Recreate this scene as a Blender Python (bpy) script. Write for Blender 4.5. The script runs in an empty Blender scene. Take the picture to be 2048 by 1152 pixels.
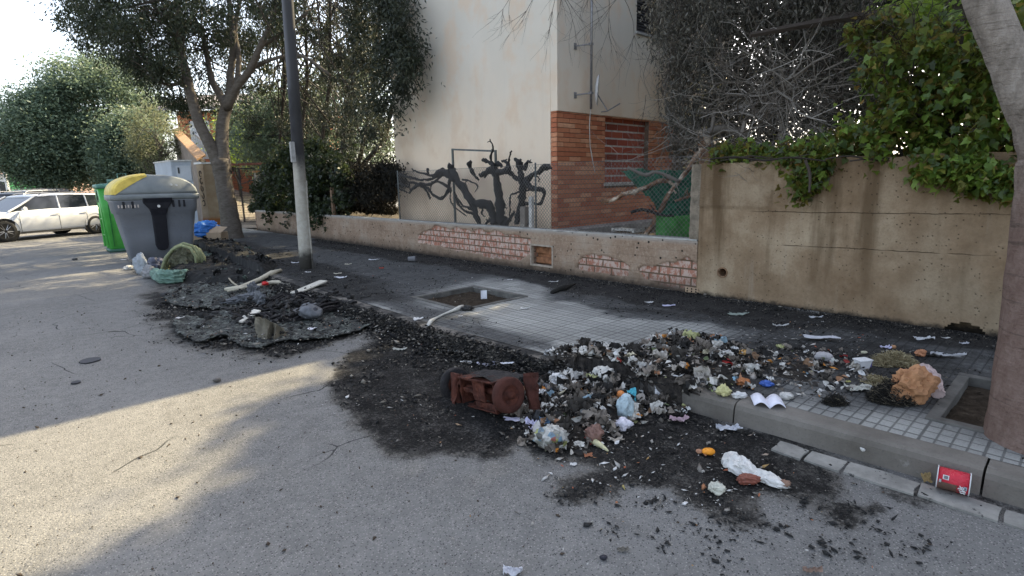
import bpy, math, random
import numpy as np
from mathutils import Vector, Matrix, noise as mn

# ------------------------------------------------------------ camera, sky, sun
C = bpy.context.scene
COL = C.collection
FPX, EYE = 1090.0, 1.5
PITCH = math.atan((576-365)/FPX); ROLL = math.radians(1.2); YAW = math.radians(42.5)
def basis():
    f = Vector((math.sin(YAW)*math.cos(PITCH), math.cos(YAW)*math.cos(PITCH), -math.sin(PITCH)))
    r = Vector((math.cos(YAW), -math.sin(YAW), 0)); u = r.cross(f)
    return (r*math.cos(ROLL)-u*math.sin(ROLL), u*math.cos(ROLL)+r*math.sin(ROLL), f)
CR, CU, CF = basis()
cam = bpy.data.cameras.new('camera'); camo = bpy.data.objects.new('camera', cam); COL.objects.link(camo)
camo.matrix_world = Matrix(((CR.x, CU.x, -CF.x, 0), (CR.y, CU.y, -CF.y, 0), (CR.z, CU.z, -CF.z, EYE), (0, 0, 0, 1)))
cam.sensor_width = 36; cam.lens = FPX/2048*36; cam.clip_end = 2000; cam.clip_start = .05
C.camera = camo
SUN_AB = (1.15, .255)                      # ground shift of a shadow per metre of height, away from the sun
sd = Vector((SUN_AB[0], SUN_AB[1], 1)).normalized()
W = bpy.data.worlds.new('World'); C.world = W; W.use_nodes = True
nt = W.node_tree; nt.nodes.clear()
sky = nt.nodes.new('ShaderNodeTexSky'); sky.sky_type = 'NISHITA'; sky.sun_disc = False
sky.sun_elevation = math.asin(sd.z); sky.sun_rotation = math.atan2(sd.x, sd.y)
sky.air_density = 1.0; sky.dust_density = 3.0; sky.ozone_density = 1.0; sky.altitude = 50
bg = nt.nodes.new('ShaderNodeBackground'); bg.inputs['Strength'].default_value = .13
wo = nt.nodes.new('ShaderNodeOutputWorld')
hs_ = nt.nodes.new('ShaderNodeHueSaturation'); hs_.inputs['Saturation'].default_value = .62
nt.links.new(sky.outputs[0], hs_.inputs['Color']); nt.links.new(hs_.outputs[0], bg.inputs[0]); nt.links.new(bg.outputs[0], wo.inputs[0])
sl = bpy.data.lights.new('sun', 'SUN'); sl.energy = 3.5; sl.angle = math.radians(.55); sl.color = (1, .83, .52)
so = bpy.data.objects.new('sun', sl); COL.objects.link(so); so.rotation_euler = sd.to_track_quat('Z', 'Y').to_euler()
so.location = (10, 5, 20)
C.view_settings.view_transform = 'Standard'; C.view_settings.look = 'None'
C.view_settings.exposure = 2.0; C.view_settings.gamma = 1; C.view_settings.use_curve_mapping = False
C.cycles.max_bounces = 6; C.cycles.transparent_max_bounces = 8; C.cycles.use_denoising = True
C.cycles.sample_clamp_indirect = 6

# ------------------------------------------------------------ helpers
def ray(x, y): return (CF*FPX + CR*(x-1024) + CU*(576-y)).normalized()
def G(x, y, z=0.0):                        # photo pixel -> point on the level z
    d = ray(x, y); return Vector((0, 0, EYE)) + d*((z-EYE)/d.z)
def PX(x, y, X):
    d = ray(x, y); return Vector((0, 0, EYE)) + d*(X/d.x)
def PY(x, y, Y):
    d = ray(x, y); return Vector((0, 0, EYE)) + d*(Y/d.y)
def PD(x, y, D):                           # at a depth along the view
    d = ray(x, y); return Vector((0, 0, EYE)) + d*(D/d.dot(CF))
R = random.Random(7)
NR = np.random.RandomState(5)

def tag(o, label=None, cat=None, group=None, kind=None):
    if label: o['label'] = label
    if cat: o['category'] = cat
    if group: o['group'] = group
    if kind: o['kind'] = kind
    return o
def thing(name, label, cat, loc=(0, 0, 0), group=None, rz=0):
    o = bpy.data.objects.new(name, None); COL.objects.link(o); o.location = loc; o.rotation_euler = (0, 0, rz)
    o.empty_display_size = .1
    return tag(o, label, cat, group)

class MB:
    def __init__(s): s.v = []; s.f = []; s.m = []; s.mi = 0
    def add(s, V, F, M=None):
        b = len(s.v)
        for p in V:
            p = Vector(p)
            s.v.append(tuple(M @ p) if M is not None else tuple(p))
        for f in F: s.f.append(tuple(b+i for i in f)); s.m.append(s.mi)
        return s
    def box(s, a, b, M=None, tw=0):
        (x0, y0, z0), (x1, y1, z1) = a, b
        V = [(x0,y0,z0),(x1,y0,z0),(x1,y1,z0),(x0,y1,z0),(x0,y0,z1),(x1,y0,z1),(x1,y1,z1),(x0,y1,z1)]
        return s.add(V, [(0,3,2,1),(4,5,6,7),(0,1,5,4),(1,2,6,5),(2,3,7,6),(3,0,4,7)], M)
    def tube(s, P, Rr, n=6, cap=True, rough=0, seed=0):
        P = [Vector(p) for p in P]
        if not isinstance(Rr, (list, tuple)): Rr = [Rr]*len(P)
        up = None; rings = []; b = len(s.v)
        for i, p in enumerate(P):
            t = (P[min(i+1, len(P)-1)] - P[max(i-1, 0)])
            t = t.normalized() if t.length > 1e-9 else Vector((0, 0, 1))
            if up is None: up = t.orthogonal().normalized()
            up = (up - t*up.dot(t)); up = up.normalized() if up.length > 1e-6 else t.orthogonal().normalized()
            sd_ = t.cross(up)
            for k in range(n):
                a = 2*math.pi*k/n; rr = Rr[i]
                if rough: rr *= 1 + rough*(mn.noise(Vector((k*1.7+seed, i*.9, seed*3.1)))*1.4)
                s.v.append(tuple(p + (up*math.cos(a) + sd_*math.sin(a))*rr))
        for i in range(len(P)-1):
            for k in range(n):
                k2 = (k+1) % n
                s.f.append((b+i*n+k, b+i*n+k2, b+(i+1)*n+k2, b+(i+1)*n+k)); s.m.append(s.mi)
        if cap:
            s.f.append(tuple(b+k for k in reversed(range(n)))); s.m.append(s.mi)
            e = b+(len(P)-1)*n; s.f.append(tuple(e+k for k in range(n))); s.m.append(s.mi)
        return s
    def prism(s, pts, z0, z1, M=None):     # polygon in xy
        n = len(pts)
        V = [(x, y, z0) for x, y in pts] + [(x, y, z1) for x, y in pts]
        F = [tuple(reversed(range(n))), tuple(range(n, 2*n))] + [(i, (i+1) % n, n+(i+1) % n, n+i) for i in range(n)]
        return s.add(V, F, M)
    def loft(s, rings, cap=True, closed=True):
        n = len(rings[0]); V = [p for r in rings for p in r]; F = []
        for i in range(len(rings)-1):
            for k in range(n if closed else n-1):
                k2 = (k+1) % n
                F.append((i*n+k, i*n+k2, (i+1)*n+k2, (i+1)*n+k))
        if cap: F.append(tuple(reversed(range(n)))); F.append(tuple((len(rings)-1)*n+k for k in range(n)))
        return s.add(V, F)
    def build(s, name, mats, parent=None, smooth=False, bevel=0, angle=None):
        me = bpy.data.meshes.new(name)
        V = s.v
        if parent is not None:
            inv = world(parent).inverted(); V = [tuple(inv @ Vector(p)) for p in V]
        me.from_pydata(V, [], s.f); me.update()
        if not isinstance(mats, (list, tuple)): mats = [mats]
        for m in mats: me.materials.append(m)
        if len(mats) > 1: me.polygons.foreach_set('material_index', s.m)
        if smooth: me.polygons.foreach_set('use_smooth', [True]*len(me.polygons))
        o = bpy.data.objects.new(name, me); COL.objects.link(o)
        if parent is not None: o.parent = parent
        if bevel:
            b = o.modifiers.new('b', 'BEVEL'); b.width = bevel; b.segments = 2; b.limit_method = 'ANGLE'; b.angle_limit = .6
        return o
def world(o):
    M = Matrix.LocRotScale(o.location, o.rotation_euler, o.scale)
    return world(o.parent) @ M if o.parent else M
def np_mesh(name, V, F, mat, parent=None, smooth=False, attrs=None, mi=None):
    V = np.asarray(V, dtype=np.float64); F = np.asarray(F, dtype=np.int32); k = F.shape[1]
    if parent is not None:
        inv = np.array(world(parent).inverted()); V = V @ inv[:3, :3].T + inv[:3, 3]
    me = bpy.data.meshes.new(name)
    me.vertices.add(len(V)); me.vertices.foreach_set('co', V.astype(np.float32).ravel())
    me.loops.add(F.size); me.loops.foreach_set('vertex_index', F.ravel())
    me.polygons.add(len(F)); me.polygons.foreach_set('loop_start', np.arange(0, F.size, k, dtype=np.int32))
    me.update(calc_edges=True)
    mats = mat if isinstance(mat, (list, tuple)) else [mat]
    for m in mats: me.materials.append(m)
    if mi is not None: me.polygons.foreach_set('material_index', np.asarray(mi, dtype=np.int32))
    if smooth: me.polygons.foreach_set('use_smooth', np.ones(len(F), dtype=bool))
    for n, a in (attrs or {}).items():
        at = me.attributes.new(n, 'FLOAT', 'POINT'); at.data.foreach_set('value', np.asarray(a, dtype=np.float32))
    me.validate()
    o = bpy.data.objects.new(name, me); COL.objects.link(o)
    if parent is not None: o.parent = parent
    return o
def copy_tree(o, parent=None):
    c = o.copy(); COL.objects.link(c); c.parent = parent
    for ch in [x for x in COL.objects if x.parent == o]: copy_tree(ch, c)
    return c

# smooth numpy value noise (2-D)
def vnoise(x, y, s, seed=0):
    x = np.asarray(x)/s + seed*17.31; y = np.asarray(y)/s + seed*9.73
    xi = np.floor(x).astype(int); yi = np.floor(y).astype(int); fx = x-xi; fy = y-yi
    fx = fx*fx*(3-2*fx); fy = fy*fy*(3-2*fy)
    def h(a, b):
        n = (a*374761393 + b*668265263 + seed*1442695) & 0xffffffff
        n = ((n ^ (n >> 13))*1274126177) & 0xffffffff
        return ((n ^ (n >> 16)) & 0xffff)/65535.0
    return (h(xi, yi)*(1-fx)+h(xi+1, yi)*fx)*(1-fy) + (h(xi, yi+1)*(1-fx)+h(xi+1, yi+1)*fx)*fy
def fbm(x, y, s, o=4, seed=0):
    t = 0; a = 1; w = 0
    for i in range(o): t = t + a*vnoise(x, y, s/2**i, seed+i); w += a; a *= .55
    return t/w
def poly_dist(x, y, P):                    # signed distance, positive inside
    x = np.asarray(x, float); y = np.asarray(y, float); P = np.asarray(P, float)
    d = np.full(x.shape, 1e9); ins = np.zeros(x.shape, bool); n = len(P)
    for i in range(n):
        ax, ay = P[i]; bx, by = P[(i+1) % n]; ex, ey = bx-ax, by-ay
        t = np.clip(((x-ax)*ex+(y-ay)*ey)/max(ex*ex+ey*ey, 1e-12), 0, 1)
        d = np.minimum(d, np.hypot(x-ax-t*ex, y-ay-t*ey))
        c = ((ay > y) != (by > y)) & (x < (bx-ax)*(y-ay)/((by-ay) if by != ay else 1e-12)+ax)
        ins ^= c
    return np.where(ins, d, -d)
def sstep(a, b, x): t = np.clip((x-a)/(b-a), 0, 1); return t*t*(3-2*t)

# ------------------------------------------------------------ materials
class Mat:
    def __init__(s, name, rough=.85, spec=.3, metal=0, color=(.5, .5, .5)):
        s.m = bpy.data.materials.new(name); s.m.use_nodes = True; s.t = s.m.node_tree
        s.b = s.t.nodes['Principled BSDF']; s.o = s.t.nodes['Material Output']
        s.b.inputs['Roughness'].default_value = rough; s.b.inputs['Specular IOR Level'].default_value = spec
        s.b.inputs['Metallic'].default_value = metal; s.b.inputs['Base Color'].default_value = (*color, 1)
        s.tc = None
    def n(s, t, **kw):
        x = s.t.nodes.new(t)
        for k, v in kw.items(): setattr(x, k, v)
        return x
    def put(s, inp, v):
        if hasattr(v, 'is_linked') or isinstance(v, bpy.types.NodeSocket): s.t.links.new(v, inp)
        elif isinstance(v, (tuple, list)) and len(v) == 3 and len(inp.default_value) == 4: inp.default_value = (*v, 1)
        else: inp.default_value = v
    def co(s, scale=(1, 1, 1), loc=(0, 0, 0), rot=(0, 0, 0), kind='Object'):
        if s.tc is None: s.tc = s.n('ShaderNodeTexCoord')
        mp = s.n('ShaderNodeMapping'); mp.inputs['Scale'].default_value = scale; mp.inputs['Location'].default_value = loc
        mp.inputs['Rotation'].default_value = rot
        s.t.links.new(s.tc.outputs[kind], mp.inputs['Vector']); return mp.outputs[0]
    def noise(s, scale, detail=4, rough=.55, vec=None, dist=0):
        x = s.n('ShaderNodeTexNoise'); s.put(x.inputs['Vector'], vec or s.co()); x.inputs['Scale'].default_value = scale
        x.inputs['Detail'].default_value = detail; x.inputs['Roughness'].default_value = rough; x.inputs['Distortion'].default_value = dist
        return x.outputs['Fac']
    def vor(s, scale, feature='F1', vec=None, out='Distance', rand=1):
        x = s.n('ShaderNodeTexVoronoi', feature=feature); s.put(x.inputs['Vector'], vec or s.co()); x.inputs['Scale'].default_value = scale
        x.inputs['Randomness'].default_value = rand
        return x.outputs[out]
    def attr(s, name): return s.n('ShaderNodeAttribute', attribute_name=name).outputs['Fac']
    def rnd(s): return s.n('ShaderNodeNewGeometry').outputs['Random Per Island']
    def ramp(s, f, stops, interp='LINEAR'):
        x = s.n('ShaderNodeValToRGB'); x.color_ramp.interpolation = interp; s.put(x.inputs[0], f)
        e = x.color_ramp.elements
        while len(e) < len(stops): e.new(.5)
        for i, (p, c) in enumerate(stops):
            e[i].position = p; c = (c, c, c) if not isinstance(c, (tuple, list)) else c; e[i].color = (*c[:3], 1)
        return x.outputs[0]
    def mix(s, f, a, b, blend='MIX'):
        x = s.n('ShaderNodeMix', data_type='RGBA', blend_type=blend)
        s.put(x.inputs[0], f); s.put(x.inputs[6], a); s.put(x.inputs[7], b); return x.outputs[2]
    def math(s, op, a, b=0.0, clamp=False):
        x = s.n('ShaderNodeMath', operation=op, use_clamp=clamp); s.put(x.inputs[0], a); s.put(x.inputs[1], b); return x.outputs[0]
    def sm(s, x, lo, hi):
        n_ = s.n('ShaderNodeMapRange', interpolation_type='SMOOTHSTEP'); s.put(n_.inputs[0], x)
        n_.inputs[1].default_value = lo; n_.inputs[2].default_value = hi; return n_.outputs[0]
    def sep(s, vec=None):
        x = s.n('ShaderNodeSeparateXYZ'); s.put(x.inputs[0], vec or s.co()); return x.outputs
    def comb(s, x=0.0, y=0.0, z=0.0):
        c = s.n('ShaderNodeCombineXYZ'); s.put(c.inputs[0], x); s.put(c.inputs[1], y); s.put(c.inputs[2], z); return c.outputs[0]
    def col(s, v): s.put(s.b.inputs['Base Color'], v); return s
    def rough(s, v): s.put(s.b.inputs['Roughness'], v); return s
    def bump(s, h, strength=.5, dist=.01):
        x = s.n('ShaderNodeBump'); s.put(x.inputs['Height'], h); x.inputs['Strength'].default_value = strength; x.inputs['Distance'].default_value = dist
        s.t.links.new(x.outputs[0], s.b.inputs['Normal']); return s
    def translucent(s, colr, f=.35):
        tr = s.n('ShaderNodeBsdfTranslucent'); s.put(tr.inputs[0], colr); mx = s.n('ShaderNodeMixShader'); s.put(mx.inputs[0], f)
        s.t.links.new(s.b.outputs[0], mx.inputs[1]); s.t.links.new(tr.outputs[0], mx.inputs[2]); s.t.links.new(mx.outputs[0], s.o.inputs[0]); return s

def simple(name, c, rough=.8, var=.25, scale=8, metal=0, spec=.3, bump=.3, bscale=None, bd=.004):
    m = Mat(name, rough, spec, metal); n1 = m.noise(scale, 5, .6)
    lo = tuple(max(0, x*(1-var)) for x in c); hi = tuple(min(1, x*(1+var)) for x in c)
    m.col(m.ramp(n1, [(.3, lo), (.7, hi)]))
    if bump: m.bump(m.noise(bscale or scale*5, 5, .6), bump, bd)
    return m.m
def leafmat(name, stops, tr=.3, rough=.5, spec=.4):
    m = Mat(name, rough, spec); c = m.ramp(m.rnd(), stops); n1 = m.noise(1.2, 2)
    c = m.mix(m.sm(n1, .35, .65), m.mix(.35, c, (0, 0, 0)), c)
    m.col(c); m.translucent(m.mix(.5, c, tuple(min(1, x*2.2) for x in stops[-1][1])), tr); return m.m
# ------------------------------------------------------------ stains of the fire on the ground
KERB_T = [(-60, 3.37), (-3, 3.37), (.1, 3.37), (1.15, 3.32), (2, 3.27), (2.4, 3.2), (2.9, 3.06), (4.4, 2.97), (7, 3.0), (9, 3.06), (12.3, 3.3), (17, 3.6), (30, 4.2), (300, 4.2)]
KY = np.array([a for a, b in KERB_T]); KXs = np.array([b for a, b in KERB_T])
def KX(y): return np.interp(y, KY, KXs)
WALLX = 6.02
def gp(pts, z=0.0): return [(G(x, y, z).x, G(x, y, z).y) for x, y in pts]
STAINS = [  # (outline in the road plane, strength, soft edge)
 (gp([(770,672),(680,728),(655,760),(668,800),(700,838),(735,895),(800,905),(880,908),(960,915),(1010,905),(1040,880),(1075,905),(1130,915),(1200,915),(1240,945),(1120,955),(1105,985),(1150,1012),(1220,1018),(1260,985),(1330,995),(1400,1040),(1470,1052),(1520,1045),(1490,1005),(1530,990),(1560,985),(1640,985),(1650,950),(1590,905),(1540,868),(1480,850),(1380,810),(1300,760),(1180,745),(1060,712),(900,672),(830,650)]), .62, .12),
 (gp([(760,700),(700,760),(740,800),(740,850),(780,893),(900,900),(1000,880),(1010,830),(900,760),(850,700)]), .22, .2),
 (gp([(800,655),(760,690),(900,740),(1050,790),(1080,870),(1250,850),(1300,900),(1400,870),(1500,860),(1370,800),(1180,742),(1050,700),(900,660)]), .35, .25),
 (gp([(690,735),(640,770),(640,810),(690,850),(760,880),(700,800)]), .18, .15),
 (gp([(1680,985),(1655,1000),(1690,1040),(1730,1050),(1760,1030),(1740,990),(1720,975)]), .5, .06),
 (gp([(300,560),(275,600),(300,640),(330,690),(400,715),(500,722),(620,705),(740,680),(820,655),(800,600),(700,560),(560,520),(420,505),(350,520)]), .30, .25),
 (gp([(340,575),(320,610),(360,660),(460,705),(560,712),(700,680),(800,650),(760,600),(650,560),(500,530),(400,540)]), .42, .12),
 (gp([(295,585),(300,610),(370,625),(420,615),(380,595)]), .4, .1),
 (gp([(280,505),(270,545),(330,570),(450,560),(560,545),(520,515),(470,490),(400,490)]), .35, .2),
 (gp([(380,500),(400,560),(560,600),(640,590),(560,530),(470,490)]), .35, .2),
 (gp([(1590,905),(1640,925),(1900,1010),(2100,1075),(2100,1000),(1870,965),(1700,920)]), .28, .08)]
PSTAINS = [
 (gp([(640,462),(620,490),(700,505),(800,520),(870,528),(950,545),(1100,572),(1250,600),(1400,625),(1600,652),(1800,675),(2000,700),(2040,680),(1400,588),(1050,540),(880,510),(760,490)], .13), .8, .12),
 (gp([(470,480),(440,500),(560,560),(620,580),(720,600),(900,660),(1010,690),(1160,712),(1100,680),(960,640),(830,600),(760,570),(700,545),(640,530),(560,500)], .13), .45, .2),
 (gp([(480,465),(440,500),(560,550),(700,600),(840,600),(880,580),(960,560),(1040,565),(900,525),(700,490),(560,465)], .13), .50, .35),
 (gp([(1080,545),(1100,600),(1400,640),(1560,665),(1560,610),(1400,590)], .13), .55, .2),
 (gp([(1160,610),(1220,640),(1320,650),(1400,640),(1300,620)], .13), .45, .12),
 (gp([(1290,690),(1250,740),(1380,790),(1500,795),(1700,830),(1850,800),(1900,720),(1750,680),(1500,680),(1350,680)], .13), .32, .25),
 (gp([(1300,690),(1280,730),(1380,785),(1560,780),(1560,710),(1400,690)], .13), .4, .15),
 (gp([(1400,620),(1500,690),(1700,760),(1900,860),(2200,960),(2200,680),(1700,640)], .13), .52, .5),
 (gp([(600,520),(590,550),(680,560),(660,530)], .13), .3, .1)]
def soot(x, y, S):
    wx = (fbm(x, y, .5, 5, 3)-.5)*.5; wy = (fbm(x, y, .5, 5, 11)-.5)*.5
    r = np.zeros(np.shape(x))
    for P, st, e in S:
        P = np.asarray(P); m = (x > P[:, 0].min()-1) & (x < P[:, 0].max()+1) & (y > P[:, 1].min()-1) & (y < P[:, 1].max()+1)
        if not m.any(): continue
        d = poly_dist(x[m]+wx[m], y[m]+wy[m], P)
        r[m] += st*sstep(-e, e, d)
    return r

# ------------------------------------------------------------ ground
def axis(lo, hi, step, far):
    a = list(np.arange(lo, hi, step)); b = [lo]; s = step
    out = []
    v = lo; s = step
    while v > -far: s *= 1.35; v -= s; out.append(v)
    out2 = []; v = a[-1]; s = step
    while v < far: s *= 1.35; v += s; out2.append(v)
    return np.array(out[::-1] + a + out2)
def grid(xs, ys):
    X, Y = np.meshgrid(xs, ys, indexing='ij'); n, m = X.shape
    i = np.arange(n*m).reshape(n, m)
    F = np.stack([i[:-1, :-1], i[1:, :-1], i[1:, 1:], i[:-1, 1:]], -1).reshape(-1, 4)
    return X.ravel(), Y.ravel(), F

m = Mat('asphalt', .92, .12)
big = m.noise(.6, 3, .6); mid = m.noise(9, 4, .7); fine = m.noise(260, 2, .6)
st = m.vor(120, 'F1', out='Distance'); stc = m.vor(120, 'F1', out='Color')
base = m.ramp(big, [(.3, (.160, .157, .150)), (.7, (.210, .206, .197))])
base = m.mix(m.sm(mid, .3, .75), m.mix(.30, base, (.05, .05, .05)), base)
ptc = m.noise(.35, 5, .65, m.co(loc=(7, 3, 0))); base = m.mix(m.math('MULTIPLY', m.sm(ptc, .50, .56), .22), base, (.085, .083, .08)); stk = m.noise(1.1, 5, .7, m.co((2.6, .35, 1))); base = m.mix(m.math('MULTIPLY', m.sm(stk, .54, .70), .35), base, (.10, .096, .09))
sx = m.sep(stc)[0]
base = m.mix(m.math('MULTIPLY', m.sm(sx, .68, .85), m.sm(st, .55, .2)), base, (.29, .28, .26))     # pale stones
base = m.mix(m.math('MULTIPLY', m.sm(sx, .30, .12), m.sm(st, .55, .2)), base, (.035, .035, .035))   # dark stones
base = m.mix(m.math('MULTIPLY', m.sm(fine, .5, .75), .35), base, (.32, .3, .27))
crk = m.vor(1.1, 'DISTANCE_TO_EDGE', m.mix(.16, m.co(), m.n('ShaderNodeTexNoise').outputs[1]))
base = m.mix(m.math('MULTIPLY', m.sm(crk, .006, .0015), m.sm(m.noise(.8, 2), .50, .58)), base, (.03, .03, .03))
so_ = m.attr('soot'); hn = m.noise(14, 6, .7); hn2 = m.noise(70, 4, .7)
hn3 = m.noise(3.2, 5, .7); mixn = m.math('ADD', m.math('ADD', m.math('MULTIPLY', hn3, .32), m.math('MULTIPLY', hn, .30)), m.math('MULTIPLY', hn2, .38))
sv = m.math('ADD', so_, m.math('MULTIPLY', m.math('SUBTRACT', mixn, .49), 3.4))
sv2 = m.math('MULTIPLY', m.sm(sv, .22, .62), m.sm(so_, .02, .16))
base = m.mix(m.math('MULTIPLY', m.sm(so_, .04, .4), .5), base, (.070, .060, .046))
base = m.mix(sv2, base, m.ramp(m.math('ADD', m.math('MULTIPLY', hn2, .6), m.math('MULTIPLY', m.noise(5, 5, .75), .4)), [(.40, (.005, .005, .005)), (.52, (.020, .019, .018)), (.60, (.075, .071, .065))]))
m.col(base); m.rough(m.ramp(sv2, [(0, .93), (1, .85)]))
m.bump(m.math('ADD', m.math('MULTIPLY', st, .6), m.math('ADD', m.math('MULTIPLY', fine, .5), m.math('MULTIPLY', m.math('MULTIPLY', hn2, sv2), 2.5))), .75, .006)
ASPH = m.m
xs = axis(-1.2, 3.42, .035, 320); ys = axis(.1, 15.5, .035, 380)
X, Y, F = grid(xs, ys)
S = soot(X, Y, STAINS)
Z = (fbm(X, Y, .9, 3, 5)-.5)*.012*sstep(20, 8, np.hypot(X, Y)) - .006
road = np_mesh('road', np.stack([X, Y, Z], 1), F, ASPH, attrs={'soot': S}, smooth=True); tag(road, kind='structure')

# patched spots on the road
m = simple('tar_spot', (.035, .035, .04), .7)
mb = MB()
for (x, y, r) in [(180, 721, .075), (152, 765, .03)]:
    g = G(x, y, 0); mb.prism([(g.x+r*(1+.2*R.random())*math.cos(a/12*6.283), g.y+r*1.1*(1+.2*R.random())*math.sin(a/12*6.283)) for a in range(12)], -.004, .006)
tag(mb.build('tar_spots', m), kind='structure')

# pavement
PITS = [(3.58, 4.48, 4.72, 5.66), (3.74, 4.66, -.55, .50)]
m = Mat('paving', .85, .15)
P = m.co(); sp = m.sep(P)
def gridline(scale, w, ph=(0, 0)):
    r = []
    for k in (0, 1):
        f = m.math('FRACT', m.math('ADD', m.math('DIVIDE', sp[k], scale[k]), ph[k]))
        d = m.math('ABSOLUTE', m.math('SUBTRACT', f, .5)); r.append(m.sm(d, .5-w/scale[k]*1.2, .5-w/scale[k]*.4))
    return m.math('MAXIMUM', r[0], r[1])
l1 = gridline((.09, .066), .0052); l2 = gridline((.18, .264), .0075)
cell = m.n('ShaderNodeTexWhiteNoise', noise_dimensions='2D')
fl = m.comb(m.math('FLOOR', m.math('DIVIDE', sp[0], .18)), m.math('FLOOR', m.math('DIVIDE', sp[1], .264)))
m.put(cell.inputs['Vector'], fl)
base = m.ramp(cell.outputs[0], [(0, (.24, .24, .225)), (1, (.36, .36, .335))])
nb = m.noise(1.4, 4, .6); base = m.mix(m.sm(nb, .35, .7), base, m.mix(.5, base, (.42, .42, .39)))
nf = m.noise(120, 3, .7); base = m.mix(m.math('MULTIPLY', m.sm(nf, .45, .8), .5), base, (.07, .07, .07))
base = m.mix(m.math('MULTIPLY', m.math('MAXIMUM', m.math('MULTIPLY', l1, .8), l2), .72), base, (.05, .048, .045))
so_ = m.attr('soot'); hn = m.noise(11, 6, .72); hn2 = m.noise(55, 4, .7)
sv = m.math('ADD', so_, m.math('MULTIPLY', m.math('SUBTRACT', m.math('ADD', m.math('MULTIPLY', hn, .5), m.math('MULTIPLY', hn2, .5)), .5), 1.9))
sv2 = m.math('MULTIPLY', m.sm(sv, .2, .85), m.sm(so_, .02, .2))
base = m.mix(m.math('MULTIPLY', m.sm(so_, .03, .5), .72), base, (.045, .047, .052))
base = m.mix(m.math('MULTIPLY', sv2, .88), base, m.ramp(m.math('ADD', m.math('MULTIPLY', hn2, .6), m.math('MULTIPLY', m.noise(6, 5, .75), .4)), [(.42, (.007, .007, .007)), (.54, (.024, .023, .022)), (.64, (.085, .08, .073))]))
m.col(base); m.rough(m.ramp(sv2, [(0, .85), (1, .8)]))
m.bump(m.math('SUBTRACT', m.math('ADD', m.math('MULTIPLY', nf, .15), m.math('MULTIPLY', m.math('MULTIPLY', hn2, sv2), .9)), m.math('MAXIMUM', l1, l2)), .8, .006)
PAV = m.m
us = np.linspace(0, 1, 84); ys = axis(-1.5, 17, .036, 45); ys = ys[(ys > -30) & (ys < 27)]
U, Yp, F = grid(us, ys); k = KX(Yp); Xp = k+.002 + U*(WALLX+.03-k)
cx = Xp[F].mean(1); cy = Yp[F].mean(1); keep = np.ones(len(F), bool)
for a, b, c, d in PITS: keep &= ~((cx > a) & (cx < b) & (cy > c) & (cy < d))
S = soot(Xp, Yp, PSTAINS)
Zp = .13 + (fbm(Xp, Yp, .8, 3, 9)-.5)*.012
pav = np_mesh('pavement', np.stack([Xp, Yp, Zp], 1), F[keep], PAV, attrs={'soot': S}, smooth=True); tag(pav, kind='structure')

# kerb, in metre-long stones
m = Mat('kerb_stone', .85, .3); nb = m.noise(2.2, 5, .65); nf = m.noise(90, 3, .7)
c = m.ramp(nb, [(.3, (.115, .102, .086)), (.7, (.21, .192, .168))])
c = m.mix(m.math('MULTIPLY', m.sm(nf, .5, .8), .4), c, (.05, .05, .05))
yy = m.sep()[1]
burn = m.math('MULTIPLY', m.sm(yy, 1.3, 2.3), m.sm(yy, 16, 9)); bn = m.noise(4, 5, .7)
c = m.mix(m.math('MULTIPLY', burn, m.sm(bn, .62, .38)), c, (.018, .018, .018))
c = m.mix(m.math('MULTIPLY', m.sm(m.noise(7, 5, .7), .6, .75), .5), c, (.34, .33, .31))
m.col(c).bump(m.math('ADD', m.math('MULTIPLY', nf, .5), nb), .6, .008); KERBM = m.m
mb = MB(); y = -3.3
CH = [.26, 1.1, 2.6]
while y < 26:
    y2 = y + 1.18; n = 4; rings = []
    for i in range(n+1):
        t = y+.005 + (y2-y-.01)*i/n; x = float(KX(t)); j = .004*math.sin(y*7)
        prof = [(0, -.1), (0, .128), (-.03, .131), (-.118, .126), (-.142, .112), (-.152, .085), (-.160, -.1)]
        rings.append([(x+px_, t, pz+j*(pz > 0)) for px_, pz in prof])
    mb.loft(rings); y = y2
kerb = mb.build('kerb', KERBM, smooth=False); tag(kerb, kind='structure')

# gutter slabs
m = Mat('gutter_slab', .85, .3); nb = m.noise(5, 6, .7); c = m.ramp(nb, [(.35, (.17, .165, .15)), (.7, (.33, .32, .29))])
c = m.mix(m.sm(m.noise(16, 5, .75), .60, .68), c, (.04, .04, .04)); m.col(c).bump(m.noise(60, 4), .5, .006)
mb = MB(); y = -2.6; rr = random.Random(4)
while y < 1.25:
    y2 = y + rr.uniform(.17, .33)
    if y2 > 1.05: y2 = 1.12
    x0 = float(KX(y))-.37; x1 = float(KX(y))-.235; w = .006
    pts = []
    for (a, b) in [(x0, y+w), ((x0+x1)/2, y+w+.003), (x1, y+w), (x1+.006, (y+y2)/2), (x1, y2-w), ((x0+x1)/2, y2-w), (x0, y2-w), (x0-.005, (y+y2)/2)]:
        pts.append((a+rr.uniform(-.006, .006), b+rr.uniform(-.006, .006)))
    mb.prism(pts, -.03, .005+rr.uniform(-.002, .002)); y = y2
    if y > 1.1: break
tag(mb.build('gutter', m.m), kind='structure')

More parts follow.
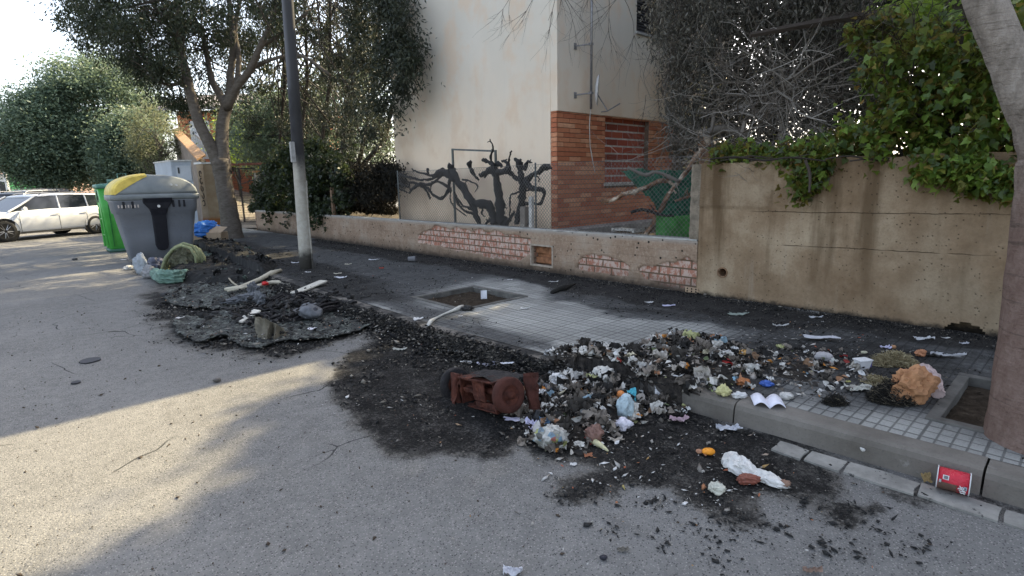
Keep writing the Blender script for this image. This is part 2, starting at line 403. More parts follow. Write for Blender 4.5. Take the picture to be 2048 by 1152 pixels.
# tree pit borders and soil
m = simple('pit_border', (.11, .105, .095), .85, .4, 7, bump=.6)
ms = Mat('soil', .95, .1); nb = ms.noise(14, 6, .75); ms.col(ms.ramp(nb, [(.3, (.018, .014, .010)), (.55, (.055, .042, .03)), (.8, (.12, .10, .08))])); ms.bump(nb, 1, .03)
mb = MB(); sb = MB()
for (a, b, c_, d) in PITS:
    w = .06
    mb.box((a-w, c_-w, -.02), (a+.004, d+w, .1415)); mb.box((b-.004, c_-w, -.02), (b+w, d+w, .1415))
    mb.box((a+.006, c_-w, -.02), (b-.006, c_+.004, .1395)); mb.box((a+.006, d-.004, -.02), (b-.006, d+w, .1395))
tag(mb.build('pit_border', m, bevel=.006), kind='structure')
Vs = []; Fs = []; base_i = 0
for (a, b, c_, d) in PITS:
    X, Y, F = grid(np.linspace(a, b, 40), np.linspace(c_, d, 40))
    Z = .075 + (fbm(X, Y, .25, 4, 2)-.5)*.07
    Vs.append(np.stack([X, Y, Z], 1)); Fs.append(F+base_i); base_i += len(X)
tag(np_mesh('soil', np.concatenate(Vs), np.concatenate(Fs), ms.m, smooth=True), kind='structure')

# garden ground behind the walls
mg = Mat('garden_soil', .95, .1); nb = mg.noise(5, 6, .75); mg.col(mg.ramp(nb, [(.3, (.02, .018, .012)), (.6, (.07, .055, .035)), (.85, (.15, .12, .09))])); mg.bump(nb, 1, .04)
xs = np.linspace(WALLX+.12, 40, 150); ys = np.linspace(-25, 19.0, 170); X, Y, F = grid(xs, ys)
Z = .58 + (fbm(X, Y, .8, 4, 21)-.5)*.14
tag(np_mesh('garden_ground', np.stack([X, Y, Z], 1), F, mg.m, smooth=True), kind='structure')

# ------------------------------------------------------------ low wall
BRZ = [[(835,470),(870,452),(900,455),(985,462),(1060,478),(1062,508),(1040,522),(1000,517),(930,503),(870,490),(838,485)],
       [(1155,522),(1175,512),(1215,509),(1250,522),(1262,535),(1255,552),(1200,545),(1150,538)],
       [(1275,538),(1300,530),(1355,528),(1375,512),(1395,530),(1397,580),(1330,574),(1290,557)]]
def pyz(pts): return [(PX(x, y, WALLX).y, PX(x, y, WALLX).z) for x, y in pts]
NICHE = pyz([(1063, 489), (1104, 493), (1104, 533), (1063, 529)])
ny0, ny1 = min(p[0] for p in NICHE), max(p[0] for p in NICHE); nz0, nz1 = .335, .63
nz0 = min(p[1] for p in NICHE)+.01; nz1 = max(p[1] for p in NICHE)-.01
def brickmask(Yv, Zv):
    wy = (fbm(Yv, Zv, .22, 4, 31)-.5)*.16; wz = (fbm(Yv, Zv, .22, 4, 37)-.5)*.12
    r = np.full(Yv.shape, -1.)
    for P in BRZ: r = np.maximum(r, poly_dist(Yv+wy, Zv+wz, pyz(P)))
    return r
m = Mat('old_plaster', .9, .25)
sp = m.sep(); pv = m.comb(sp[1], sp[2], 0.0)
bt = m.n('ShaderNodeTexBrick'); m.put(bt.inputs['Vector'], pv); bt.inputs['Scale'].default_value = 1; bt.inputs['Brick Width'].default_value = .30
bt.inputs['Row Height'].default_value = .104; bt.inputs['Mortar Size'].default_value = .011; bt.inputs['Mortar Smooth'].default_value = .2
bt.inputs['Color1'].default_value = (.40, .19, .13, 1); bt.inputs['Color2'].default_value = (.34, .14, .09, 1); bt.inputs['Mortar'].default_value = (.15, .105, .07, 1)
scr = m.noise(11, 6, .8, m.co((1, 1.6, .9))); bc = m.mix(m.math('MULTIPLY', m.math('MULTIPLY', m.sm(scr, .47, .53), m.math('SUBTRACT', 1.0, bt.outputs[1])), .8), bt.outputs[0], (.55, .45, .38))
nb = m.noise(2.3, 6, .7); pl = m.ramp(nb, [(.25, (.18, .118, .080)), (.5, (.31, .22, .155)), (.75, (.39, .32, .25))])
nm = m.noise(24, 6, .8); pl = m.mix(m.math('MULTIPLY', m.sm(nm, .52, .66), .55), pl, (.50, .42, .32)); pl = m.mix(m.math('MULTIPLY', m.sm(nm, .44, .36), .6), pl, (.13, .09, .06))
pl = m.mix(m.math('MULTIPLY', m.sm(sp[2], .70, .77), .6), pl, (.38, .37, .34))
pk = m.vor(11); pkc = m.sep(m.vor(11, out='Color'))[0]; hole = m.math('MULTIPLY', m.sm(pk, .19, .13), m.sm(pkc, .42, .46))
hole = m.math('MULTIPLY', hole, m.sm(sp[1], 5.9, 5.2)); pl = m.mix(hole, pl, (.02, .018, .015))
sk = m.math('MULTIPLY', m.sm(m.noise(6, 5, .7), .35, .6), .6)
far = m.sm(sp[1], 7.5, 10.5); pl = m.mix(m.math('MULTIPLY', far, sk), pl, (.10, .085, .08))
bm_ = m.attr('brick'); f = m.sm(m.math('ADD', bm_, m.math('MULTIPLY', m.math('SUBTRACT', nm, .5), .04)), -.004, .004)
c = m.mix(f, pl, bc)
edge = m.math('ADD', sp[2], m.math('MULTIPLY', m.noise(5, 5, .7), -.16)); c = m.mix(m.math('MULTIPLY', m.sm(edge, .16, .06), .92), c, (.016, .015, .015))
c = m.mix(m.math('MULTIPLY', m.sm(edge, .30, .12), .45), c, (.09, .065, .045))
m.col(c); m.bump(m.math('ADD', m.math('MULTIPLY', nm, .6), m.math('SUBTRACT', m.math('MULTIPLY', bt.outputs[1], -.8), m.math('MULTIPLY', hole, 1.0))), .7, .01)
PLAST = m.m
lw = thing('low_wall', 'low plastered brick wall along the pavement with bricks showing and a square niche', 'wall', (WALLX, 11, 0))
ys = np.concatenate([np.arange(3.275, 9.5, .016), np.arange(9.5, 18.95, .05)]); zs = np.linspace(.0, .768, 48)
Yv, Zv, F = grid(ys, zs); bm2 = brickmask(Yv, Zv)
rel = sstep(-.005, .004, bm2)*.022
Xv = WALLX + rel + (fbm(Yv, Zv, .3, 4, 41)-.5)*.012
topw = .768 - .0 * Yv; Zv2 = Zv + (Zv > .76)*(fbm(Yv, Zv, .3, 3, 43)-.5)*.02
cy = Yv[F].mean(1); cz = Zv[F].mean(1); keep = ~((cy > ny0) & (cy < ny1) & (cz > nz0) & (cz < nz1))
np_mesh('wall_face', np.stack([Xv, Yv, Zv2], 1), F[keep][:, ::-1], PLAST, lw, True, {'brick': bm2})
mb = MB(); mb.box((WALLX+.03, 3.28, 0), (WALLX+.19, ny0-.012, .7605)); mb.box((WALLX+.03, ny1+.012, 0), (WALLX+.19, 18.94, .7605))
mb.box((WALLX+.16, ny0-.01, 0), (WALLX+.188, ny1+.01, .7595)); mb.box((WALLX+.032, ny0-.01, 0), (WALLX+.158, ny1+.01, nz0-.012)); mb.box((WALLX+.032, ny0-.01, nz1+.012), (WALLX+.158, ny1+.01, .7585))
mb.box((WALLX+.004, 18.945, 0), (WALLX+.2, 18.98, .77))
mb.build('wall_core', PLAST, lw)
mcop = simple('wall_coping', (.36, .35, .32), .85, .35, 7, bump=.6)
mb = MB(); y = 3.285
rr = random.Random(8)
while y < 18.9:
    y2 = min(18.95, y+rr.uniform(.5, 1.2)); h = rr.uniform(-.003, .003); mb.box((WALLX+.006, y, .764), (WALLX+.205, y2-.003, .781+h)); y = y2
mb.build('coping', mcop, lw, bevel=.004)
mfr = simple('niche_frame', (.36, .30, .24), .8, .3, 20); mdk = simple('niche_brick', (.26, .12, .06), .9, .5, 12, bump=.8)
mb = MB(); t = .022
mb.box((WALLX-.008, ny0-t, nz0-t), (WALLX+.05, ny0+.004, nz1+t)); mb.box((WALLX-.008, ny1-.004, nz0-t), (WALLX+.05, ny1+t, nz1+t))
mb.box((WALLX-.006, ny0+.006, nz0-t), (WALLX+.05, ny1-.006, nz0+.004)); mb.box((WALLX-.006, ny0+.006, nz1-.004), (WALLX+.05, ny1-.006, nz1+t))
mb.build('niche_frame', mfr, lw)
mb = MB(); mb.box((WALLX+.142, ny0, nz0), (WALLX+.157, ny1, nz1))
mid_y = (ny0+ny1)/2
for (a, b, c_, d, e) in [(ny0, mid_y-.004, nz0+.16, nz1-.02, .10), (mid_y+.004, ny1, nz0+.17, nz1-.03, .105), (ny0+.02, ny1-.02, nz0+.02, nz0+.11, .085)]:
    mb.box((WALLX+e, a, c_), (WALLX+.141, b, d))
mb.build('niche_back', mdk, lw, bevel=.01)
# hollow brick at the corner
mb = MB(); q = pyz([(1372, 566), (1397, 572), (1397, 583), (1372, 578)]); a0 = min(p[0] for p in q); a1 = max(p[0] for p in q)
mb.box((WALLX-.012, a0, .135), (WALLX+.004, a1, .20))
hb = mb.build('hollow_brick', simple('hollow_brick', (.42, .30, .20), .9), lw)
mb = MB()
for i in range(3):
    for j in range(2):
        yy_ = a0+(i+.5)*(a1-a0)/3; zz = .152+j*.031
        mb.prism([(math.cos(k/8*6.283)*.010, math.sin(k/8*6.283)*.010) for k in range(8)], 0, .004, Matrix.Translation((WALLX-.0145, yy_, zz)) @ Matrix.Rotation(math.pi/2, 4, 'Y'))
mb.build('brick_hole', simple('brick_void', (.01, .01, .01), .9, bump=0), hb)

# ------------------------------------------------------------ tall concrete wall
WT = 1.665
tw = thing('retaining_wall', 'tall brown streaked concrete wall with a round drain hole, ivy along its top', 'wall', (WALLX, 0, 0))
m = Mat('old_concrete', .92, .2); sp = m.sep()
nb = m.noise(1.6, 6, .65); c = m.ramp(nb, [(.3, (.17, .108, .060)), (.5, (.285, .205, .13)), (.68, (.42, .33, .225))])
stv = m.noise(3.2, 5, .6, m.co((1, 1, .10))); c = m.mix(m.math('MULTIPLY', m.sm(stv, .5, .68), m.math('MULTIPLY', m.sm(sp[2], -.3, 1.2), .85)), c, (.105, .066, .034))
stv2 = m.noise(9, 5, .6, m.co((1, 1, .08), (3, 5, 1))); c = m.mix(m.math('MULTIPLY', m.sm(stv2, .55, .7), m.math('MULTIPLY', m.sm(sp[2], .6, 1.6), .4)), c, (.13, .09, .05))
c = m.mix(m.math('MULTIPLY', m.sm(stv, .42, .30), .35), c, (.40, .36, .29))
c = m.mix(m.math('MULTIPLY', m.math('MULTIPLY', m.sm(sp[1], 2.2, 0), m.sm(m.noise(1.5, 4), .3, .7)), .55), c, (.13, .095, .06))
nm = m.noise(48, 5, .75); c = m.mix(m.math('MULTIPLY', m.sm(nm, .45, .7), .3), c, (.12, .09, .06))
pk = m.vor(9, vec=m.co((1, 1, 1.3), (0, .3, .2))); pkc = m.sep(m.vor(9, out='Color', vec=m.co((1, 1, 1.3), (0, .3, .2))))[0]
hole = m.math('MULTIPLY', m.sm(pk, .075, .03), m.sm(pkc, .65, .7)); pk2 = m.vor(30); hole2 = m.math('MULTIPLY', m.sm(pk2, .22, .12), m.sm(m.sep(m.vor(30, out='Color'))[0], .86, .9))
hole = m.math('MAXIMUM', hole, m.math('MULTIPLY', hole2, .8)); c = m.mix(m.math('MULTIPLY', hole, .8), c, (.045, .032, .022))
wob = m.math('MULTIPLY', m.math('SUBTRACT', m.noise(1.6, 7, .75), .5), .05); wz = m.math('ADD', sp[2], wob)
jn = None
for z0, y_lo, y_hi in [(1.165, .2, 2.45), (.82, .5, 2.2)]:
    d = m.math('ABSOLUTE', m.math('SUBTRACT', m.math('ADD', wz, m.math('MULTIPLY', sp[1], .012)), z0))
    l = m.math('MULTIPLY', m.sm(d, .0045, .0008), m.math('MULTIPLY', m.sm(sp[1], y_lo, y_lo+.4), m.sm(sp[1], y_hi+.3, y_hi)))
    l = m.math('MULTIPLY', l, m.sm(m.noise(4, 3), .30, .5)); jn = l if jn is None else m.math('MAXIMUM', jn, l)
c = m.mix(m.math('MULTIPLY', jn, .7), c, (.05, .035, .022))
edge = m.math('ADD', sp[2], m.math('MULTIPLY', m.noise(7, 5, .7), -.14)); c = m.mix(m.math('MULTIPLY', m.sm(edge, .12, .055), .9), c, (.02, .018, .016))
rg = m.math('MULTIPLY', m.sm(sp[2], 1.12, 1.2), m.sm(sp[1], 2.35, 2.55))
m.col(c); m.bump(m.math('ADD', m.math('MULTIPLY', nm, m.math('ADD', .5, m.math('MULTIPLY', rg, 1.3))), m.math('SUBTRACT', m.math('MULTIPLY', jn, -2), m.math('MULTIPLY', hole, 1.2))), .8, .01)
TALL = m.m
ys = np.concatenate([np.arange(-7, -.5, .08), np.arange(-.5, 3.268, .02)]); zs = np.linspace(0, WT, 84)
Yv, Zv, F = grid(ys, zs)
Xv = WALLX - .004 + (fbm(Yv, Zv, .35, 4, 51)-.5)*.022 - .012*((Zv > 1.165) & (Yv > 2.45)) + (fbm(Yv, Zv, .09, 3, 55)-.5)*.014*((Zv > 1.165) & (Yv > 2.45))
Zt = Zv + (Zv > WT-.01)*(fbm(Yv, Zv, .3, 3, 53)-.5)*.04
hc = PX(1445, 545, WALLX); hy, hz, hr = hc.y, hc.z, .052
dc = PX(1928, 655, WALLX)
cy = Yv[F].mean(1); cz = Zv[F].mean(1)
cav = ((cy-dc.y)/.14)**2 + ((cz-.13)/.085)**2 < 1 + .4*(fbm(cy, cz, .06, 3, 61)-.5)
keep = ~((np.hypot(cy-hy, cz-hz) < hr) | cav)
np_mesh('wall_face', np.stack([Xv, Yv, Zt], 1), F[keep][:, ::-1], TALL, tw, True)
mb = MB(); mb.box((WALLX+.05, -7, .24), (WALLX+.25, hy-.07, WT-.01)); mb.box((WALLX+.05, hy+.07, .24), (WALLX+.25, 3.267, WT-.012)); mb.box((WALLX+.05, hy-.068, hz+.07), (WALLX+.249, hy+.068, WT-.014))
mb.box((WALLX+.05, -7, 0), (WALLX+.25, dc.y-.17, .238)); mb.box((WALLX+.05, dc.y+.17, 0), (WALLX+.25, 3.266, .237)); mb.box((WALLX+.2, dc.y-.17, 0), (WALLX+.26, dc.y+.17, .236))
mb.box((WALLX-.006, 3.262, 0), (WALLX+.24, 3.2655, WT-.006))
mb.build('wall_core', TALL, tw)
mb = MB(); rings = []
for rr_, dx in [(.066, .012), (.062, -.010), (.050, -.012), (.046, .02), (.044, .19)]:
    rings.append([(WALLX+dx, hy+rr_*math.cos(a/20*6.2832), hz+rr_*math.sin(a/20*6.2832)) for a in range(20)])
mb.loft(rings, cap=False); mb.add([(WALLX+.185, hy+.05*math.cos(a/20*6.2832), hz+.05*math.sin(a/20*6.2832)) for a in range(20)], [tuple(range(20))])
mb.build('drain_pipe', simple('clay', (.20, .12, .07), .9, .3, 20), tw, smooth=False)
# narrow broken post where the two walls meet
mb = MB(); rings = []
p0 = PX(1390, 478, WALLX+.02)
for i, z in enumerate(np.linspace(.782, WT+.0, 16)):
    j = .012*math.sin(i*2.3)
    rings.append([(WALLX+.03, 3.275, z), (WALLX+.03, 3.40+j, z+.003*j), (WALLX+.05+j, 3.415, z), (WALLX+.15, 3.41-j, z), (WALLX+.15, 3.275, z)])
mb.loft(rings)
o = mb.build('concrete_post', simple('post_concrete', (.24, .20, .15), .9, .4, 9, bump=1, bscale=40, bd=.02))
tag(o, 'narrow crumbling concrete post standing on the end of the low wall against the tall wall', 'post')
# ------------------------------------------------------------ the white house with the brick side
HX, HY, HY2, HZ = 7.0, 6.45, 11.65, 6.4
house = thing('house', 'white rendered house with an orange brick lower side and a bricked up window', 'house', (HX, HY, .5))
m = Mat('render_white', .9, .2); sp = m.sep(); nb = m.noise(.8, 5, .6)
c = m.ramp(nb, [(.3, (.58, .54, .465)), (.7, (.645, .605, .53))])
low = m.math('ADD', sp[2], m.math('MULTIPLY', m.noise(.9, 4, .6), -1.6))
c = m.mix(m.math('MULTIPLY', m.sm(low, 3.2, -.3), .95), c, (.86, .68, .50))
stn = m.noise(1.6, 5, .62, m.co((1, 1, .8))); c = m.mix(m.math('MULTIPLY', m.sm(stn, .46, .66), .5), c, (.66, .48, .33))
stv = m.noise(5, 4, .6, m.co((1, 1, .07))); c = m.mix(m.math('MULTIPLY', m.sm(stv, .54, .75), .07), c, (.33, .31, .29))
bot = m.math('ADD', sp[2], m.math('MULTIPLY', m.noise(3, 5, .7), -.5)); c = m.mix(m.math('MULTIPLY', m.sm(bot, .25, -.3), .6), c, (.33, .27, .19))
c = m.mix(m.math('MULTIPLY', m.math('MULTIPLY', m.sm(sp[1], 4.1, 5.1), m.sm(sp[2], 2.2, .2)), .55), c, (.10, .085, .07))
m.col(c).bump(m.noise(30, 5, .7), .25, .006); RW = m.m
ZB = 2.66-.0
wy = lambda x, y: PY(x, y, HY)
WX0 = wy(1209, 300).x; WX1 = wy(1296, 300).x; WZ0 = wy(1250, 366).z; WZ1 = 2.56
XE = 10.6
mb = MB()
mb.box((HX, HY+.14, .3), (HX+.2, HY2, HZ)); mb.box((HX+.2, HY2-.2, .3), (HX+6, HY2, HZ)); mb.box((HX+5.8, HY+.2, .3), (HX+6, HY2-.2, HZ))
# upper part of the near side, around the upper window
UX0 = wy(1272, 30).x; UZ0 = wy(1295, 70).z; UX1 = UX0+1.3; UZ1 = UZ0+1.15
mb.box((HX+.001, HY-.02, ZB), (UX0, HY+.139, HZ-.001)); mb.box((UX1, HY-.02, ZB), (HX+6, HY+.139, HZ-.001)); mb.box((UX0, HY-.02, ZB), (UX1, HY+.139, UZ0)); mb.box((UX0, HY-.02, UZ1), (UX1, HY+.139, HZ-.001))
mb.build('wall', RW, house, bevel=.008)
# brick lower side, laid course by course
BR = Mat('facing_brick', .85, .3); r_ = BR.rnd(); nb = BR.noise(14, 5, .7)
c = BR.ramp(r_, [(0, (.38, .12, .06)), (.35, (.46, .17, .085)), (.7, (.54, .23, .12)), (1, (.64, .34, .20))]); c = BR.mix(BR.math('MULTIPLY', BR.sm(nb, .35, .75), .35), c, (.24, .075, .04))
zz = BR.sep()[2]; c = BR.mix(BR.math('MULTIPLY', BR.sm(BR.math('ADD', zz, BR.math('MULTIPLY', BR.noise(3, 4), -.5)), .5, -.2), .55), c, (.24, .055, .025))
BR.col(c).bump(BR.noise(70, 4, .7), .5, .004)
MO = simple('mortar', (.13, .09, .065), .9); MOL = simple('mortar_pale', (.52, .50, .48), .9)
mb = MB(); z = .42; row = 0; rr = random.Random(12); ch = .079
while z < ZB-.02:
    z1 = min(z+ch, ZB-.002); off = (row % 2)*.15
    segs = [(HX+.012, XE)] if (z1 < WZ0-.03 or z > WZ1) else [(HX+.012, WX0), (WX1, XE)]
    for a, b in segs:
        x = a; first = True
        while x < b-.01:
            w = .30 if not first or not off else .15
            x1 = min(x+w, b)
            j = rr.uniform(-.003, .003)
            mb.box((x+.004, HY-.012+j, z+.0052), (x1-.004, HY+.10, z1-.0052)); x = x1; first = False
    z += ch; row += 1
# return of the brick round the corner: short heads
z = .42; row = 0
mb2 = MB()
while z < ZB-.02:
    z1 = min(z+ch, ZB-.002); mb.box((HX-.012, HY-.014, z+.0052), (HX+.0115, HY+.118, z1-.0052)); z += ch
mb.build('brick_wall', BR.m, house)
mb = MB(); mb.box((HX+.004, HY-.004, .3), (WX0+.002, HY+.09, ZB-.001)); mb.box((WX1-.002, HY-.004, .3), (XE, HY+.09, ZB-.001)); mb.box((WX0+.003, HY-.003, .3), (WX1-.003, HY+.089, WZ0-.03))
mb.build('mortar_bed', MO, house)
# infilled window
HB = Mat('hollow_brick_red', .85, .3); c = HB.ramp(HB.rnd(), [(0, (.22, .055, .035)), (.5, (.32, .075, .045)), (1, (.38, .10, .055))])
gr = HB.math('FRACT', HB.math('MULTIPLY', HB.sep()[2], 55)); c = HB.mix(HB.math('MULTIPLY', HB.sm(gr, .75, .95), .4), c, (.10, .03, .02)); HB.col(c).bump(gr, .3, .004)
win = MB(); win.box((WX0, HY+.098, WZ0-.02), (WX1, HY+.15, ZB)); wo_ = win.build('bricked_up_window', MOL, house)
mb = MB(); z = WZ0+.005; row = 0
while z < WZ1+.08:
    x = WX0-(row % 2)*.17
    while x < WX1:
        a = max(x+.006, WX0+.002); b = min(x+.34-.006, WX1-.002)
        if b-a > .02: mb.box((a+.004, HY+.09, z+.016), (b-.004, HY+.12, z+.134-.012))
        x += .34
    z += .138; row += 1
mb.build('infill_brick', HB.m, wo_)
mb = MB(); mb.box((WX0-.03, HY-.05, WZ0-.045), (WX1+.03, HY+.1, WZ0-.004)); mb.build('window_sill', simple('sill', (.38, .37, .34), .7), wo_, bevel=.005)
# upper window
mb = MB(); mb.box((UX0+.002, HY+.06, UZ0+.002), (UX1-.002, HY+.09, UZ1-.002)); uw = mb.build('window', simple('window_dark', (.018, .018, .02), .35, bump=0), house)
mb = MB(); z = UZ0+.03
while z < UZ1-.06:
    mb.add([(UX0+.05, HY+.018, z), (UX1-.05, HY+.018, z), (UX1-.05, HY+.045, z+.045), (UX0+.05, HY+.045, z+.045), (UX0+.05, HY+.024, z-.003), (UX1-.05, HY+.024, z-.003), (UX1-.05, HY+.051, z+.042), (UX0+.05, HY+.051, z+.042)], [(0,1,2,3),(7,6,5,4),(0,4,5,1),(1,5,6,2),(2,6,7,3),(3,7,4,0)]); z += .05
mb.build('shutter', simple('shutter_grey', (.06, .06, .065), .6), uw)
mb = MB(); mb.box((UX0-.04, HY-.06, UZ0-.05), (UX1+.04, HY+.058, UZ0-.002)); mb.build('window_sill', simple('sill2', (.33, .33, .32), .7), uw, bevel=.004)
mb = MB(); mb.box((HX-.25, HY-.25, HZ), (HX+6.25, HY2+.25, HZ+.14)); mb.build('roof', simple('roof', (.35, .16, .09), .8), house)
mb = MB(); mb.box((HX-.05, HY-.42, .28), (XE, HY-.018, .70)); mb.box((HX-.28, HY+.0, .28), (HX-.013, HY2, .62)); mb.build('plinth', simple('plinth', (.22, .21, .20), .9, .4), house, bevel=.01)

# antenna mast with two wall brackets and a dish seen edge-on
AG = simple('galvanised', (.24, .24, .25), .45, .25, 20, metal=.6, spec=.5)
pm = PY(1182, 0, HY-.22); pb = PY(1182, 218, HY-.22)
mast = thing('antenna_mast', 'grey steel antenna mast held off the white wall by two brackets', 'antenna mast', (pb.x, pb.y, pb.z))
MB().tube([pb, (pb.x, pb.y, 5.8)], .022, 10).build('pole', AG, mast, True)
for (ya, yb) in [(92, 88), (190, 186)]:
    a = PY(1150, ya, HY-.02); b = PY(1182, yb, HY-.22)
    mb = MB(); mb.tube([a, b], .013, 6); mb.box((a.x-.03, HY-.034, a.z-.055), (a.x+.03, HY-.0205, a.z+.045)); mb.box((b.x-.03, b.y-.03, b.z-.02), (b.x+.03, b.y+.03, b.z+.02)); mb.build('bracket', AG, mast)
WM = simple('dish_paint', (.42, .42, .42), .6)
dc_ = PY(1196, 180, HY-.36); rings = []
dn = Vector((.60, -.80, -.06)).normalized(); dt = dn.orthogonal().normalized(); ds = dn.cross(dt)
for r_k, dz in [(.005, -.05), (.1, -.045), (.2, -.028), (.25, .0), (.252, .006), (.2, -.02), (.1, -.037), (.005, -.042)]:
    rings.append([tuple(dc_ + (dt*math.cos(a/20*6.283)+ds*math.sin(a/20*6.283))*r_k + dn*dz) for a in range(20)])
mb = MB(); mb.loft(rings); dish = mb.build('dish', WM, mast, True)
mb = MB(); e = PY(1203, 224, HY-.36); t2 = PY(1240, 207, HY-.6); mb.tube([e, PY(1215, 222, HY-.5), t2], .011, 6); mb.tube([PY(1215, 222, HY-.5), dc_-dn*.05], .01, 6); mb.build('dish_arm', AG, dish)
cb = [PY(x, y, HY-.06) for x, y in [(1181, 216), (1179, 250), (1180, 290), (1185, 320), (1190, 345)]]
o = MB().tube(cb, .008, 6).build('cable', simple('cable_white', (.55, .54, .5), .6), None, True); tag(o, 'thin white cable hanging down the orange bricks below the antenna mast', 'cable')

# chain link fence along the low wall
FX = WALLX+.11
FT = PX(1000, 333, FX).z
fence = thing('chain_link_fence', 'rusty chain link fence standing on the low wall in front of the house', 'fence', (FX, 7, .78))
WI = simple('fence_wire', (.16, .15, .14), .6, metal=.5)
def wires(y0, y1, z0, z1, s=.062, r=.0028):
    V = []; Fc = []
    def seg(a, b):
        a = np.array(a); b = np.array(b); d = b-a; L = np.linalg.norm(d)
        if L < .02: return
        u = np.array([1, 0, 0]); w = np.cross(d/L, u); k = len(V)
        for p in (a, b):
            for q in (u*r, -u*.5*r + w*r*.87, -u*.5*r - w*r*.87): V.append(p+q)
        for i in range(3): j = (i+1) % 3; Fc.append((k+i, k+j, k+3+j, k+3+i))
    h = z1-z0; n = int((y1-y0+h)/s)
    for i in range(n+1):
        for sg in (1, -1):
            t0 = y0-h+i*s
            ya, za, yb, zb = t0, z0, t0+h, z1
            if ya < y0: za += (y0-ya); ya = y0
            if yb > y1: zb -= (yb-y1); yb = y1
            if zb <= za: continue
            if sg == 1: seg((FX-.002, ya, za), (FX-.002, yb, zb))
            else: seg((FX+.002, y0+y1-ya, za), (FX+.002, y0+y1-yb, zb))
    seg((FX, y0, z1), (FX, y1, z1)); seg((FX, y0, z0), (FX, y1, z0))
    return V, Fc
V1, F1 = wires(3.45, PX(800, 400, FX).y, .785, FT)
np_mesh('wire_mesh', np.array(V1), np.array(F1), WI, fence)
FPM = simple('fence_post_paint', (.10, .11, .105), .6, .3, 20)
for x in (1072, 800):
    p = PX(x, 430, FX+.02); MB().tube([(p.x, p.y, .76), (p.x, p.y, FT+.03)], .014, 8).build('post', FPM, fence, True)

fr = thing('square_arch', 'square grey metal pipe arch standing upright behind the charred vines against the white house', 'metal arch', (FX+.36, PX(908, 440, FX+.36).y, .6))
a = PX(905, 299, FX+.36); b = PX(991, 302, FX+.36); w = .017
MB().box((a.x-w, a.y-w, .55), (a.x+w, a.y+w, a.z+w)).build('upright', FPM, fr)
MB().box((b.x-w, b.y-w, .55), (b.x+w, b.y+w, b.z+w)).build('upright', FPM, fr)
mb = MB(); mb.add([(a.x-w+.002, a.y-w, a.z-w), (a.x+w-.002, a.y-w, a.z-w), (a.x+w-.002, a.y-w, a.z+w-.002), (a.x-w+.002, a.y-w, a.z+w-.002), (b.x-w+.002, b.y+w, b.z-w), (b.x+w-.002, b.y+w, b.z-w), (b.x+w-.002, b.y+w, b.z+w-.002), (b.x-w+.002, b.y+w, b.z+w-.002)], [(0,1,2,3),(7,6,5,4),(0,4,5,1),(1,5,6,2),(2,6,7,3),(3,7,4,0)]); mb.build('crossbar', FPM, fr)

p = PX(1063, 440, FX+.1); mb = MB(); mb.box((p.x-.03, p.y-.035, .62), (p.x+.03, p.y+.035, PX(1063, 393, FX+.1).z))
tag(mb.build('white_post', simple('white_post', (.6, .58, .54), .8), bevel=.006), 'short white square post behind the fence, right of the charred trunks', 'post')
p = PX(1049, 440, FX+.16); mb = MB(); mb.box((p.x-.05, p.y-.06, .62), (p.x+.05, p.y+.06, PX(1049, 413, FX+.16).z)); 
mbx = thing('meter_box', 'small grey brown meter box low down between the charred trunk and the white post', 'box', (p.x, p.y, .62))
mb.build('box_body', simple('meter_grey', (.22, .19, .16), .7), mbx, bevel=.008)
mb = MB(); mb.box((p.x-.058, p.y-.045, .70), (p.x-.051, p.y+.045, .82)); mb.build('box_lid', simple('meter_lid', (.3, .27, .23), .6), mbx)
# ------------------------------------------------------------ plants
def leafcloud(name, P, S, mat, parent, shape='lance', droop=.4, seed=1, w=.2, out=None):
    rs = np.random.RandomState(seed); n = len(P)
    if shape == 'lance': T = np.array([(0,0,0),(.42,-w,.06),(1,0,-.08),(.42,w,.06)]); TF = np.array([(0,1,2),(0,2,3)])
    elif shape == 'ivy':
        T = np.array([(0,0,0),(-.12,-.38,.03),(.30,-.46,-.02),(.42,-.26,.05),(1,0,-.10),(.42,.26,.05),(.30,.46,-.02),(-.12,.38,.03)]); TF = np.array([(0,1,2),(0,2,3),(0,3,4),(0,4,5),(0,5,6),(0,6,7)])
    elif shape == 'curl': T = np.array([(0,0,0),(.35,-w,.16),(.7,-w*.7,.02),(1,0,-.2),(.7,w*.7,.02),(.35,w,.16)]); TF = np.array([(0,1,2),(0,2,3),(0,3,4),(0,4,5)])
    d = rs.normal(size=(n, 3)); d[:, 2] = d[:, 2]*.6 - droop
    if out is not None: d += out
    d /= np.linalg.norm(d, axis=1)[:, None]
    nn = rs.normal(size=(n, 3)); nn[:, 2] += .9; nn -= d*(nn*d).sum(1)[:, None]; nn /= np.linalg.norm(nn, axis=1)[:, None]
    b = np.cross(nn, d)
    V = P[:, None, :] + S[:, None, None]*(T[None, :, 0, None]*d[:, None, :] + T[None, :, 1, None]*b[:, None, :] + T[None, :, 2, None]*nn[:, None, :])
    F = (np.arange(n)[:, None, None]*len(T) + TF[None]).reshape(-1, 3)
    return np_mesh(name, V.reshape(-1, 3), F, mat, parent)
def pxclumps(poly, n, place, seed=1, ext=None):
    rs = random.Random(seed); xs_ = [p[0] for p in poly]; ys_ = [p[1] for p in poly]; out = []
    while len(out) < n:
        x = rs.uniform(min(xs_), max(xs_)); y = rs.uniform(min(ys_), max(ys_))
        if poly_dist(np.array([x]), np.array([y]), poly)[0] > 0: out.append(place(x, y, rs))
    return out
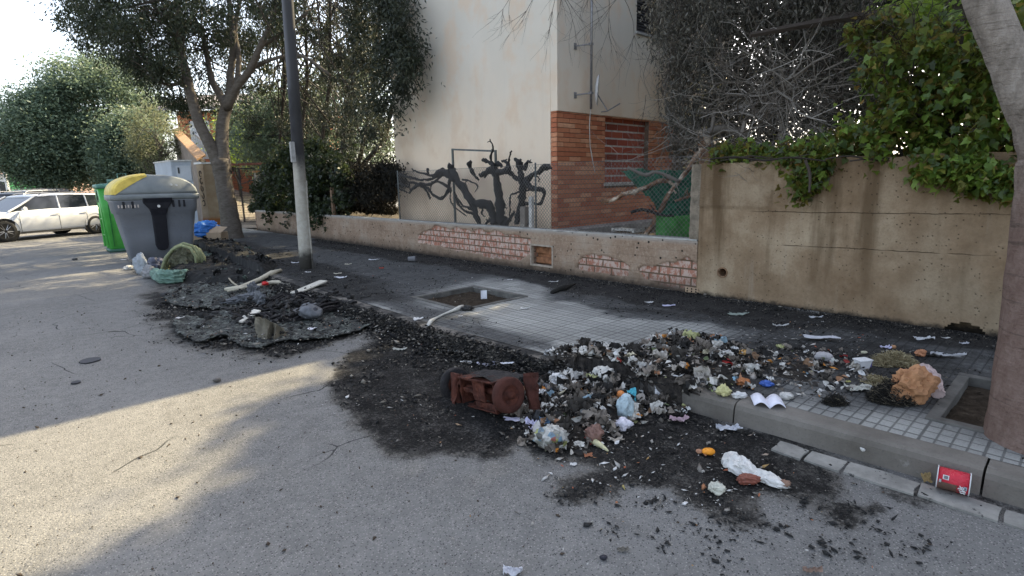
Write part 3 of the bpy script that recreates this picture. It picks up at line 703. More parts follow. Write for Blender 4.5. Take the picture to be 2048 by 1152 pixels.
def fill(clumps, per, spread, seed=2, flat=1.0):
    rs = np.random.RandomState(seed); c = np.array([tuple(p) for p in clumps]); k = rs.uniform(.5, 1.5, len(c))
    idx = rs.choice(len(c), int(per*len(c)), p=k/k.sum())
    g = rs.normal(size=(len(idx), 3))*spread*rs.uniform(.6, 1.2, len(c))[idx][:, None]; g[:, 2] *= flat
    return c[idx]+g
def limb(mb, pts, D, n=8, rough=.12, seed=0, sub=3):
    P = []; Rr = []
    q = []
    for i, (x, y, r, *dd) in enumerate(pts):
        d_ = dd[0] if dd else D
        q.append((PD(x, y, d_), r*d_/FPX))
    for i in range(len(q)-1):
        a0 = q[max(i-1, 0)][0]; a = q[i][0]; b = q[i+1][0]; b1 = q[min(i+2, len(q)-1)][0]
        for k in range(sub):
            t = k/sub; t2 = t*t; t3 = t2*t
            p = .5*((2*a)+(b-a0)*t+(2*a0-5*a+4*b-b1)*t2+(-a0+3*a-3*b+b1)*t3)
            P.append(p); Rr.append(q[i][1]*(1-t)+q[i+1][1]*t)
    P.append(q[-1][0]); Rr.append(q[-1][1])
    mb.tube(P, Rr, n, rough=rough, seed=seed); return P, Rr
def branchto(mb, a, b, r0, r1, rs, n=5, seg=5, sag=.15):
    a = Vector(a); b = Vector(b); L = (b-a).length; P = []
    o = Vector((rs.gauss(0, 1), rs.gauss(0, 1), rs.gauss(0, 1)+.6))*L*sag
    for i in range(seg+1):
        t = i/seg; P.append(a.lerp(b, t) + o*math.sin(t*math.pi) + Vector((rs.gauss(0, 1), rs.gauss(0, 1), rs.gauss(0, 1)))*L*.018*(0 < i < seg))
    mb.tube(P, [r0+(r1-r0)*i/seg for i in range(seg+1)], n, cap=False)
def twigs(mb, p, d, L, r, depth, rs, n=3, spread=.7, kids=3, curl=.25):
    P = [Vector(p)]; d = Vector(d).normalized(); seg = 4 if depth else 3; dirs = []
    for i in range(seg):
        d = (d + Vector((rs.gauss(0, curl), rs.gauss(0, curl), rs.gauss(0, curl)))).normalized()
        P.append(P[-1]+d*L/seg); dirs.append(d.copy())
    mb.tube(P, [r*(1-.55*i/seg) for i in range(seg+1)], n if r < .012 else 6, cap=False)
    if depth:
        for k in range(kids):
            i = rs.randint(1, seg); dd = (dirs[i-1] + Vector((rs.gauss(0, spread), rs.gauss(0, spread), rs.gauss(0, spread)))).normalized()
            twigs(mb, P[i], dd, L*rs.uniform(.5, .8), r*.52, depth-1, rs, n, spread, kids, curl)

BARK = Mat('bark_grey', .9, .2); nb = BARK.noise(6, 6, .7, BARK.co((1, 1, 2.5))); c = BARK.ramp(nb, [(.3, (.065, .054, .044)), (.6, (.125, .108, .090)), (.8, (.19, .17, .15))]); BARK.col(c).bump(BARK.noise(14, 6, .7, BARK.co((1, 1, 4))), .9, .02)
BARKR = Mat('bark_brown', .9, .2); nb = BARKR.noise(16, 7, .75, BARKR.co((1, 1, .5)))
c = BARKR.ramp(nb, [(.3, (.12, .075, .058)), (.6, (.20, .14, .115)), (.8, (.27, .21, .18))]); zz = BARKR.sep()[2]
gy = BARKR.ramp(nb, [(.3, (.14, .12, .10)), (.55, (.27, .235, .20)), (.8, (.40, .37, .33))]); c = BARKR.mix(BARKR.sm(BARKR.math('ADD', zz, BARKR.math('MULTIPLY', BARKR.noise(3, 4), .8)), 1.5, 2.1), c, gy)
ln = BARKR.noise(3.5, 4, .6, BARKR.co((1, 1, 14))); c = BARKR.mix(BARKR.math('MULTIPLY', BARKR.sm(ln, .56, .66), .5), c, (.06, .045, .035))
BARKR.col(c).bump(BARKR.math('ADD', BARKR.noise(5, 6, .7, BARKR.co((1, 1, 9))), BARKR.noise(60, 4)), .8, .015)
CHAR = Mat('charred_wood', .75, .35); nb = CHAR.noise(18, 6, .7); CHAR.col(CHAR.ramp(nb, [(.35, (.006, .006, .006)), (.6, (.03, .028, .027)), (.75, (.09, .085, .08))])); CHAR.bump(CHAR.vor(45), .9, .01)
DEADW = Mat('dead_twig', .85, .2); DEADW.col(DEADW.ramp(DEADW.rnd(), [(0, (.07, .058, .046)), (.5, (.16, .14, .12)), (1, (.32, .30, .27))]))
DARKW = Mat('dark_twig', .85, .2); DARKW.col(DARKW.ramp(DARKW.rnd(), [(0, (.02, .017, .014)), (1, (.075, .06, .05))]))
L_DARK = leafmat('leaf_dark', [(0, (.016, .026, .014)), (.6, (.030, .044, .022)), (1, (.062, .078, .040))], .22)
L_LAUREL = leafmat('leaf_laurel', [(0, (.013, .020, .012)), (.6, (.027, .037, .021)), (1, (.075, .085, .055))], .18)
L_FAR = leafmat('leaf_far', [(0, (.07, .115, .085)), (.6, (.115, .17, .115)), (1, (.20, .25, .15))], .3)  # paler, bluish greens put the distant haze into the leaf colour
L_OLIVE = leafmat('leaf_olive', [(0, (.045, .06, .028)), (.6, (.10, .115, .058)), (1, (.19, .20, .11))], .35)
L_IVY = leafmat('leaf_ivy', [(0, (.022, .055, .008)), (.5, (.075, .155, .02)), (.93, (.19, .31, .045)), (1, (.32, .19, .06))], .35, .42, .5)
L_LIT = leafmat('leaf_lit', [(0, (.13, .22, .03)), (1, (.32, .42, .07))], .5)  # bright yellow-green leaves, sunlight put into their colour
L_DEAD = leafmat('leaf_dead', [(0, (.045, .045, .036)), (.5, (.10, .098, .082)), (1, (.22, .21, .18))], .15, .8, .2)
L_BURNT = leafmat('leaf_burnt', [(0, (.010, .010, .008)), (.6, (.022, .022, .016)), (1, (.05, .042, .03))], .05, .8, .2)

# --- charred climbing plants on the low wall
def ZP(x, y, X): return PX(780+x/5.235, 260+y/5.235, X)
def charred(label, lines, X0, seed):
    p = ZP(lines[0][0][0], lines[0][0][1], X0); t = thing('charred_vine', label, 'burnt vine', (X0, p.y, .78), 'charred vines on the low wall')
    rs = random.Random(seed)
    for k, ln_ in enumerate(lines):
        mb = MB(); P = []; Rr = []
        ph = rs.uniform(0, 6)
        q = [(ZP(x, y, X0 + .05*math.sin(ph+i*.8)*(k > 0)), r) for i, (x, y, r) in enumerate(ln_)]
        for i in range(len(q)-1):
            a0 = q[max(i-1, 0)][0]; a = q[i][0]; b = q[i+1][0]; b1 = q[min(i+2, len(q)-1)][0]
            for s_ in range(4):
                tt = s_/4; p_ = .5*((2*a)+(b-a0)*tt+(2*a0-5*a+4*b-b1)*tt**2+(-a0+3*a-3*b+b1)*tt**3)
                dd = (a-Vector((0, 0, EYE))).dot(CF)
                P.append(p_ + Vector((rs.gauss(0, .004), rs.gauss(0, .005), rs.gauss(0, .005)))); Rr.append((q[i][1]*(1-tt)+q[i+1][1]*tt)/5.235*dd/FPX*.5*rs.uniform(.82, 1.22))
        P.append(q[-1][0]); Rr.append(Rr[-1]*.7)
        mb.tube(P, Rr, 8, rough=.45, seed=seed+k)
        if k and Rr[0] < .06:      # knobs where it was cut
            for s_ in range(2):
                i = rs.randrange(1, len(P)-1); d = Vector((rs.gauss(0, .3), rs.gauss(0, 1), rs.gauss(0, 1))).normalized(); mb.tube([P[i], P[i]+d*rs.uniform(.03, .07)], [Rr[i]*.7, Rr[i]*.35], 5)
        mb.build('trunk' if k == 0 else 'branch', CHAR.m, t, smooth=True)
    return t
charred('sprawling charred vine trunk reaching left along the fence to the burnt hedge', [
 [(1090,985,90),(1070,880,88),(1040,790,92),(960,770,80),(870,760,76),(820,690,62),(770,600,68),(720,560,76),(680,480,82),(640,420,78),(635,360,56)],
 [(935,980,54),(905,900,60),(870,800,70),(860,740,60),(800,690,52),(770,620,44),(740,560,44)],
 [(660,450,70),(560,440,62),(500,460,52),(440,510,28),(360,520,24),(260,510,24),(190,490,24),(100,470,40),(-20,440,50)],
 [(690,530,60),(610,480,50),(520,430,44),(450,480,28),(350,455,20),(260,430,16),(230,405,12)],
 [(400,470,24),(395,400,26)],
 [(560,450,30),(440,560,30),(330,570,38),(290,580,42),(230,620,24),(205,665,16)],
 [(290,570,38),(210,550,20),(190,600,16),(100,560,16),(60,590,16),(180,655,14)],
 [(330,590,28),(400,610,28),(440,670,28),(530,715,36),(590,670,34),(615,600,34),(620,540,34),(640,500,44)],
 [(340,580,24),(390,650,24),(420,725,28)], [(440,540,14),(420,640,11)], [(600,590,28),(560,570,26),(500,540,26),(430,560,20)],
 [(670,650,22),(690,700,22),(720,780,26),(790,850,26),(870,880,30),(930,970,30)], [(690,700,20),(760,790,20),(850,830,30)],
 [(760,520,18),(860,545,16),(920,590,14),(890,650,10)], [(950,790,22),(970,830,18),(960,880,16),(990,905,12)],
 [(640,600,16),(640,760,14),(800,900,12)]], WALLX+.30, 1)
charred('tallest charred vine trunk, thick and upright with an antler like top', [
 [(1185,985,100),(1160,900,104),(1150,780,98),(1140,660,74),(1125,540,68),(1095,440,84),(1060,390,92)],
 [(1060,410,70),(1000,450,46),(940,478,34)], [(1030,440,36),(990,500,22)], [(1070,400,60),(1065,350,42),(1010,325,38),(970,310,44)],
 [(1070,370,30),(1055,270,24),(1078,200,20),(1048,95,15)], [(1090,400,54),(1130,355,46),(1170,380,26)],
 [(1120,450,60),(1200,430,62),(1240,390,58),(1220,335,36),(1170,322,22)], [(1240,360,24),(1250,300,16),(1265,240,16),(1272,213,9)],
 [(1230,400,54),(1290,480,42),(1345,525,42)], [(830,325,56),(840,400,40),(880,470,34),(930,525,28)], [(1150,900,40),(1060,940,34),(1000,985,28)], [(1170,780,20),(1225,820,10)]], WALLX+.34, 2)
charred('charred vine trunk nearest the brick side, its arm pointing up to the right', [
 [(1330,985,66),(1350,870,70),(1380,740,72),(1392,620,74),(1375,520,78),(1360,420,62),(1345,340,54),(1308,298,26)],
 [(1360,360,30),(1372,305,22)], [(1400,560,70),(1470,490,54),(1560,440,50),(1620,385,60),(1695,402,30)],
 [(1400,420,60),(1425,370,44),(1445,335,30),(1490,345,10)], [(1420,540,56),(1450,580,54),(1520,620,50),(1600,630,48),(1612,690,28),(1570,775,34),(1500,765,28),(1390,775,38)],
 [(1530,480,16),(1565,515,14),(1550,540,12)], [(1510,620,20),(1400,640,20),(1290,665,18),(1260,700,18),(1255,800,14),(1248,930,12)],
 [(1200,990,54),(1260,920,34),(1305,860,20)], [(1380,790,20),(1450,830,14),(1460,930,10),(1440,1000,10)]], WALLX+.32, 3)

# --- dead shrub above the tall wall
rs = random.Random(21)
ds = thing('dead_shrub', 'dead grey leafless shrub with a tangle of pale twigs above the tall concrete wall', 'dead shrub', (6.9, 3.2, .6))
mb = MB(); tips = []
for (x, y, X, r) in [(1470, 330, 6.5, .030), (1560, 330, 6.6, .035), (1640, 330, 6.7, .03), (1420, 300, 6.9, .03), (1520, 250, 7.4, .03)]:
    b = PX(x, y, X); mb.tube([(b.x, b.y+.03, .55), b, b+Vector((.05, rs.uniform(-.1, .1), .5))], [r*1.2, r, r*.8], 6)
    tips.append(b+Vector((.05, 0, .5)))
mb.build('trunk', DEADW.m, ds)
mb = MB()
hub = PX(1565, 165, 6.6)
for k in range(16):
    a = k/16*6.283; twigs(mb, hub+Vector((0, rs.gauss(0, .05), rs.gauss(0, .05))), (rs.uniform(-.5, .5), math.cos(a), math.sin(a)+.1), rs.uniform(.5, .85), .012, 2, rs, spread=.5, kids=3)
for t_ in tips:
    for k in range(7): twigs(mb, t_-Vector((0, 0, rs.uniform(0, .6))), (rs.uniform(-.8, .5), rs.uniform(-1, 1), rs.uniform(-.1, 1.1)), rs.uniform(.5, .9), .011, 3, rs, spread=.6, kids=3)
for k in range(60):      # tangle
    p = PX(rs.uniform(1400, 1690), rs.uniform(120, 310), rs.uniform(6.25, 7.3)); twigs(mb, p, (rs.uniform(-.4, .4), rs.uniform(-1, 1), rs.uniform(-.4, .4)), rs.uniform(.4, .8), .0065, 2, rs, spread=.5, kids=3, curl=.2)
for k in range(26):      # sprays over the house wall
    p = PX(rs.uniform(1330, 1420), rs.uniform(40, 330), rs.uniform(6.5, 7.2)); twigs(mb, p, (rs.uniform(-.1, .6), rs.uniform(.3, 1), rs.uniform(-.5, .3)), rs.uniform(.3, .6), .006, 2, rs, spread=.5, kids=3)
mb.build('branches', DEADW.m, ds)
cl = pxclumps([(1330,-120),(1760,-120),(1700,60),(1560,110),(1470,170),(1400,290),(1375,330),(1340,250),(1330,120),(1300,40)], 230, lambda x, y, r: PX(x, y, r.uniform(6.7, 8.3)), 4)
P = fill(cl, 100, .11, 5, 1.5); leafcloud('dry_leaves', P, np.random.RandomState(3).uniform(.04, .09, len(P)), L_DEAD, ds, 'curl', 1.2, 6, .14)
cl = pxclumps([(1440,120),(1720,100),(1720,300),(1430,310)], 110, lambda x, y, r: PX(x, y, r.uniform(7.4, 8.6)), 14)
P = fill(cl, 90, .14, 15, 1.2); leafcloud('dry_leaves', P, np.random.RandomState(4).uniform(.04, .08, len(P)), L_DEAD, ds, 'curl', .8, 16, .12)
mb = MB()
for k in range(120):
    p = PX(rs.uniform(1290, 1700), rs.uniform(-60, 200), rs.uniform(6.6, 8.0)); twigs(mb, p, (rs.uniform(-.2, .2), rs.uniform(-.3, .3), -1), rs.uniform(.3, .6), .006, 1, rs, spread=.4, kids=3, curl=.15)
mb.build('hanging_twigs', DARKW.m, ds)

# --- climbing plant on the house wall
cr = thing('dry_creeper', 'dry grey creeper climbing the right end of the white and brick house wall', 'creeper', (9.6, HY-.1, .6))
cl = pxclumps([(1335,60),(1290,-60),(1430,-60),(1440,440),(1395,440),(1370,400),(1335,330),(1345,200)], 160, lambda x, y, r: PY(x, y, HY-r.uniform(.08, .55)), 8)
P = fill(cl, 45, .12, 9, 1.3); leafcloud('leaves', P, np.random.RandomState(5).uniform(.05, .10, len(P)), L_DEAD, cr, 'curl', 1.0, 10, .2)
mb = MB()
for k in range(46):
    p = PY(rs.uniform(1335, 1430), rs.uniform(60, 430), HY-rs.uniform(.1, .6)); twigs(mb, p, (rs.uniform(-1, .3), -.1, rs.uniform(-.6, .6)), rs.uniform(.4, .8), .009, 2, rs, spread=.5, kids=3)
mb.build('stems', DEADW.m, cr)

# --- pruned stump and broken branches with green netting behind the low wall
WOOD = Mat('bare_wood', .85, .2); nb = WOOD.noise(7, 5, .7); WOOD.col(WOOD.ramp(nb, [(.35, (.075, .042, .028)), (.52, (.22, .13, .08)), (.62, (.52, .44, .35))])); WOOD.bump(WOOD.noise(40, 5), .8, .01)
dD = 7.2
st_ = PX(1415, 330, WALLX+.25)
mb = MB(); limb(mb, [(1416,360,16),(1413,320,15),(1410,285,14),(1408,262,13)], 7.15, 8, .25, 1)
o = mb.build('tree_stump', WOOD.m, smooth=True); tag(o, 'cut orange brown tree stump rising behind the corner of the two walls', 'stump')
mb = MB(); limb(mb, [(1408,268,8),(1440,258,9),(1470,262,8),(1500,270,6)], 7.1, 7, .2, 2)
mb2 = mb.build('branch', DEADW.m, None, True); mb2.parent = o
dead = [('long bare broken branch lying level in front of the bricked up window', [(1202,402,7),(1225,400,6),(1245,390,7),(1265,384,8),(1290,376,7),(1315,364,8),(1335,362,6),(1350,372,5)], WOOD.m),
        ('brown broken branch leaning up from the low wall to the cut stump', [(1290,470,6),(1308,445,7),(1325,412,8),(1345,378,8),(1368,350,8),(1385,325,9),(1400,305,10)], WOOD.m),
        ('grey forked dead branch draped over the top of the green netting', [(1255,334,4),(1272,343,5),(1292,350,6),(1310,344,5),(1330,350,6),(1348,358,7),(1358,364,5)], DEADW.m),
        ('short burnt branch low in front of the green netting', [(1262,425,5),(1282,419,5),(1302,423,5),(1322,430,5),(1348,432,4)], CHAR.m),
        ('small pale crooked branch right of the green netting', [(1350,402,4),(1375,394,5),(1388,390,5)], WOOD.m)]
for i, (lb, pts, mt) in enumerate(dead):
    mb = MB(); P_, R_ = limb(mb, [(a_, b_, c_*.62) for a_, b_, c_ in pts], 7.35-.04*i, 7, .5, 5+i)
    for k in range(3):
        j = rs.randrange(2, len(P_)-1); twigs(mb, P_[j], (rs.uniform(-.5, .2), rs.uniform(-1, 1), rs.uniform(-.6, .8)), rs.uniform(.08, .2), R_[j]*.4, 1, rs, kids=2)
    tag(mb.build('dead_branch', mt, None, True), lb, 'branch', 'broken branches behind the low wall')
NET = Mat('green_netting', .7, .3); nb = NET.noise(9, 5, .6); NET.col(NET.ramp(nb, [(.3, (.006, .05, .03)), (.7, (.018, .13, .07))])); NET.bump(NET.noise(30, 4), .6, .01)
NET2 = simple('green_tarp', (.035, .16, .03), .5, .4, 9, bump=.5)
def sheet(corners, nx, ny, amp, seed, D=None):
    V = []; F = []
    a, b, c_, d = [Vector(q) for q in corners]
    nrm = (b-a).cross(d-a).normalized()
    for i in range(nx+1):
        for j in range(ny+1):
            u, v = i/nx, j/ny; p = a.lerp(b, u).lerp(d.lerp(c_, u), v)
            q = p*6+Vector((seed, 0, 0)); w = mn.noise(q)+.5*abs(mn.noise(q*2.3))*2-.3+.3*mn.noise(q*5)
            e = Vector((mn.noise(q+Vector((9, 0, 0))), mn.noise(q+Vector((0, 9, 0))), mn.noise(q+Vector((0, 0, 9)))))
            V.append(p + nrm*w*amp + e*amp*.6)
    for i in range(nx):
        for j in range(ny): k = i*(ny+1)+j; F.append((k, k+1, k+ny+2, k+ny+1))
    return V, F
net = thing('green_netting', 'torn dark green netting hanging among broken branches by the brick side', 'netting', (PD(1350, 475, 7.3).x, PD(1350, 475, 7.3).y, .78))
mb = MB(); mb.add(*sheet([PD(1238,340,7.5), PD(1395,340,7.45), PD(1396,425,7.3), PD(1322,418,7.35)], 26, 16, .06, 1)); mb.add(*sheet([PD(1290,372,7.42), PD(1388,345,7.5), PD(1392,450,7.35), PD(1322,440,7.32)], 16, 16, .06, 5))
mb.build('net', NET.m, net, True)
mb = MB(); mb.add(*sheet([PD(1312,432,7.25), PD(1384,430,7.2), PD(1385,482,7.15), PD(1311,480,7.2)], 16, 12, .025, 3)); mb.build('tarp', NET2, net, True)
p = PD(1255, 458, 7.75); mb = MB()
for k in range(5): mb.box((p.x-.10+k*.05, p.y-.17, p.z-.02), (p.x-.075+k*.05, p.y+.17, p.z-.0), Matrix.Identity(4))
mb.box((p.x-.12, p.y-.19, p.z-.035), (p.x+.15, p.y-.16, p.z+.01)); mb.box((p.x-.12, p.y+.16, p.z-.035), (p.x+.15, p.y+.19, p.z+.01))
o = mb.build('metal_grate', simple('grate', (.45, .45, .43), .5, metal=.3)); tag(o, 'small pale metal grate lying behind the low wall below the brick side', 'grate')

# --- ivy on the tall wall
iv = thing('ivy', 'thick green ivy hanging over the top of the tall concrete wall', 'ivy', (WALLX+.1, 1.2, WT))
mb = MB()
for k in range(46):
    x = rs.uniform(1700, 2100); p = PX(x, rs.uniform(60, 270), WALLX+rs.uniform(.05, .35)); twigs(mb, p, (rs.uniform(-.1, .2), rs.uniform(-.7, .7), rs.uniform(-.2, 1)), rs.uniform(.3, .7), .008, 2, rs, kids=3, spread=.4)
for (pts) in [[(1790,225,3),(1795,270,3),(1800,300,3),(1815,330,3)], [(1650,318,1.5),(1700,312,1.5),(1760,322,1.5),(1820,316,1)], [(1420,318,1.5),(1470,314,2),(1530,321,2),(1580,315,2),(1650,322,1.5)], [(1440,322,1),(1500,312,1.5),(1560,318,1),(1620,308,1)], [(1700,322,1.5),(1760,316,2),(1830,324,1.5)], [(1610,320,3),(1620,350,3),(1618,385,2)], [(1500,70,5),(1600,52,7),(1700,35,8),(1790,25,8),(1920,22,8),(2000,18,7)], [(1925,-40,14),(1915,60,13),(1905,170,14),(1900,300,13)]]:
    limb(mb, pts, (5.0 if pts[0][0] != 1500 else 5.6), 5, .2, 3)
mb.build('stem', DARKW.m, iv)
A = [(1700,60),(1760,30),(1840,40),(1960,60),(2130,0),(2140,370),(2048,360),(1960,370),(1930,385),(1840,350),(1800,325),(1720,318),(1640,312),(1590,325),(1585,290),(1680,250),(1740,230),(1730,120),(1690,90)]
cl = pxclumps(A, 230, lambda x, y, r: PX(x, y, r.uniform(WALLX-.12, WALLX+.55)), 11)
cl += pxclumps([(1590,300),(1655,300),(1660,340),(1640,375),(1620,402),(1600,400),(1590,370),(1605,340)], 26, lambda x, y, r: PX(x, y, r.uniform(WALLX-.13, WALLX-.01)), 12)
cl += pxclumps([(1420,322),(1590,318),(1590,300),(1500,300),(1430,306)], 26, lambda x, y, r: PX(x, y, r.uniform(WALLX-.03, WALLX+.15)), 13)
cl += pxclumps([(1800,320),(2048,340),(2048,375),(1960,372),(1900,352),(1840,352)], 40, lambda x, y, r: PX(x, y, r.uniform(WALLX-.16, WALLX-.02)), 17)
P = fill(cl, 42, .075, 14); P = P[P[:, 0] > WALLX-.22]
inside = (P[:, 0] > WALLX-.03) & (P[:, 2] < WT-.03); P = P[~inside]
leafcloud('foliage', P, np.random.RandomState(6).uniform(.035, .085, len(P)), L_IVY, iv, 'ivy', .9, 15, out=np.array([-.5, 0, 0]))
cl = pxclumps([(1740,20),(2130,-60),(2130,110),(2000,120),(1900,90),(1780,90),(1720,80)], 60, lambda x, y, r: PX(x, y, r.uniform(WALLX+.3, WALLX+1.3)), 31)
P = fill(cl, 30, .09, 32); leafcloud('foliage', P, np.random.RandomState(7).uniform(.05, .09, len(P)), L_LIT, iv, 'ivy', .6, 33)

# --- trees behind the walls
def inview(q):
    d = Vector(q)-Vector((0, 0, EYE)); z = d.dot(CF)
    if z < .2: return False
    x = 1024+FPX*d.dot(CR)/z; y = 576-FPX*d.dot(CU)/z; return -60 < x < 2110 and y > -30
def tree(label, base, height, crown, trunk_r, leaf, mat_leaf, nleaf, nclump, seed, spread=.35, group=None, bark=None, name='tree', droop=.4, w=.2, nb_=12, extra=None):
    rs_ = random.Random(seed); t = thing(name, label, 'tree', base, group); b = Vector(base)
    (cx, cy, cz), (rx, ry, rz_) = crown
    mb = MB(); top = Vector((cx, cy, cz))
    P_ = [b.lerp(top, i/6) + Vector((math.sin(i+seed), math.cos(i*1.3+seed), 0))*trunk_r*.5 for i in range(7)]
    mb.tube(P_, [trunk_r*(1.25-.1*i) if i else trunk_r*1.6 for i in range(7)], 8, rough=.1)
    cl_ = []
    while len(cl_) < nclump:
        v = Vector((rs_.uniform(-1, 1), rs_.uniform(-1, 1), rs_.uniform(-1, 1)))
        if .45 < v.length < 1: 
            v *= 1+.18*mn.noise(v*2.2+Vector((seed, 0, 0)))
            cl_.append(Vector((cx+v.x*rx, cy+v.y*ry, cz+v.z*rz_)))
    for q in cl_[:nb_*3]: branchto(mb, P_[rs_.randint(3, 6)], q, trunk_r*rs_.uniform(.18, .4), trunk_r*.08, rs_)
    mb.build('trunk', bark or BARK.m, t, smooth=True)
    P = fill(cl_, nleaf/nclump, spread, seed+1); leafcloud('crown', P, np.random.RandomState(seed).uniform(leaf*.6, leaf*1.2, len(P)), mat_leaf, t, 'lance', droop, seed+2, w)
    return t
gt = 'garden trees behind the tall wall'
tree('dark garden tree standing behind the dead shrub, right of the white house', (11.5, 3.0, .5), 8, ((11.3, 2.9, 5.3), (2.6, 2.3, 2.9)), .16, .16, L_DARK, 30000, 190, 41, .40, gt)
tree('dark garden tree seen through the ivy at the top right of the picture', (10.2, -1.2, .5), 8, ((9.8, -1.0, 5.3), (2.4, 2.2, 2.8)), .15, .15, L_DARK, 22000, 150, 43, .38, gt)

bt_ = thing('tree', 'added garden tree behind the tall wall, its unseen high crown shaped to shade the near road', 'tree', (13.6, 1.8, .5), gt)  # added for its shadow: crown out of view, cut to the shade's edge
rb_ = random.Random(91); cl = []
while len(cl) < 420:
    q = Vector((rb_.uniform(5.2, 12.5), rb_.uniform(-5, 6.4), rb_.uniform(5.5, 6.8)))
    if q.y < 3.72+.76*(q.x-6.75) + .3*mn.noise(q*.8): cl.append(q+Vector((4.6, 1.02, 4)))
def inview2(q):
    d = Vector(q)-Vector((0, 0, EYE)); z = d.dot(CF)
    if z < .2: return False
    x = 1024+FPX*d.dot(CR)/z; y = 576-FPX*d.dot(CU)/z; return -60 < x < 2110 and y > (-30 if x < 1345 else 70)
cl = [q for q in cl if not inview2(q)]
mb = MB(); tk = [Vector((13.6, 1.8, .4)), Vector((13.5, 1.9, 4)), Vector((13.6, 2.1, 7)), Vector((13.5, 2.2, 9.2))]; mb.tube(tk, [.26, .2, .17, .12], 9, rough=.1)
for q in cl[::4]: branchto(mb, tk[rb_.randint(2, 3)], q, .06, .012, rb_, 5)
mb.build('trunk', BARK.m, bt_, True)
P = fill(cl, 170, .24, 92); k_ = np.array([not inview2(p) for p in P]); P = P[k_]
leafcloud('crown', P, np.random.RandomState(22).uniform(.14, .26, len(P)), L_DARK, bt_, 'lance', .5, 93, .26)

bh2 = thing('evergreen_hedge', 'tall dull green hedge forming the background behind the dead shrub and ivy', 'hedge', (9.8, 1, .5))
cl = []; rb_ = random.Random(95)
while len(cl) < 420: cl.append(Vector((rb_.uniform(9.2, 10.6), rb_.uniform(-6, 5.6), rb_.uniform(.9, 4.3))))
cl = [q for q in cl if not (q.x < 10.7 and q.y > 5.3)]
P = fill(cl, 62, .2, 96); P = P[P[:, 1] < 6.2]; leafcloud('foliage', P, np.random.RandomState(23).uniform(.10, .18, len(P)), leafmat('leaf_hedge_grey', [(0, (.035, .04, .026)), (.6, (.075, .08, .055)), (1, (.17, .17, .12))], .2), bh2, 'lance', .3, 97, .26)
mb = MB()
for k in range(14): yy_ = -5.6+k*.8; mb.tube([(9.9, yy_, .4), (9.95, yy_+.1, 2), (9.9, yy_, 3.8)], [.06, .05, .02], 6)
for q in cl[::6]: branchto(mb, (9.9, q.y, max(.6, q.z-.5)), q, .02, .006, rb_, 4)
mb.build('stem', DARKW.m, bh2)

# laurel behind the low wall
lau = thing('laurel_tree', 'big dark many stemmed evergreen left of the white house', 'tree', (8.0, 13.4, .5))
mb = MB(); base_px = [(600,430),(625,432),(648,430),(668,428),(690,425),(636,440)]
LP = [(470,-160),(800,-160),(790,-20),(815,60),(832,110),(820,170),(800,210),(782,262),(770,330),(700,335),(600,330),(520,330),(476,250),(455,150)]
cl = pxclumps(LP, 330, lambda x, y, r: PX(x, y, r.uniform(7.0, 9.6)), 51)
cl += pxclumps([(440,-460),(860,-460),(800,-60),(500,-60)], 260, lambda x, y, r: PX(x, y, r.uniform(7.0, 9.8)), 151)
cl = [p for p in cl if not (p.x > HX-.3 and p.y < HY2+.3)]
cl += pxclumps([(690,-100),(790,-60),(828,105),(810,180),(785,250),(720,300)], 70, lambda x, y, r: PX(x, y, r.uniform(6.2, 6.8)), 52)
for i, (x, y) in enumerate(base_px):
    a = PX(x, y, 7.6+.15*i); a.z = .5; tgt = [PX(xx, yy, 7.8) for xx, yy in [(560+i*42, 280), (570+i*45, 160), (560+i*50, 40), (550+i*55, -80)]]
    mb.tube([a]+tgt, [.075, .06, .05, .04, .025], 7, rough=.15, seed=i)
    for k in range(14): branchto(mb, rs.choice(tgt), rs.choice(cl), .022, .006, rs, 4)
mb.build('trunk', simple('bark_dark', (.05, .042, .035), .9), lau, True)
P = fill(cl, 230, .18, 53); P = P[~((P[:, 0] > HX-.1) & (P[:, 1] < HY2+.1))]; leafcloud('crown', P, np.random.RandomState(8).uniform(.06, .13, len(P)), L_LAUREL, lau, 'lance', .9, 54, .17)

hd = thing('ivy_hedge', 'dark ivy hedge spilling over the far end of the low wall beside the lamp pole', 'hedge', (6.4, 15, .7))
HP = [(508,432),(512,385),(535,340),(560,300),(640,290),(690,320),(690,400),(665,440),(640,452),(610,462),(580,440),(540,440)]
cl = pxclumps(HP, 190, lambda x, y, r: PX(x, y, r.uniform(6.0, 7.0)), 55)
P = fill(cl, 170, .13, 56); P = P[~((P[:, 0] > WALLX-.02) & (P[:, 2] < .7))]
leafcloud('foliage', P, np.random.RandomState(9).uniform(.06, .12, len(P)), leafmat('leaf_hedge', [(0, (.012, .020, .009)), (.7, (.025, .040, .016)), (1, (.06, .08, .03))], .25), hd, 'ivy', .8, 57, out=np.array([-.4, 0, 0]))
mb = MB()
for k in range(40): twigs(mb, rs.choice(cl), (rs.uniform(-.4, .4), rs.uniform(-1, 1), rs.uniform(-.5, 1)), .5, .01, 1, rs)
mb.build('stem', DARKW.m, hd)
bh = thing('burnt_hedge', 'blackened burnt hedge between the ivy and the white house wall', 'hedge', (6.6, 11.5, .7))
cl = pxclumps([(655,340),(700,325),(790,335),(806,365),(800,385),(770,395),(700,400),(660,420)], 110, lambda x, y, r: PX(x, y, r.uniform(6.2, 6.95)), 58)
cl += pxclumps([(690,340),(792,340),(792,432),(690,430)], 130, lambda x, y, r: PX(x, y, r.uniform(7.0, 7.6)), 59)
P = fill(cl, 110, .11, 60); P = P[P[:, 1] > PX(800, 380, 6.3).y-.1]; P = P[P[:, 2] > .8]
leafcloud('foliage', P, np.random.RandomState(10).uniform(.05, .10, len(P)), L_BURNT, bh, 'curl', .8, 61, .2)
mb = MB()
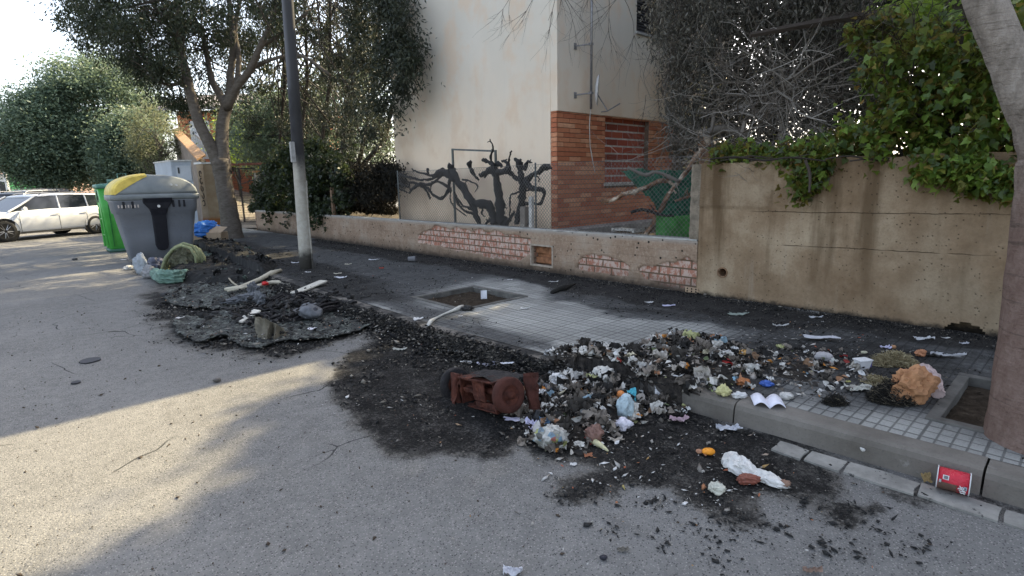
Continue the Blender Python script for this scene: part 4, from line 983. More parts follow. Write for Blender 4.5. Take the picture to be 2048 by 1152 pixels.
for k in range(70): twigs(mb, rs.choice(cl), (rs.uniform(-.6, .4), rs.uniform(-1, 1), rs.uniform(-.7, .7)), .45, .008, 1, rs)
mb.build('twigs', CHAR.m, bh)
a = PX(668, 432, 6.1); b = PX(668, 375, 6.1); o = MB().box((a.x-.035, a.y-.05, .77), (a.x+.035, a.y+.05, b.z)).build('wooden_stake', simple('stake', (.17, .11, .07), .9), bevel=.008); tag(o, 'brown wooden stake standing on the low wall between ivy and burnt hedge', 'stake')

# --- street trees and lamp pole
stl = G(460, 476, .13); DT = (stl-Vector((0, 0, EYE))).dot(CF)
t1 = thing('street_tree', 'forked grey trunked street tree beside the blue bag, its dark crown filling the upper left', 'tree', stl, 'street trees in the pavement')
mb = MB(); limbs = []
for i, pts in enumerate([[(466,484,36),(464,462,28),(459,430,25),(454,400,24),(447,360,23),(442,320,26)],
  [(440,335,20),(422,292,17),(400,250,15),(385,200,14),(373,150,12),(363,100,10),(357,40,8),(352,-40,6),(345,-150,4)],
  [(446,345,24),(444,285,18),(447,240,16),(456,205,15),(462,180,12),(461,150,10),(467,95,9),(463,40,7),(452,-60,5)],
  [(452,215,13),(475,172,9),(500,140,8),(521,92,7),(545,40,6),(562,-40,5)], [(456,215,11),(440,190,9),(424,160,7),(415,120,6),(405,60,5)],
  [(470,190,6),(478,120,6),(470,60,5),(480,0,4)], [(372,160,6),(345,170,4),(320,165,3)], [(500,140,5),(540,120,4),(600,110,4),(660,150,3)], [(521,92,5),(560,70,4),(620,20,4)]]):
    P_, R_ = limb(mb, [(x, y, r*(.70 if i < 3 else .85), DT + [0, -.3, .2, -.6, .8, .5, -1, -1.2, -1][i]*min(1, (j/3))) for j, (x, y, r) in enumerate(pts)], DT, 9, .08, i); limbs += P_[2:] if i else []
cp = [(105,-10),(110,20),(125,55),(165,95),(205,110),(235,95),(250,130),(280,170),(300,205),(345,225),(385,150),(330,110),(400,90),(440,110),(500,60),(560,100),(620,60),(640,-30),(640,-250),(90,-250)]
cl = pxclumps([(100,-20),(125,55),(165,95),(210,110),(300,190),(340,210),(400,60),(420,-60),(100,-120)], 120, lambda x, y, r: PD(x, y, DT+r.uniform(-1.8, 1.6)), 70)
cl += pxclumps(cp, 300, lambda x, y, r: PD(x, y, DT+r.uniform(-2.2, 2.6)*(1 if y < 60 else .5)), 71)
cl += pxclumps([(380,225),(300,150),(330,60),(520,30),(600,100),(560,190),(500,230),(470,240)], 60, lambda x, y, r: PD(x, y, DT+r.uniform(1, 3.5)), 72)
cl += pxclumps([(340,190),(430,190),(420,230),(370,235)], 8, lambda x, y, r: PD(x, y, DT+r.uniform(.2, 1)), 73)
for q in cl[::2]:
    a = min(limbs, key=lambda v: (v-q).length); branchto(mb, a, q, .022, .006, rs, 4, 4)
mb.build('trunk', BARK.m, t1, True)
P = fill(cl, 150, .20, 74); P = P[P[:, 2] > 3.0]
leafcloud('crown', P, np.random.RandomState(11).uniform(.07, .15, len(P)), L_DARK, t1, 'lance', 1.1, 75, .15)

t2 = thing('street_tree', 'leaning street tree trunk standing at the right edge of the picture in a square pit', 'tree', G(2062, 858, .1), 'street trees in the pavement')
mb = MB()
DR = 2.82
limb(mb, [(2064,905,82),(2064,870,74),(2066,800,66),(2072,720,62),(2082,600,58),(2093,480,55),(2101,380,55),(2104,320,55)], DR, 14, .05, 2)
limb(mb, [(2104,340,50),(2092,290,46),(2072,240,40),(2040,180,35),(2014,110,34),(1988,50,34),(1966,-10,34),(1930,-120,30),(1880,-260,26),(1800,-420,20)], DR+.05, 12, .05, 4)
limb(mb, [(2110,340,48),(2140,250,40),(2165,120,34),(2180,-60,30),(2200,-280,24)], DR, 10, .05, 5)
limb(mb, [(2098,910,52),(2098,870,46),(2106,760,40),(2112,640,36),(2120,500,34)], DR-.12, 10, .06, 6)
tc_ = Vector((3.9, .9, 6.1)); cl = []
rs2 = random.Random(77)
while len(cl) < 120:
    v = Vector((rs2.uniform(-1, 1), rs2.uniform(-1, 1), rs2.uniform(-1, 1)))
    if v.length < 1: q = tc_ + Vector((v.x*3.4, v.y*2.0, v.z*1.9)); cl.append(q)
cl = [q for q in cl if not inview(q) and not inview(q-Vector((0, 0, .35)))]
top = PD(1880, -260, DR+.05)
for q in cl[::3]: branchto(mb, PD(1800+rs2.uniform(0, 100), -400+rs2.uniform(0, 100), DR+.05), q, .03, .008, rs2, 5)
mb.build('trunk', BARKR.m, t2, True)
mb = MB()
for (x0, y0, x1, y1) in [(1040,-40,1010,20),(1075,-40,1078,50),(1120,-40,1115,40),(1130,-40,1080,35),(1165,-50,1185,20),(1215,-50,1235,50),(1235,-40,1250,70),(1190,-40,1170,10),(1270,-50,1225,45),(1300,-50,1330,30),(1100,-40,1150,15)]:
    a = PD(x0, y0, 4.6); b = PD(x1, y1, 4.6); twigs(mb, a, b-a, (b-a).length, .0035, 2, rs2, 3, .35, 4, .14)
mb.build('hanging_twig', DARKW.m, t2)
P = fill(cl, 60, .24, 78); k_ = np.array([not inview(p) for p in P]); P = P[k_]
leafcloud('crown', P, np.random.RandomState(12).uniform(.09, .17, len(P)), L_DARK, t2, 'lance', .8, 79, .2)

pb = G(612, 537, .13); pt = PY(575, 0, pb.y+.0); zt = pt.z
lp = thing('lamp_pole', 'tall street lamp pole, pale below and burnt black higher up', 'lamp pole', pb)
m = Mat('pole_paint', .75, .3); sp = m.sep(); nz = m.noise(6, 5, .7); zb = PY(592, 335, pb.y).z-.13
zz = m.math('ADD', sp[2], m.math('MULTIPLY', m.math('SUBTRACT', nz, .5), .5))
c = m.ramp(m.noise(9, 5, .7), [(.3, (.30, .28, .23)), (.7, (.44, .42, .37))]); c = m.mix(m.sm(zz, zb-.12, zb+.25), c, m.ramp(m.noise(5, 4), [(.3, (.012, .012, .014)), (.7, (.035, .035, .04))]))
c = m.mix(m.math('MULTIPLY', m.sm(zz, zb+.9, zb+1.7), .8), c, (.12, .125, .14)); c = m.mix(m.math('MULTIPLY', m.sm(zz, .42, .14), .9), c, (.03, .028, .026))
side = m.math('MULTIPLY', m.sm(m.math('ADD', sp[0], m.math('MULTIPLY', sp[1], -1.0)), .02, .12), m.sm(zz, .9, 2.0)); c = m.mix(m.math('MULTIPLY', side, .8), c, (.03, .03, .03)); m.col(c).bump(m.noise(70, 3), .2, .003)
dx = (pt.x-pb.x)/zt
mb = MB(); mb.tube([(pb.x+dx*z, pb.y, z) for z in (.10, .5, 1, 2, 3, 4, 5, 6, 7, 8)], [.106, .102, .100, .096, .092, .089, .086, .08, .075, .07], 18)
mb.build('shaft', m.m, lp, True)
mb = MB(); mb.tube([(pb.x+.085, pb.y-.08, .12), (pb.x+.09, pb.y-.07, 1.1), (pb.x+.11, pb.y-.07, 1.6)], .018, 6); mb.build('conduit', m.m, lp)
q = PY(581, 305, pb.y-.02); mb = MB(); mb.box((q.x-.05, q.y-.16, q.z-.16), (q.x+.02, q.y-.10, q.z+.16)); mb.build('connection_box', simple('conn_box', (.3, .3, .29), .6), lp, bevel=.006)
mb = MB(); mb.tube([(pb.x+dx*8, pb.y, 8), (pb.x-.3, pb.y, 8.4), (pb.x-1.3, pb.y, 8.55)], [.06, .05, .04], 8); mb.box((pb.x-1.9, pb.y-.12, 8.48), (pb.x-1.3, pb.y+.12, 8.62)); mb.build('lamp_head', AG, lp)
# ------------------------------------------------------------ the far end of the street
g1 = 'trees across the far side of the street'
ftl = [('round bushy dark green tree furthest left beyond the parked cars', (85, 380), 31, (95, 285), 80, 95, 61),
       ('tallest round green tree in the row beyond the white car', (190, 380), 33, (205, 235), 115, 120, 62),
       ('green tree of the far row just above the green bottle bank', (270, 375), 31, (262, 310), 52, 72, 63)]
for lb, (bx, by), D, (cx, cy), rx, rz_, sd_ in ftl:
    b = PD(bx, by, D); b.z = 0; c_ = PD(cx, cy, D); s_ = D/FPX
    tree(lb, b, 8, (tuple(c_), (rx*s_, rx*s_*.8, rz_*s_)), .22, .20, L_FAR, 52000, 190, sd_, .42, g1, w=.24, droop=.1)
c_ = PD(320, 290, 27); b = PD(320, 380, 27); b.z = .1
tree('pale olive green tree rising behind the grey utility cabinet', b, 5, (tuple(c_), (1.3, 1.3, 2.2)), .10, .16, L_OLIVE, 6500, 90, 64, .26, w=.16, droop=.0)
for i, (x, y, D, r, lb, nm) in enumerate([(500, 280, 25, 1.35, 'sunlit green shrub seen over the mesh gate', L_LIT), (560, 300, 22, 1.2, 'green garden shrub beyond the ivy hedge, left of the lamp pole', L_FAR), (470, 300, 27, .9, 'small green tree between the forked trunk and the mesh gate', L_OLIVE)]):
    c_ = PD(x, y, D); tree(lb, (c_.x, c_.y, .3), 3, (tuple(c_), (r*1.1, r*1.1, r)), .06, .15, nm, 4200, 60, 80+i, .24, None, name='shrub', w=.2)
bk = thing('background_tree', 'dark green tree mass behind the evergreen and the street tree', 'tree', (13, 22, .3))
cl = pxclumps([(440,235),(560,190),(660,150),(760,120),(780,330),(560,330),(450,290)], 150, lambda x, y, r: PD(x, y, r.uniform(20, 24)), 90)
P = fill(cl, 150, .4, 91); leafcloud('crown', P, np.random.RandomState(13).uniform(.1, .22, len(P)), L_FAR, bk, 'lance', .5, 92, .2)
mb = MB()
for x in (560, 640, 700): a = PD(x, 400, 22); a.z = .3; mb.tube([a, PD(x+5, 200, 22), PD(x+20, 0, 22)], [.16, .13, .08], 7)
for q in cl[::5]: branchto(mb, PD(rs.choice((560, 640, 700)), rs.uniform(0, 200), 22), q, .05, .015, rs, 4)
mb.build('trunk', BARK.m, bk)

OR = simple('orange_render', (.46, .17, .085), .85, .12, 3); WH = simple('white_paint', (.62, .62, .60), .6, .08, 4); GL = Mat('glass_dark', .08, .6, color=(.02, .025, .03)).m
hb_ = PD(330, 400, 31); 
h2 = thing('orange_house', 'orange house with a white shuttered window behind the forked street tree', 'house', (hb_.x, hb_.y, .2))
a = PD(352, 222, 30); b = PD(640, 222, 30)
d = Vector((b.x-a.x, b.y-a.y, 0)); Lh = d.length; d.normalize(); ang = math.atan2(d.y, d.x)
Mh = Matrix.Translation((a.x, a.y, .2)) @ Matrix.Rotation(ang, 4, 'Z')
zr = a.z-.2
mb = MB(); mb.box((0, 0, 0), (Lh, 6, zr), Mh); mb.build('wall', OR, h2)
mb = MB(); mb.add([(-.6, -.7, zr-.05), (Lh+.6, -.7, zr-.05), (Lh+.6, 3, zr+1.1), (-.6, 3, zr+1.1), (-.6, -.7, zr+.12), (Lh+.6, -.7, zr+.12), (Lh+.6, 3, zr+1.3), (-.6, 3, zr+1.3)], [(0,3,2,1),(4,5,6,7),(0,1,5,4),(1,2,6,5),(2,3,7,6),(3,0,4,7)], Mh); mb.build('roof', simple('roof_grey', (.28, .25, .24), .8), h2)
for x0 in (.65, 4.8, 7.2):
    mb = MB(); mb.box((x0, -.04, zr-2.6), (x0+1.1, .02, zr-.55), Mh); w_ = mb.build('window', WH, h2)
    mb = MB()
    for k in range(9): mb.box((x0+.06+k*.115, -.065, zr-2.5), (x0+.13+k*.115, -.042, zr-.62), Mh)
    mb.build('shutter', simple('shutter_white', (.68, .69, .68), .6), w_)

wc = simple('wall_grime', (.21, .175, .145), .9, .35, 2, bump=.5); TI = simple('roof_tile', (.42, .25, .13), .85, .35, 6, bump=.8)
gw = thing('boundary_wall', 'grimy boundary wall with a sloping clay tile coping behind the utility cabinet', 'wall', G(400, 440, .13))
# wall runs up the slope away from the pillar
a1 = PD(400, 322, 20.9); b1 = PD(347, 264, 29); a = a1.copy(); b = b1.copy()
a.z = 0; b.z = 0; w = Vector((.25, .15, 0))
mb = MB(); mb.add([a, b, b+w, a+w, a1.lerp(a1, 0), b1, b1+w, a1+w], [(0,3,2,1),(4,5,6,7),(0,1,5,4),(1,2,6,5),(2,3,7,6),(3,0,4,7)]); mb.build('wall', wc, gw)
mb = MB(); u = Vector((0, 0, .0)); n_ = 22
for i in range(n_):
    p = a1.lerp(b1, i/n_)+Vector((-.1, 0, .01)); q = a1.lerp(b1, (i+.92)/n_)+Vector((-.1, 0, .01)); ww = w*1.3+Vector((.04, .0, .18))
    mb.add([p, q, q+ww, p+ww, p+Vector((0,0,.06)), q+Vector((0,0,.09)), q+ww+Vector((0,0,.09)), p+ww+Vector((0,0,.06))], [(0,3,2,1),(4,5,6,7),(0,1,5,4),(1,2,6,5),(2,3,7,6),(3,0,4,7)])
mb.build('coping', TI, gw)
mb = MB(); p = a1+w*3+Vector((.35, .1, .05)); q = b1+w*3+Vector((.35, .1, .1)); mb.tube([p, q], .09, 6); mb.build('gutter_pipe', WH, gw)
pr = Vector((a.x, a.y, 0)); pc = G(412, 440, .13)
pil = thing('gate_pillar', 'tan rendered pillar with black graffiti on its edge, left of the forked tree', 'pillar', pc)
D0 = 20.2
def quadcol(xl0, xl1, xr, yb, yt, D):
    L0 = PD(xl0, yt, D+.25); L1 = PD(xl1, yt, D); R1 = PD(xr, yt, D+.35); zt_ = PD(xl1, yt, D).z
    bk_ = L0 + (R1-L1)
    return [L0, L1, R1, bk_], zt_
q, zt_ = quadcol(392, 405, 440, 440, 328, D0)
PIL = Mat('pillar_render', .85, .2); c = PIL.ramp(PIL.noise(2.5, 5, .6), [(.3, (.30, .22, .14)), (.7, (.44, .36, .26))]); c = PIL.mix(PIL.sm(PIL.sep()[2], .35, .2), c, (.33, .14, .05)); PIL.col(c)
mb = MB(); mb.add([(p.x, p.y, 0) for p in q]+[(p.x, p.y, zt_) for p in q], [(0,3,2,1),(4,5,6,7),(0,1,5,4),(1,2,6,5),(2,3,7,6),(3,0,4,7)]); mb.build('pillar_body', PIL.m, pil)
mb = MB(); cq = sum((Vector((p.x, p.y, 0)) for p in q), Vector())/4; mb.add([(cq.x+(p.x-cq.x)*1.2, cq.y+(p.y-cq.y)*1.2, zt_) for p in q]+[(cq.x+(p.x-cq.x)*1.2, cq.y+(p.y-cq.y)*1.2, zt_+.07) for p in q], [(0,3,2,1),(4,5,6,7),(0,1,5,4),(1,2,6,5),(2,3,7,6),(3,0,4,7)]); mb.build('pillar_cap', WH, pil)
mb = MB(); rs3 = random.Random(5)
L0, L1 = q[0], q[1]; nrm = Vector((0, 0, 1)).cross((L1-L0).normalized()); nrm = nrm if nrm.dot(CF) < 0 else -nrm
for k in range(5):
    z = zt_-.35-k*.27; c0 = L0.lerp(L1, .5)+nrm*.012; pts = []
    for i in range(9):
        t_ = i/8*6.283*.8+k; pts.append(Vector((c0.x, c0.y, z)) + (L1-L0).normalized()*.075*math.cos(t_) + Vector((0, 0, .11*math.sin(t_*1.0))))
    mb.tube(pts, .013, 4)
mb.build('graffiti', simple('spray_black', (.02, .02, .025), .6), pil)

# driveway, gate and its pillars
dv = Mat('driveway_paving', .85, .2); bt = dv.n('ShaderNodeTexBrick'); dv.put(bt.inputs['Vector'], dv.co()); bt.inputs['Scale'].default_value = 3; bt.inputs['Color1'].default_value = (.34, .30, .25, 1); bt.inputs['Color2'].default_value = (.27, .24, .21, 1); bt.inputs['Mortar'].default_value = (.16, .14, .12, 1); dv.col(bt.outputs[0])
a = PD(425, 462, 19.2); b = PD(520, 462, 19.2); c_ = PD(560, 360, 31); d_ = PD(430, 345, 31)
a.z = .128; b.z = .128; c_.z = 1.6; d_.z = 1.6
mb = MB(); a2 = a.lerp(d_, .12); b2 = b.lerp(c_, .12); a2.z = b2.z = .13; mb.add([a, b, b2, a2, c_, d_], [(0,1,2,3),(3,2,4,5)]); tag(mb.build('driveway', dv.m), kind='structure')
gd = thing('mesh_gate', 'wide double mesh gate with dark frame across the sloping driveway', 'gate', G(480, 430, .13))
DG = 20.8; GM = simple('gate_paint', (.05, .045, .045), .6)
x0, x1, yt, yb = 447, 508, 338, 425
A = PD(x0, yt, DG); B = PD(x1, yt, DG); At = A.copy(); Bt = B.copy(); A.z = B.z = .2; At = Vector((A.x, A.y, At.z)); Bt = Vector((B.x, B.y, At.z))
for (u0, u1) in ((0, .5), (.5, 1)):
    mb = MB(); p, q = A.lerp(B, u0+.01), A.lerp(B, u1-.01); pt_, qt_ = At.lerp(Bt, u0+.01), At.lerp(Bt, u1-.01)
    for s, e in ((p, q), (pt_, qt_), (p, pt_), (q, qt_)): mb.tube([s, e], .025, 5)
    lf = mb.build('gate_leaf', GM, gd); mb = MB(); n_ = 11
    for k in range(1, n_): mb.tube([p.lerp(q, k/n_), pt_.lerp(qt_, k/n_)], .006, 3, cap=False)
    for k in range(1, 22): mb.tube([p.lerp(pt_, k/22), q.lerp(qt_, k/22)], .006, 3, cap=False)
    mb.build('mesh', GM, lf)
q, zt_ = quadcol(507, 511, 528, 445, 345, 20.6)
p2 = thing('gate_pillar', 'pale pillar with a clay cap at the right side of the mesh gate', 'pillar', (q[1].x, q[1].y, .13))
mb = MB(); mb.add([(p.x, p.y, 0) for p in q]+[(p.x, p.y, zt_) for p in q], [(0,3,2,1),(4,5,6,7),(0,1,5,4),(1,2,6,5),(2,3,7,6),(3,0,4,7)]); mb.build('pillar_body', simple('pillar_pale', (.42, .39, .33), .85), p2)
mb = MB(); cq = sum((Vector((p.x, p.y, 0)) for p in q), Vector())/4; mb.add([(cq.x+(p.x-cq.x)*1.3, cq.y+(p.y-cq.y)*1.3, zt_) for p in q]+[(cq.x+(p.x-cq.x)*1.3, cq.y+(p.y-cq.y)*1.3, zt_+.07) for p in q], [(0,3,2,1),(4,5,6,7),(0,1,5,4),(1,2,6,5),(2,3,7,6),(3,0,4,7)]); mb.build('pillar_cap', TI, p2)
ow = thing('orange_wall', 'orange garden wall seen through the mesh gate beside the driveway', 'wall', PD(480, 380, 30))
a = PD(440, 350, 31); b = PD(575, 420, 25.5); a.z = b.z = 0; at = PD(440, 335, 31); bt2 = PD(575, 350, 25.5); w = Vector((.3, .3, 0))
MB().add([a, b, b+w, a+w, at, bt2, bt2+w, at+w], [(0,3,2,1),(4,5,6,7),(0,1,5,4),(1,2,6,5),(2,3,7,6),(3,0,4,7)]).build('wall', OR, ow)
# pergola beam over the gate
a = PD(445, 330, 20.5); b = PD(565, 326, 20); o = MB().tube([a, b], .05, 5).build('beam', simple('beam_red', (.16, .06, .04), .8)); tag(o, 'dark red horizontal beam crossing above the mesh gate', 'beam')
a = PD(445, 272, 20.5); b = PD(600, 270, 20); o = MB().tube([a, b], .018, 5).build('cable', simple('cable_black', (.02, .02, .02), .8)); tag(o, 'thin dark overhead cable crossing behind the forked street tree', 'cable')

# utility cabinet
CB = simple('cabinet_grey', (.33, .37, .42), .6, .12, 3, bump=.1)
cD = 18.6
L0 = PD(309, 330, cD+1.2); L1 = PD(341, 325, cD); R1 = PD(382, 325, cD+.15); zt_ = PD(341, 323, cD).z; zm = PD(341, 362, cD).z
for v in (L0, L1, R1): v.z = .13
B1 = L0+(R1-L1)
cab = thing('utility_cabinet', 'tall grey blue metal utility cabinet standing behind the grey container', 'cabinet', L1)
qb = [L0, L1, R1, B1]
def prismq(mb, q, z0, z1, s=1.0):
    cq = sum(q, Vector())/4; V = [(cq.x+(p.x-cq.x)*s, cq.y+(p.y-cq.y)*s, z0) for p in q]+[(cq.x+(p.x-cq.x)*s, cq.y+(p.y-cq.y)*s, z1) for p in q]
    mb.add(V, [(0,3,2,1),(4,5,6,7),(0,1,5,4),(1,2,6,5),(2,3,7,6),(3,0,4,7)]); return mb
prismq(MB(), qb, .13, zt_).build('body', CB, cab, bevel=.01)
prismq(MB(), qb, zt_, zt_+.05, 1.06).build('roof', simple('cabinet_roof', (.42, .42, .40), .7), cab)
e = (R1-L1).normalized(); nn_ = Vector((e.y, -e.x, 0)); nn_ = nn_ if nn_.dot(CF) < 0 else -nn_
W_ = (R1-L1).length
def onface(u, z, d=0): return L1+e*(u*W_)+Vector((0, 0, z-.13))+nn_*d
mb = MB(); V = [onface(u, z, d) for d in (.004, .04) for (u, z) in ((.24, zm), (.97, zm), (.97, zt_-.14), (.24, zt_-.14))]; mb.add(V, [(0,3,2,1),(4,5,6,7),(0,1,5,4),(1,2,6,5),(2,3,7,6),(3,0,4,7)]); dr = mb.build('door', simple('cabinet_door', (.42, .45, .49), .5, .1, 3, bump=.1), cab, bevel=.008)
mb = MB(); V = [onface(u, z, d) for d in (.04, .06) for (u, z) in ((.33, zm+.25), (.40, zm+.25), (.40, zm+.45), (.33, zm+.45))]; mb.add(V, [(0,3,2,1),(4,5,6,7),(0,1,5,4),(1,2,6,5),(2,3,7,6),(3,0,4,7)]); mb.build('handle', simple('black_plastic', (.02, .02, .02), .5), dr)

# far left: pinkish building, green hoarding, white van roof
PK = simple('pink_render', (.46, .30, .22), .85, .1, 2)
fb = thing('pink_building', 'pale pink building with a tiled roof at the far left edge', 'building', PD(-60, 380, 50))
a = PD(-260, 395, 52); b = PD(22, 395, 48); d = Vector((b.x-a.x, b.y-a.y, 0)); Lh = d.length; Mh = Matrix.Translation((a.x, a.y, 0)) @ Matrix.Rotation(math.atan2(d.y, d.x), 4, 'Z'); zt_ = PD(0, 296, 48).z
MB().box((0, 0, 0), (Lh, 8, zt_), Mh).build('wall', PK, fb); MB().box((-.4, -.5, zt_), (Lh+.4, 8.4, zt_+.35), Mh).build('roof', simple('roof_red', (.42, .16, .08), .8), fb)
mb = MB()
for k in range(3): mb.box((Lh-3.6-k*3, -.05, zt_-1.9), (Lh-2.7-k*3, .02, zt_-.7), Mh)
mb.build('window', GL, fb)
gs = thing('green_hoarding', 'flat green hoarding standing behind the dark car at the far left', 'hoarding', PD(50, 400, 34))
a = PD(24, 400, 34); b = PD(96, 400, 36); zt_ = PD(50, 338, 34).z; d = Vector((b.x-a.x, b.y-a.y, 0)); Mh = Matrix.Translation((a.x, a.y, 0)) @ Matrix.Rotation(math.atan2(d.y, d.x), 4, 'Z')
mb = MB(); mb.box((0, 0, .0), (d.length, .12, zt_), Mh); mb.build('panel', simple('hoarding_green', (.035, .22, .08), .6, .1, 2), gs); MB().box((-.12, -.03, 0), (-.005, .15, zt_+.1), Mh).build('post', WH, gs)
wb = thing('white_building', 'low white building with dark windows at the far left edge', 'building', PD(-20, 400, 42))
a = PD(-160, 400, 42); b = PD(23, 400, 42); zt_ = PD(0, 352, 42).z; d = Vector((b.x-a.x, b.y-a.y, 0)); Lh = d.length; Mh = Matrix.Translation((a.x, a.y, 0)) @ Matrix.Rotation(math.atan2(d.y, d.x), 4, 'Z')
MB().box((0, 0, 0), (Lh, 3, zt_), Mh).build('wall', WH, wb); mb = MB()
for k in range(6): mb.box((Lh-.7-k*.9, -.03, .9), (Lh-.25-k*.9, .02, zt_-.45), Mh)
mb.build('window', GL, wb); MB().box((-.2, -.25, zt_), (Lh+.2, 3.1, zt_+.12), Mh).build('roof', simple('roof_pale', (.4, .4, .4), .8), wb)

# ------------------------------------------------------------ cars
def car(label, col_, loc, heading, L=4.6, Wd=1.8, H_=1.47, estate=True, group='cars at the far end of the street', rails=True, kind_h=0):
    t = thing('parked_car', label, 'car', loc, group, heading)
    M = world(t)
    pm_ = Mat('car_paint', .28, .5, color=col_); pm_.b.inputs['Coat Weight'].default_value = .6; pm_ = pm_.m
    hw = Wd/2; s = L/4.6
    # side outline: x forward; (x, bottom, belt, half width)
    st = [(-2.28, .42, .72, .62), (-2.22, .30, .95, .80), (-2.0, .24, 1.0, .87), (-1.4, .22, 1.0, .90), (0, .2, .97, .90), (.9, .2, .93, .90), (1.35, .22, .86, .885), (1.9, .25, .74, .84), (2.2, .28, .62, .72), (2.3, .38, .52, .55)]
    rings = []
    for x, zb_, zt2, w_ in st:
        w_ = w_*hw/.9
        rings.append([M @ Vector((x*s, y, z)) for y, z in [(-w_*.9, zb_), (-w_, zb_+.12), (-w_*1.0, (zb_+zt2)/2+.08), (-w_*.95, zt2-.03), (-w_*.86, zt2), (0, zt2+.03), (w_*.86, zt2), (w_*.95, zt2-.03), (w_*1.0, (zb_+zt2)/2+.08), (w_, zb_+.12), (w_*.9, zb_)]])
    mb = MB(); mb.loft(rings); body = mb.build('body', pm_, t, True)
    # cabin: dark glasshouse, roof and pillars
    back = -2.18 if estate else -1.9; rb = -1.95 if estate else -1.35; rf_ = .25; wf = 1.12
    def gsec(x, z, w_): return [M @ Vector((x*s, y, z)) for y in (-w_, w_)]
    cab_ = [(back, .97, .80), (rb, H_-.06, .64), (-.8, H_-.015, .66), (rf_, H_-.05, .64), (wf, .90, .78)]
    V = []; 
    for x, z, w_ in cab_: V += gsec(x, z, w_*hw/.9)
    V += gsec(-.8, .95, .83*hw/.9)
    F = [(0,1,3,2), (2,3,5,4), (4,5,7,6), (6,7,9,8), (0,2,10), (2,4,10), (4,6,10), (6,8,10), (1,11,3), (3,11,5), (5,11,7), (7,11,9)]
    MB().add(V, F).build('windows', GL, t)
    mb = MB(); rr_ = []
    for x, z, w_ in [(rb-.05, H_-.075, .60), (rb+.12, H_-.02, .655), (-.8, H_+.015, .67), (rf_-.1, H_-.02, .655), (rf_+.06, H_-.06, .62)]:
        w_ *= hw/.9; rr_.append([M @ Vector((x*s, y, z+dz)) for y, dz in [(-w_-.012, -.05), (-w_*.93, .0), (0, .028), (w_*.93, 0), (w_+.012, -.05), (0, -.03)]])
    mb.loft(rr_); mb.build('roof', pm_, t, True)
    for sg in (-1, 1):
        def gp_(x, z): # on the side glass
            f = (z-.93)/(H_-.05-.93); return M @ Vector((x*s, sg*((.825+(.65-.825)*f)*hw/.9+.006), z))
        for pts_, rr3 in (([gp_(rf_+.03, H_-.055), gp_(.75, 1.12), gp_(wf+.05, .915)], .028), ([gp_(-.32, .95), gp_(-.38, H_-.05)], .03), ([gp_(-1.25, .97), gp_(-1.28, H_-.05)], .025), ([gp_(back+.05, 1.0), gp_(rb-.02, H_-.06)], .05)):
            MB().tube(pts_, rr3, 5).build('door_pillar', pm_, t)
    if rails:
        mb = MB()
        for sg in (-1, 1): mb.tube([M @ Vector((x*s, sg*.60*hw/.9, H_+z)) for x, z in [(rb+.1, .0), (rb+.25, .045), (-.6, .06), (rf_-.3, .045), (rf_-.15, 0)]], .014, 5)
        mb.build('roof_rail', AG, t)
    TY = simple('tyre', (.018, .018, .018), .8, bump=0); RM = simple('alloy', (.45, .45, .46), .35, .1, 5, metal=.8, bump=0)
    DK = simple('arch_dark', (.01, .01, .01), .9, bump=0)
    for x in (-1.38, 1.36):
        for sg in (-1, 1):
            c0 = Vector((x*s, sg*(hw-.10), .33)); mb = MB(); rings = []
            for (r_, y) in [(.22, -.10), (.30, -.11), (.33, -.08), (.335, 0), (.33, .08), (.30, .11), (.22, .10)]:
                rings.append([M @ (c0+Vector((r_*math.cos(a/28*6.2832), y, r_*math.sin(a/28*6.2832)))) for a in range(28)])
            mb.loft(rings, cap=False); wh = thing_part('wheel', t); mb.build('tyre', TY, wh, True)
            mb = MB(); yo = sg*.085
            for k in range(10):
                a = k/10*6.2832+(.12 if k % 2 else -.12); p = M @ (c0+Vector((.045*math.cos(a), yo, .045*math.sin(a)))); q = M @ (c0+Vector((.235*math.cos(a), yo, .235*math.sin(a)))); mb.tube([p, q], [.018, .013], 4)
            rg = [M @ (c0+Vector((.238*math.cos(a/24*6.2832), yo, .238*math.sin(a/24*6.2832)))) for a in range(25)]; mb.tube(rg, .012, 4, cap=False)
            mb.build('rim', RM, wh)
            mb = MB(); mb.add([M @ (c0+Vector((.235*math.cos(a/20*6.2832), sg*.03, .235*math.sin(a/20*6.2832)))) for a in range(20)], [tuple(range(20))]); mb.build('hub_shadow', DK, wh)
            mb = MB(); rg = []
            for (r_, y) in [(.40, hw*.0-.02), (.395, .14)]: rg.append([M @ Vector((x*s+r_*math.cos(a/20*math.pi), sg*(hw-.125+y*.95), .33+r_*math.sin(a/20*math.pi))) for a in range(21)])
            mb.loft(rg, cap=False, closed=False); mb.add([M @ Vector((x*s+.39*math.cos(a/24*6.2832), sg*(hw-.012+.006), .33+.39*math.sin(a/24*6.2832))) for a in range(24)], [tuple(range(24))]); mb.build('wheel_arch', DK, t)
    SM = simple('trim_dark', (.03, .03, .03), .6, bump=0)
    for sg in (-1, 1):
        for x in (-1.02, -.12):
            mb = MB(); mb.tube([M @ Vector(((x-.09)*s, sg*(hw+.012), .80)), M @ Vector(((x+.09)*s, sg*(hw+.012), .80))], .014, 5); mb.build('door_handle', pm_ if col_[0] > .3 else AG, t)
        mb = MB()
        for x in (-1.12, -.22, .93): mb.box((x*s-.004, sg*(hw+.0015)-.0035, .28), (x*s+.004, sg*(hw+.0015)+.0035, .90), M)
        mb.box((-.95*s, sg*(hw-.02)-.006, .22), (.95*s, sg*(hw-.02)+.006, .27), M); mb.build('door_gap', SM, t)
        mb = MB(); mb.tube([M @ Vector((.82*s, sg*(hw-.02), .97)), M @ Vector((.80*s, sg*(hw+.12), 1.0))], [.03, .075], 6); mb.build('wing_mirror', pm_, t)
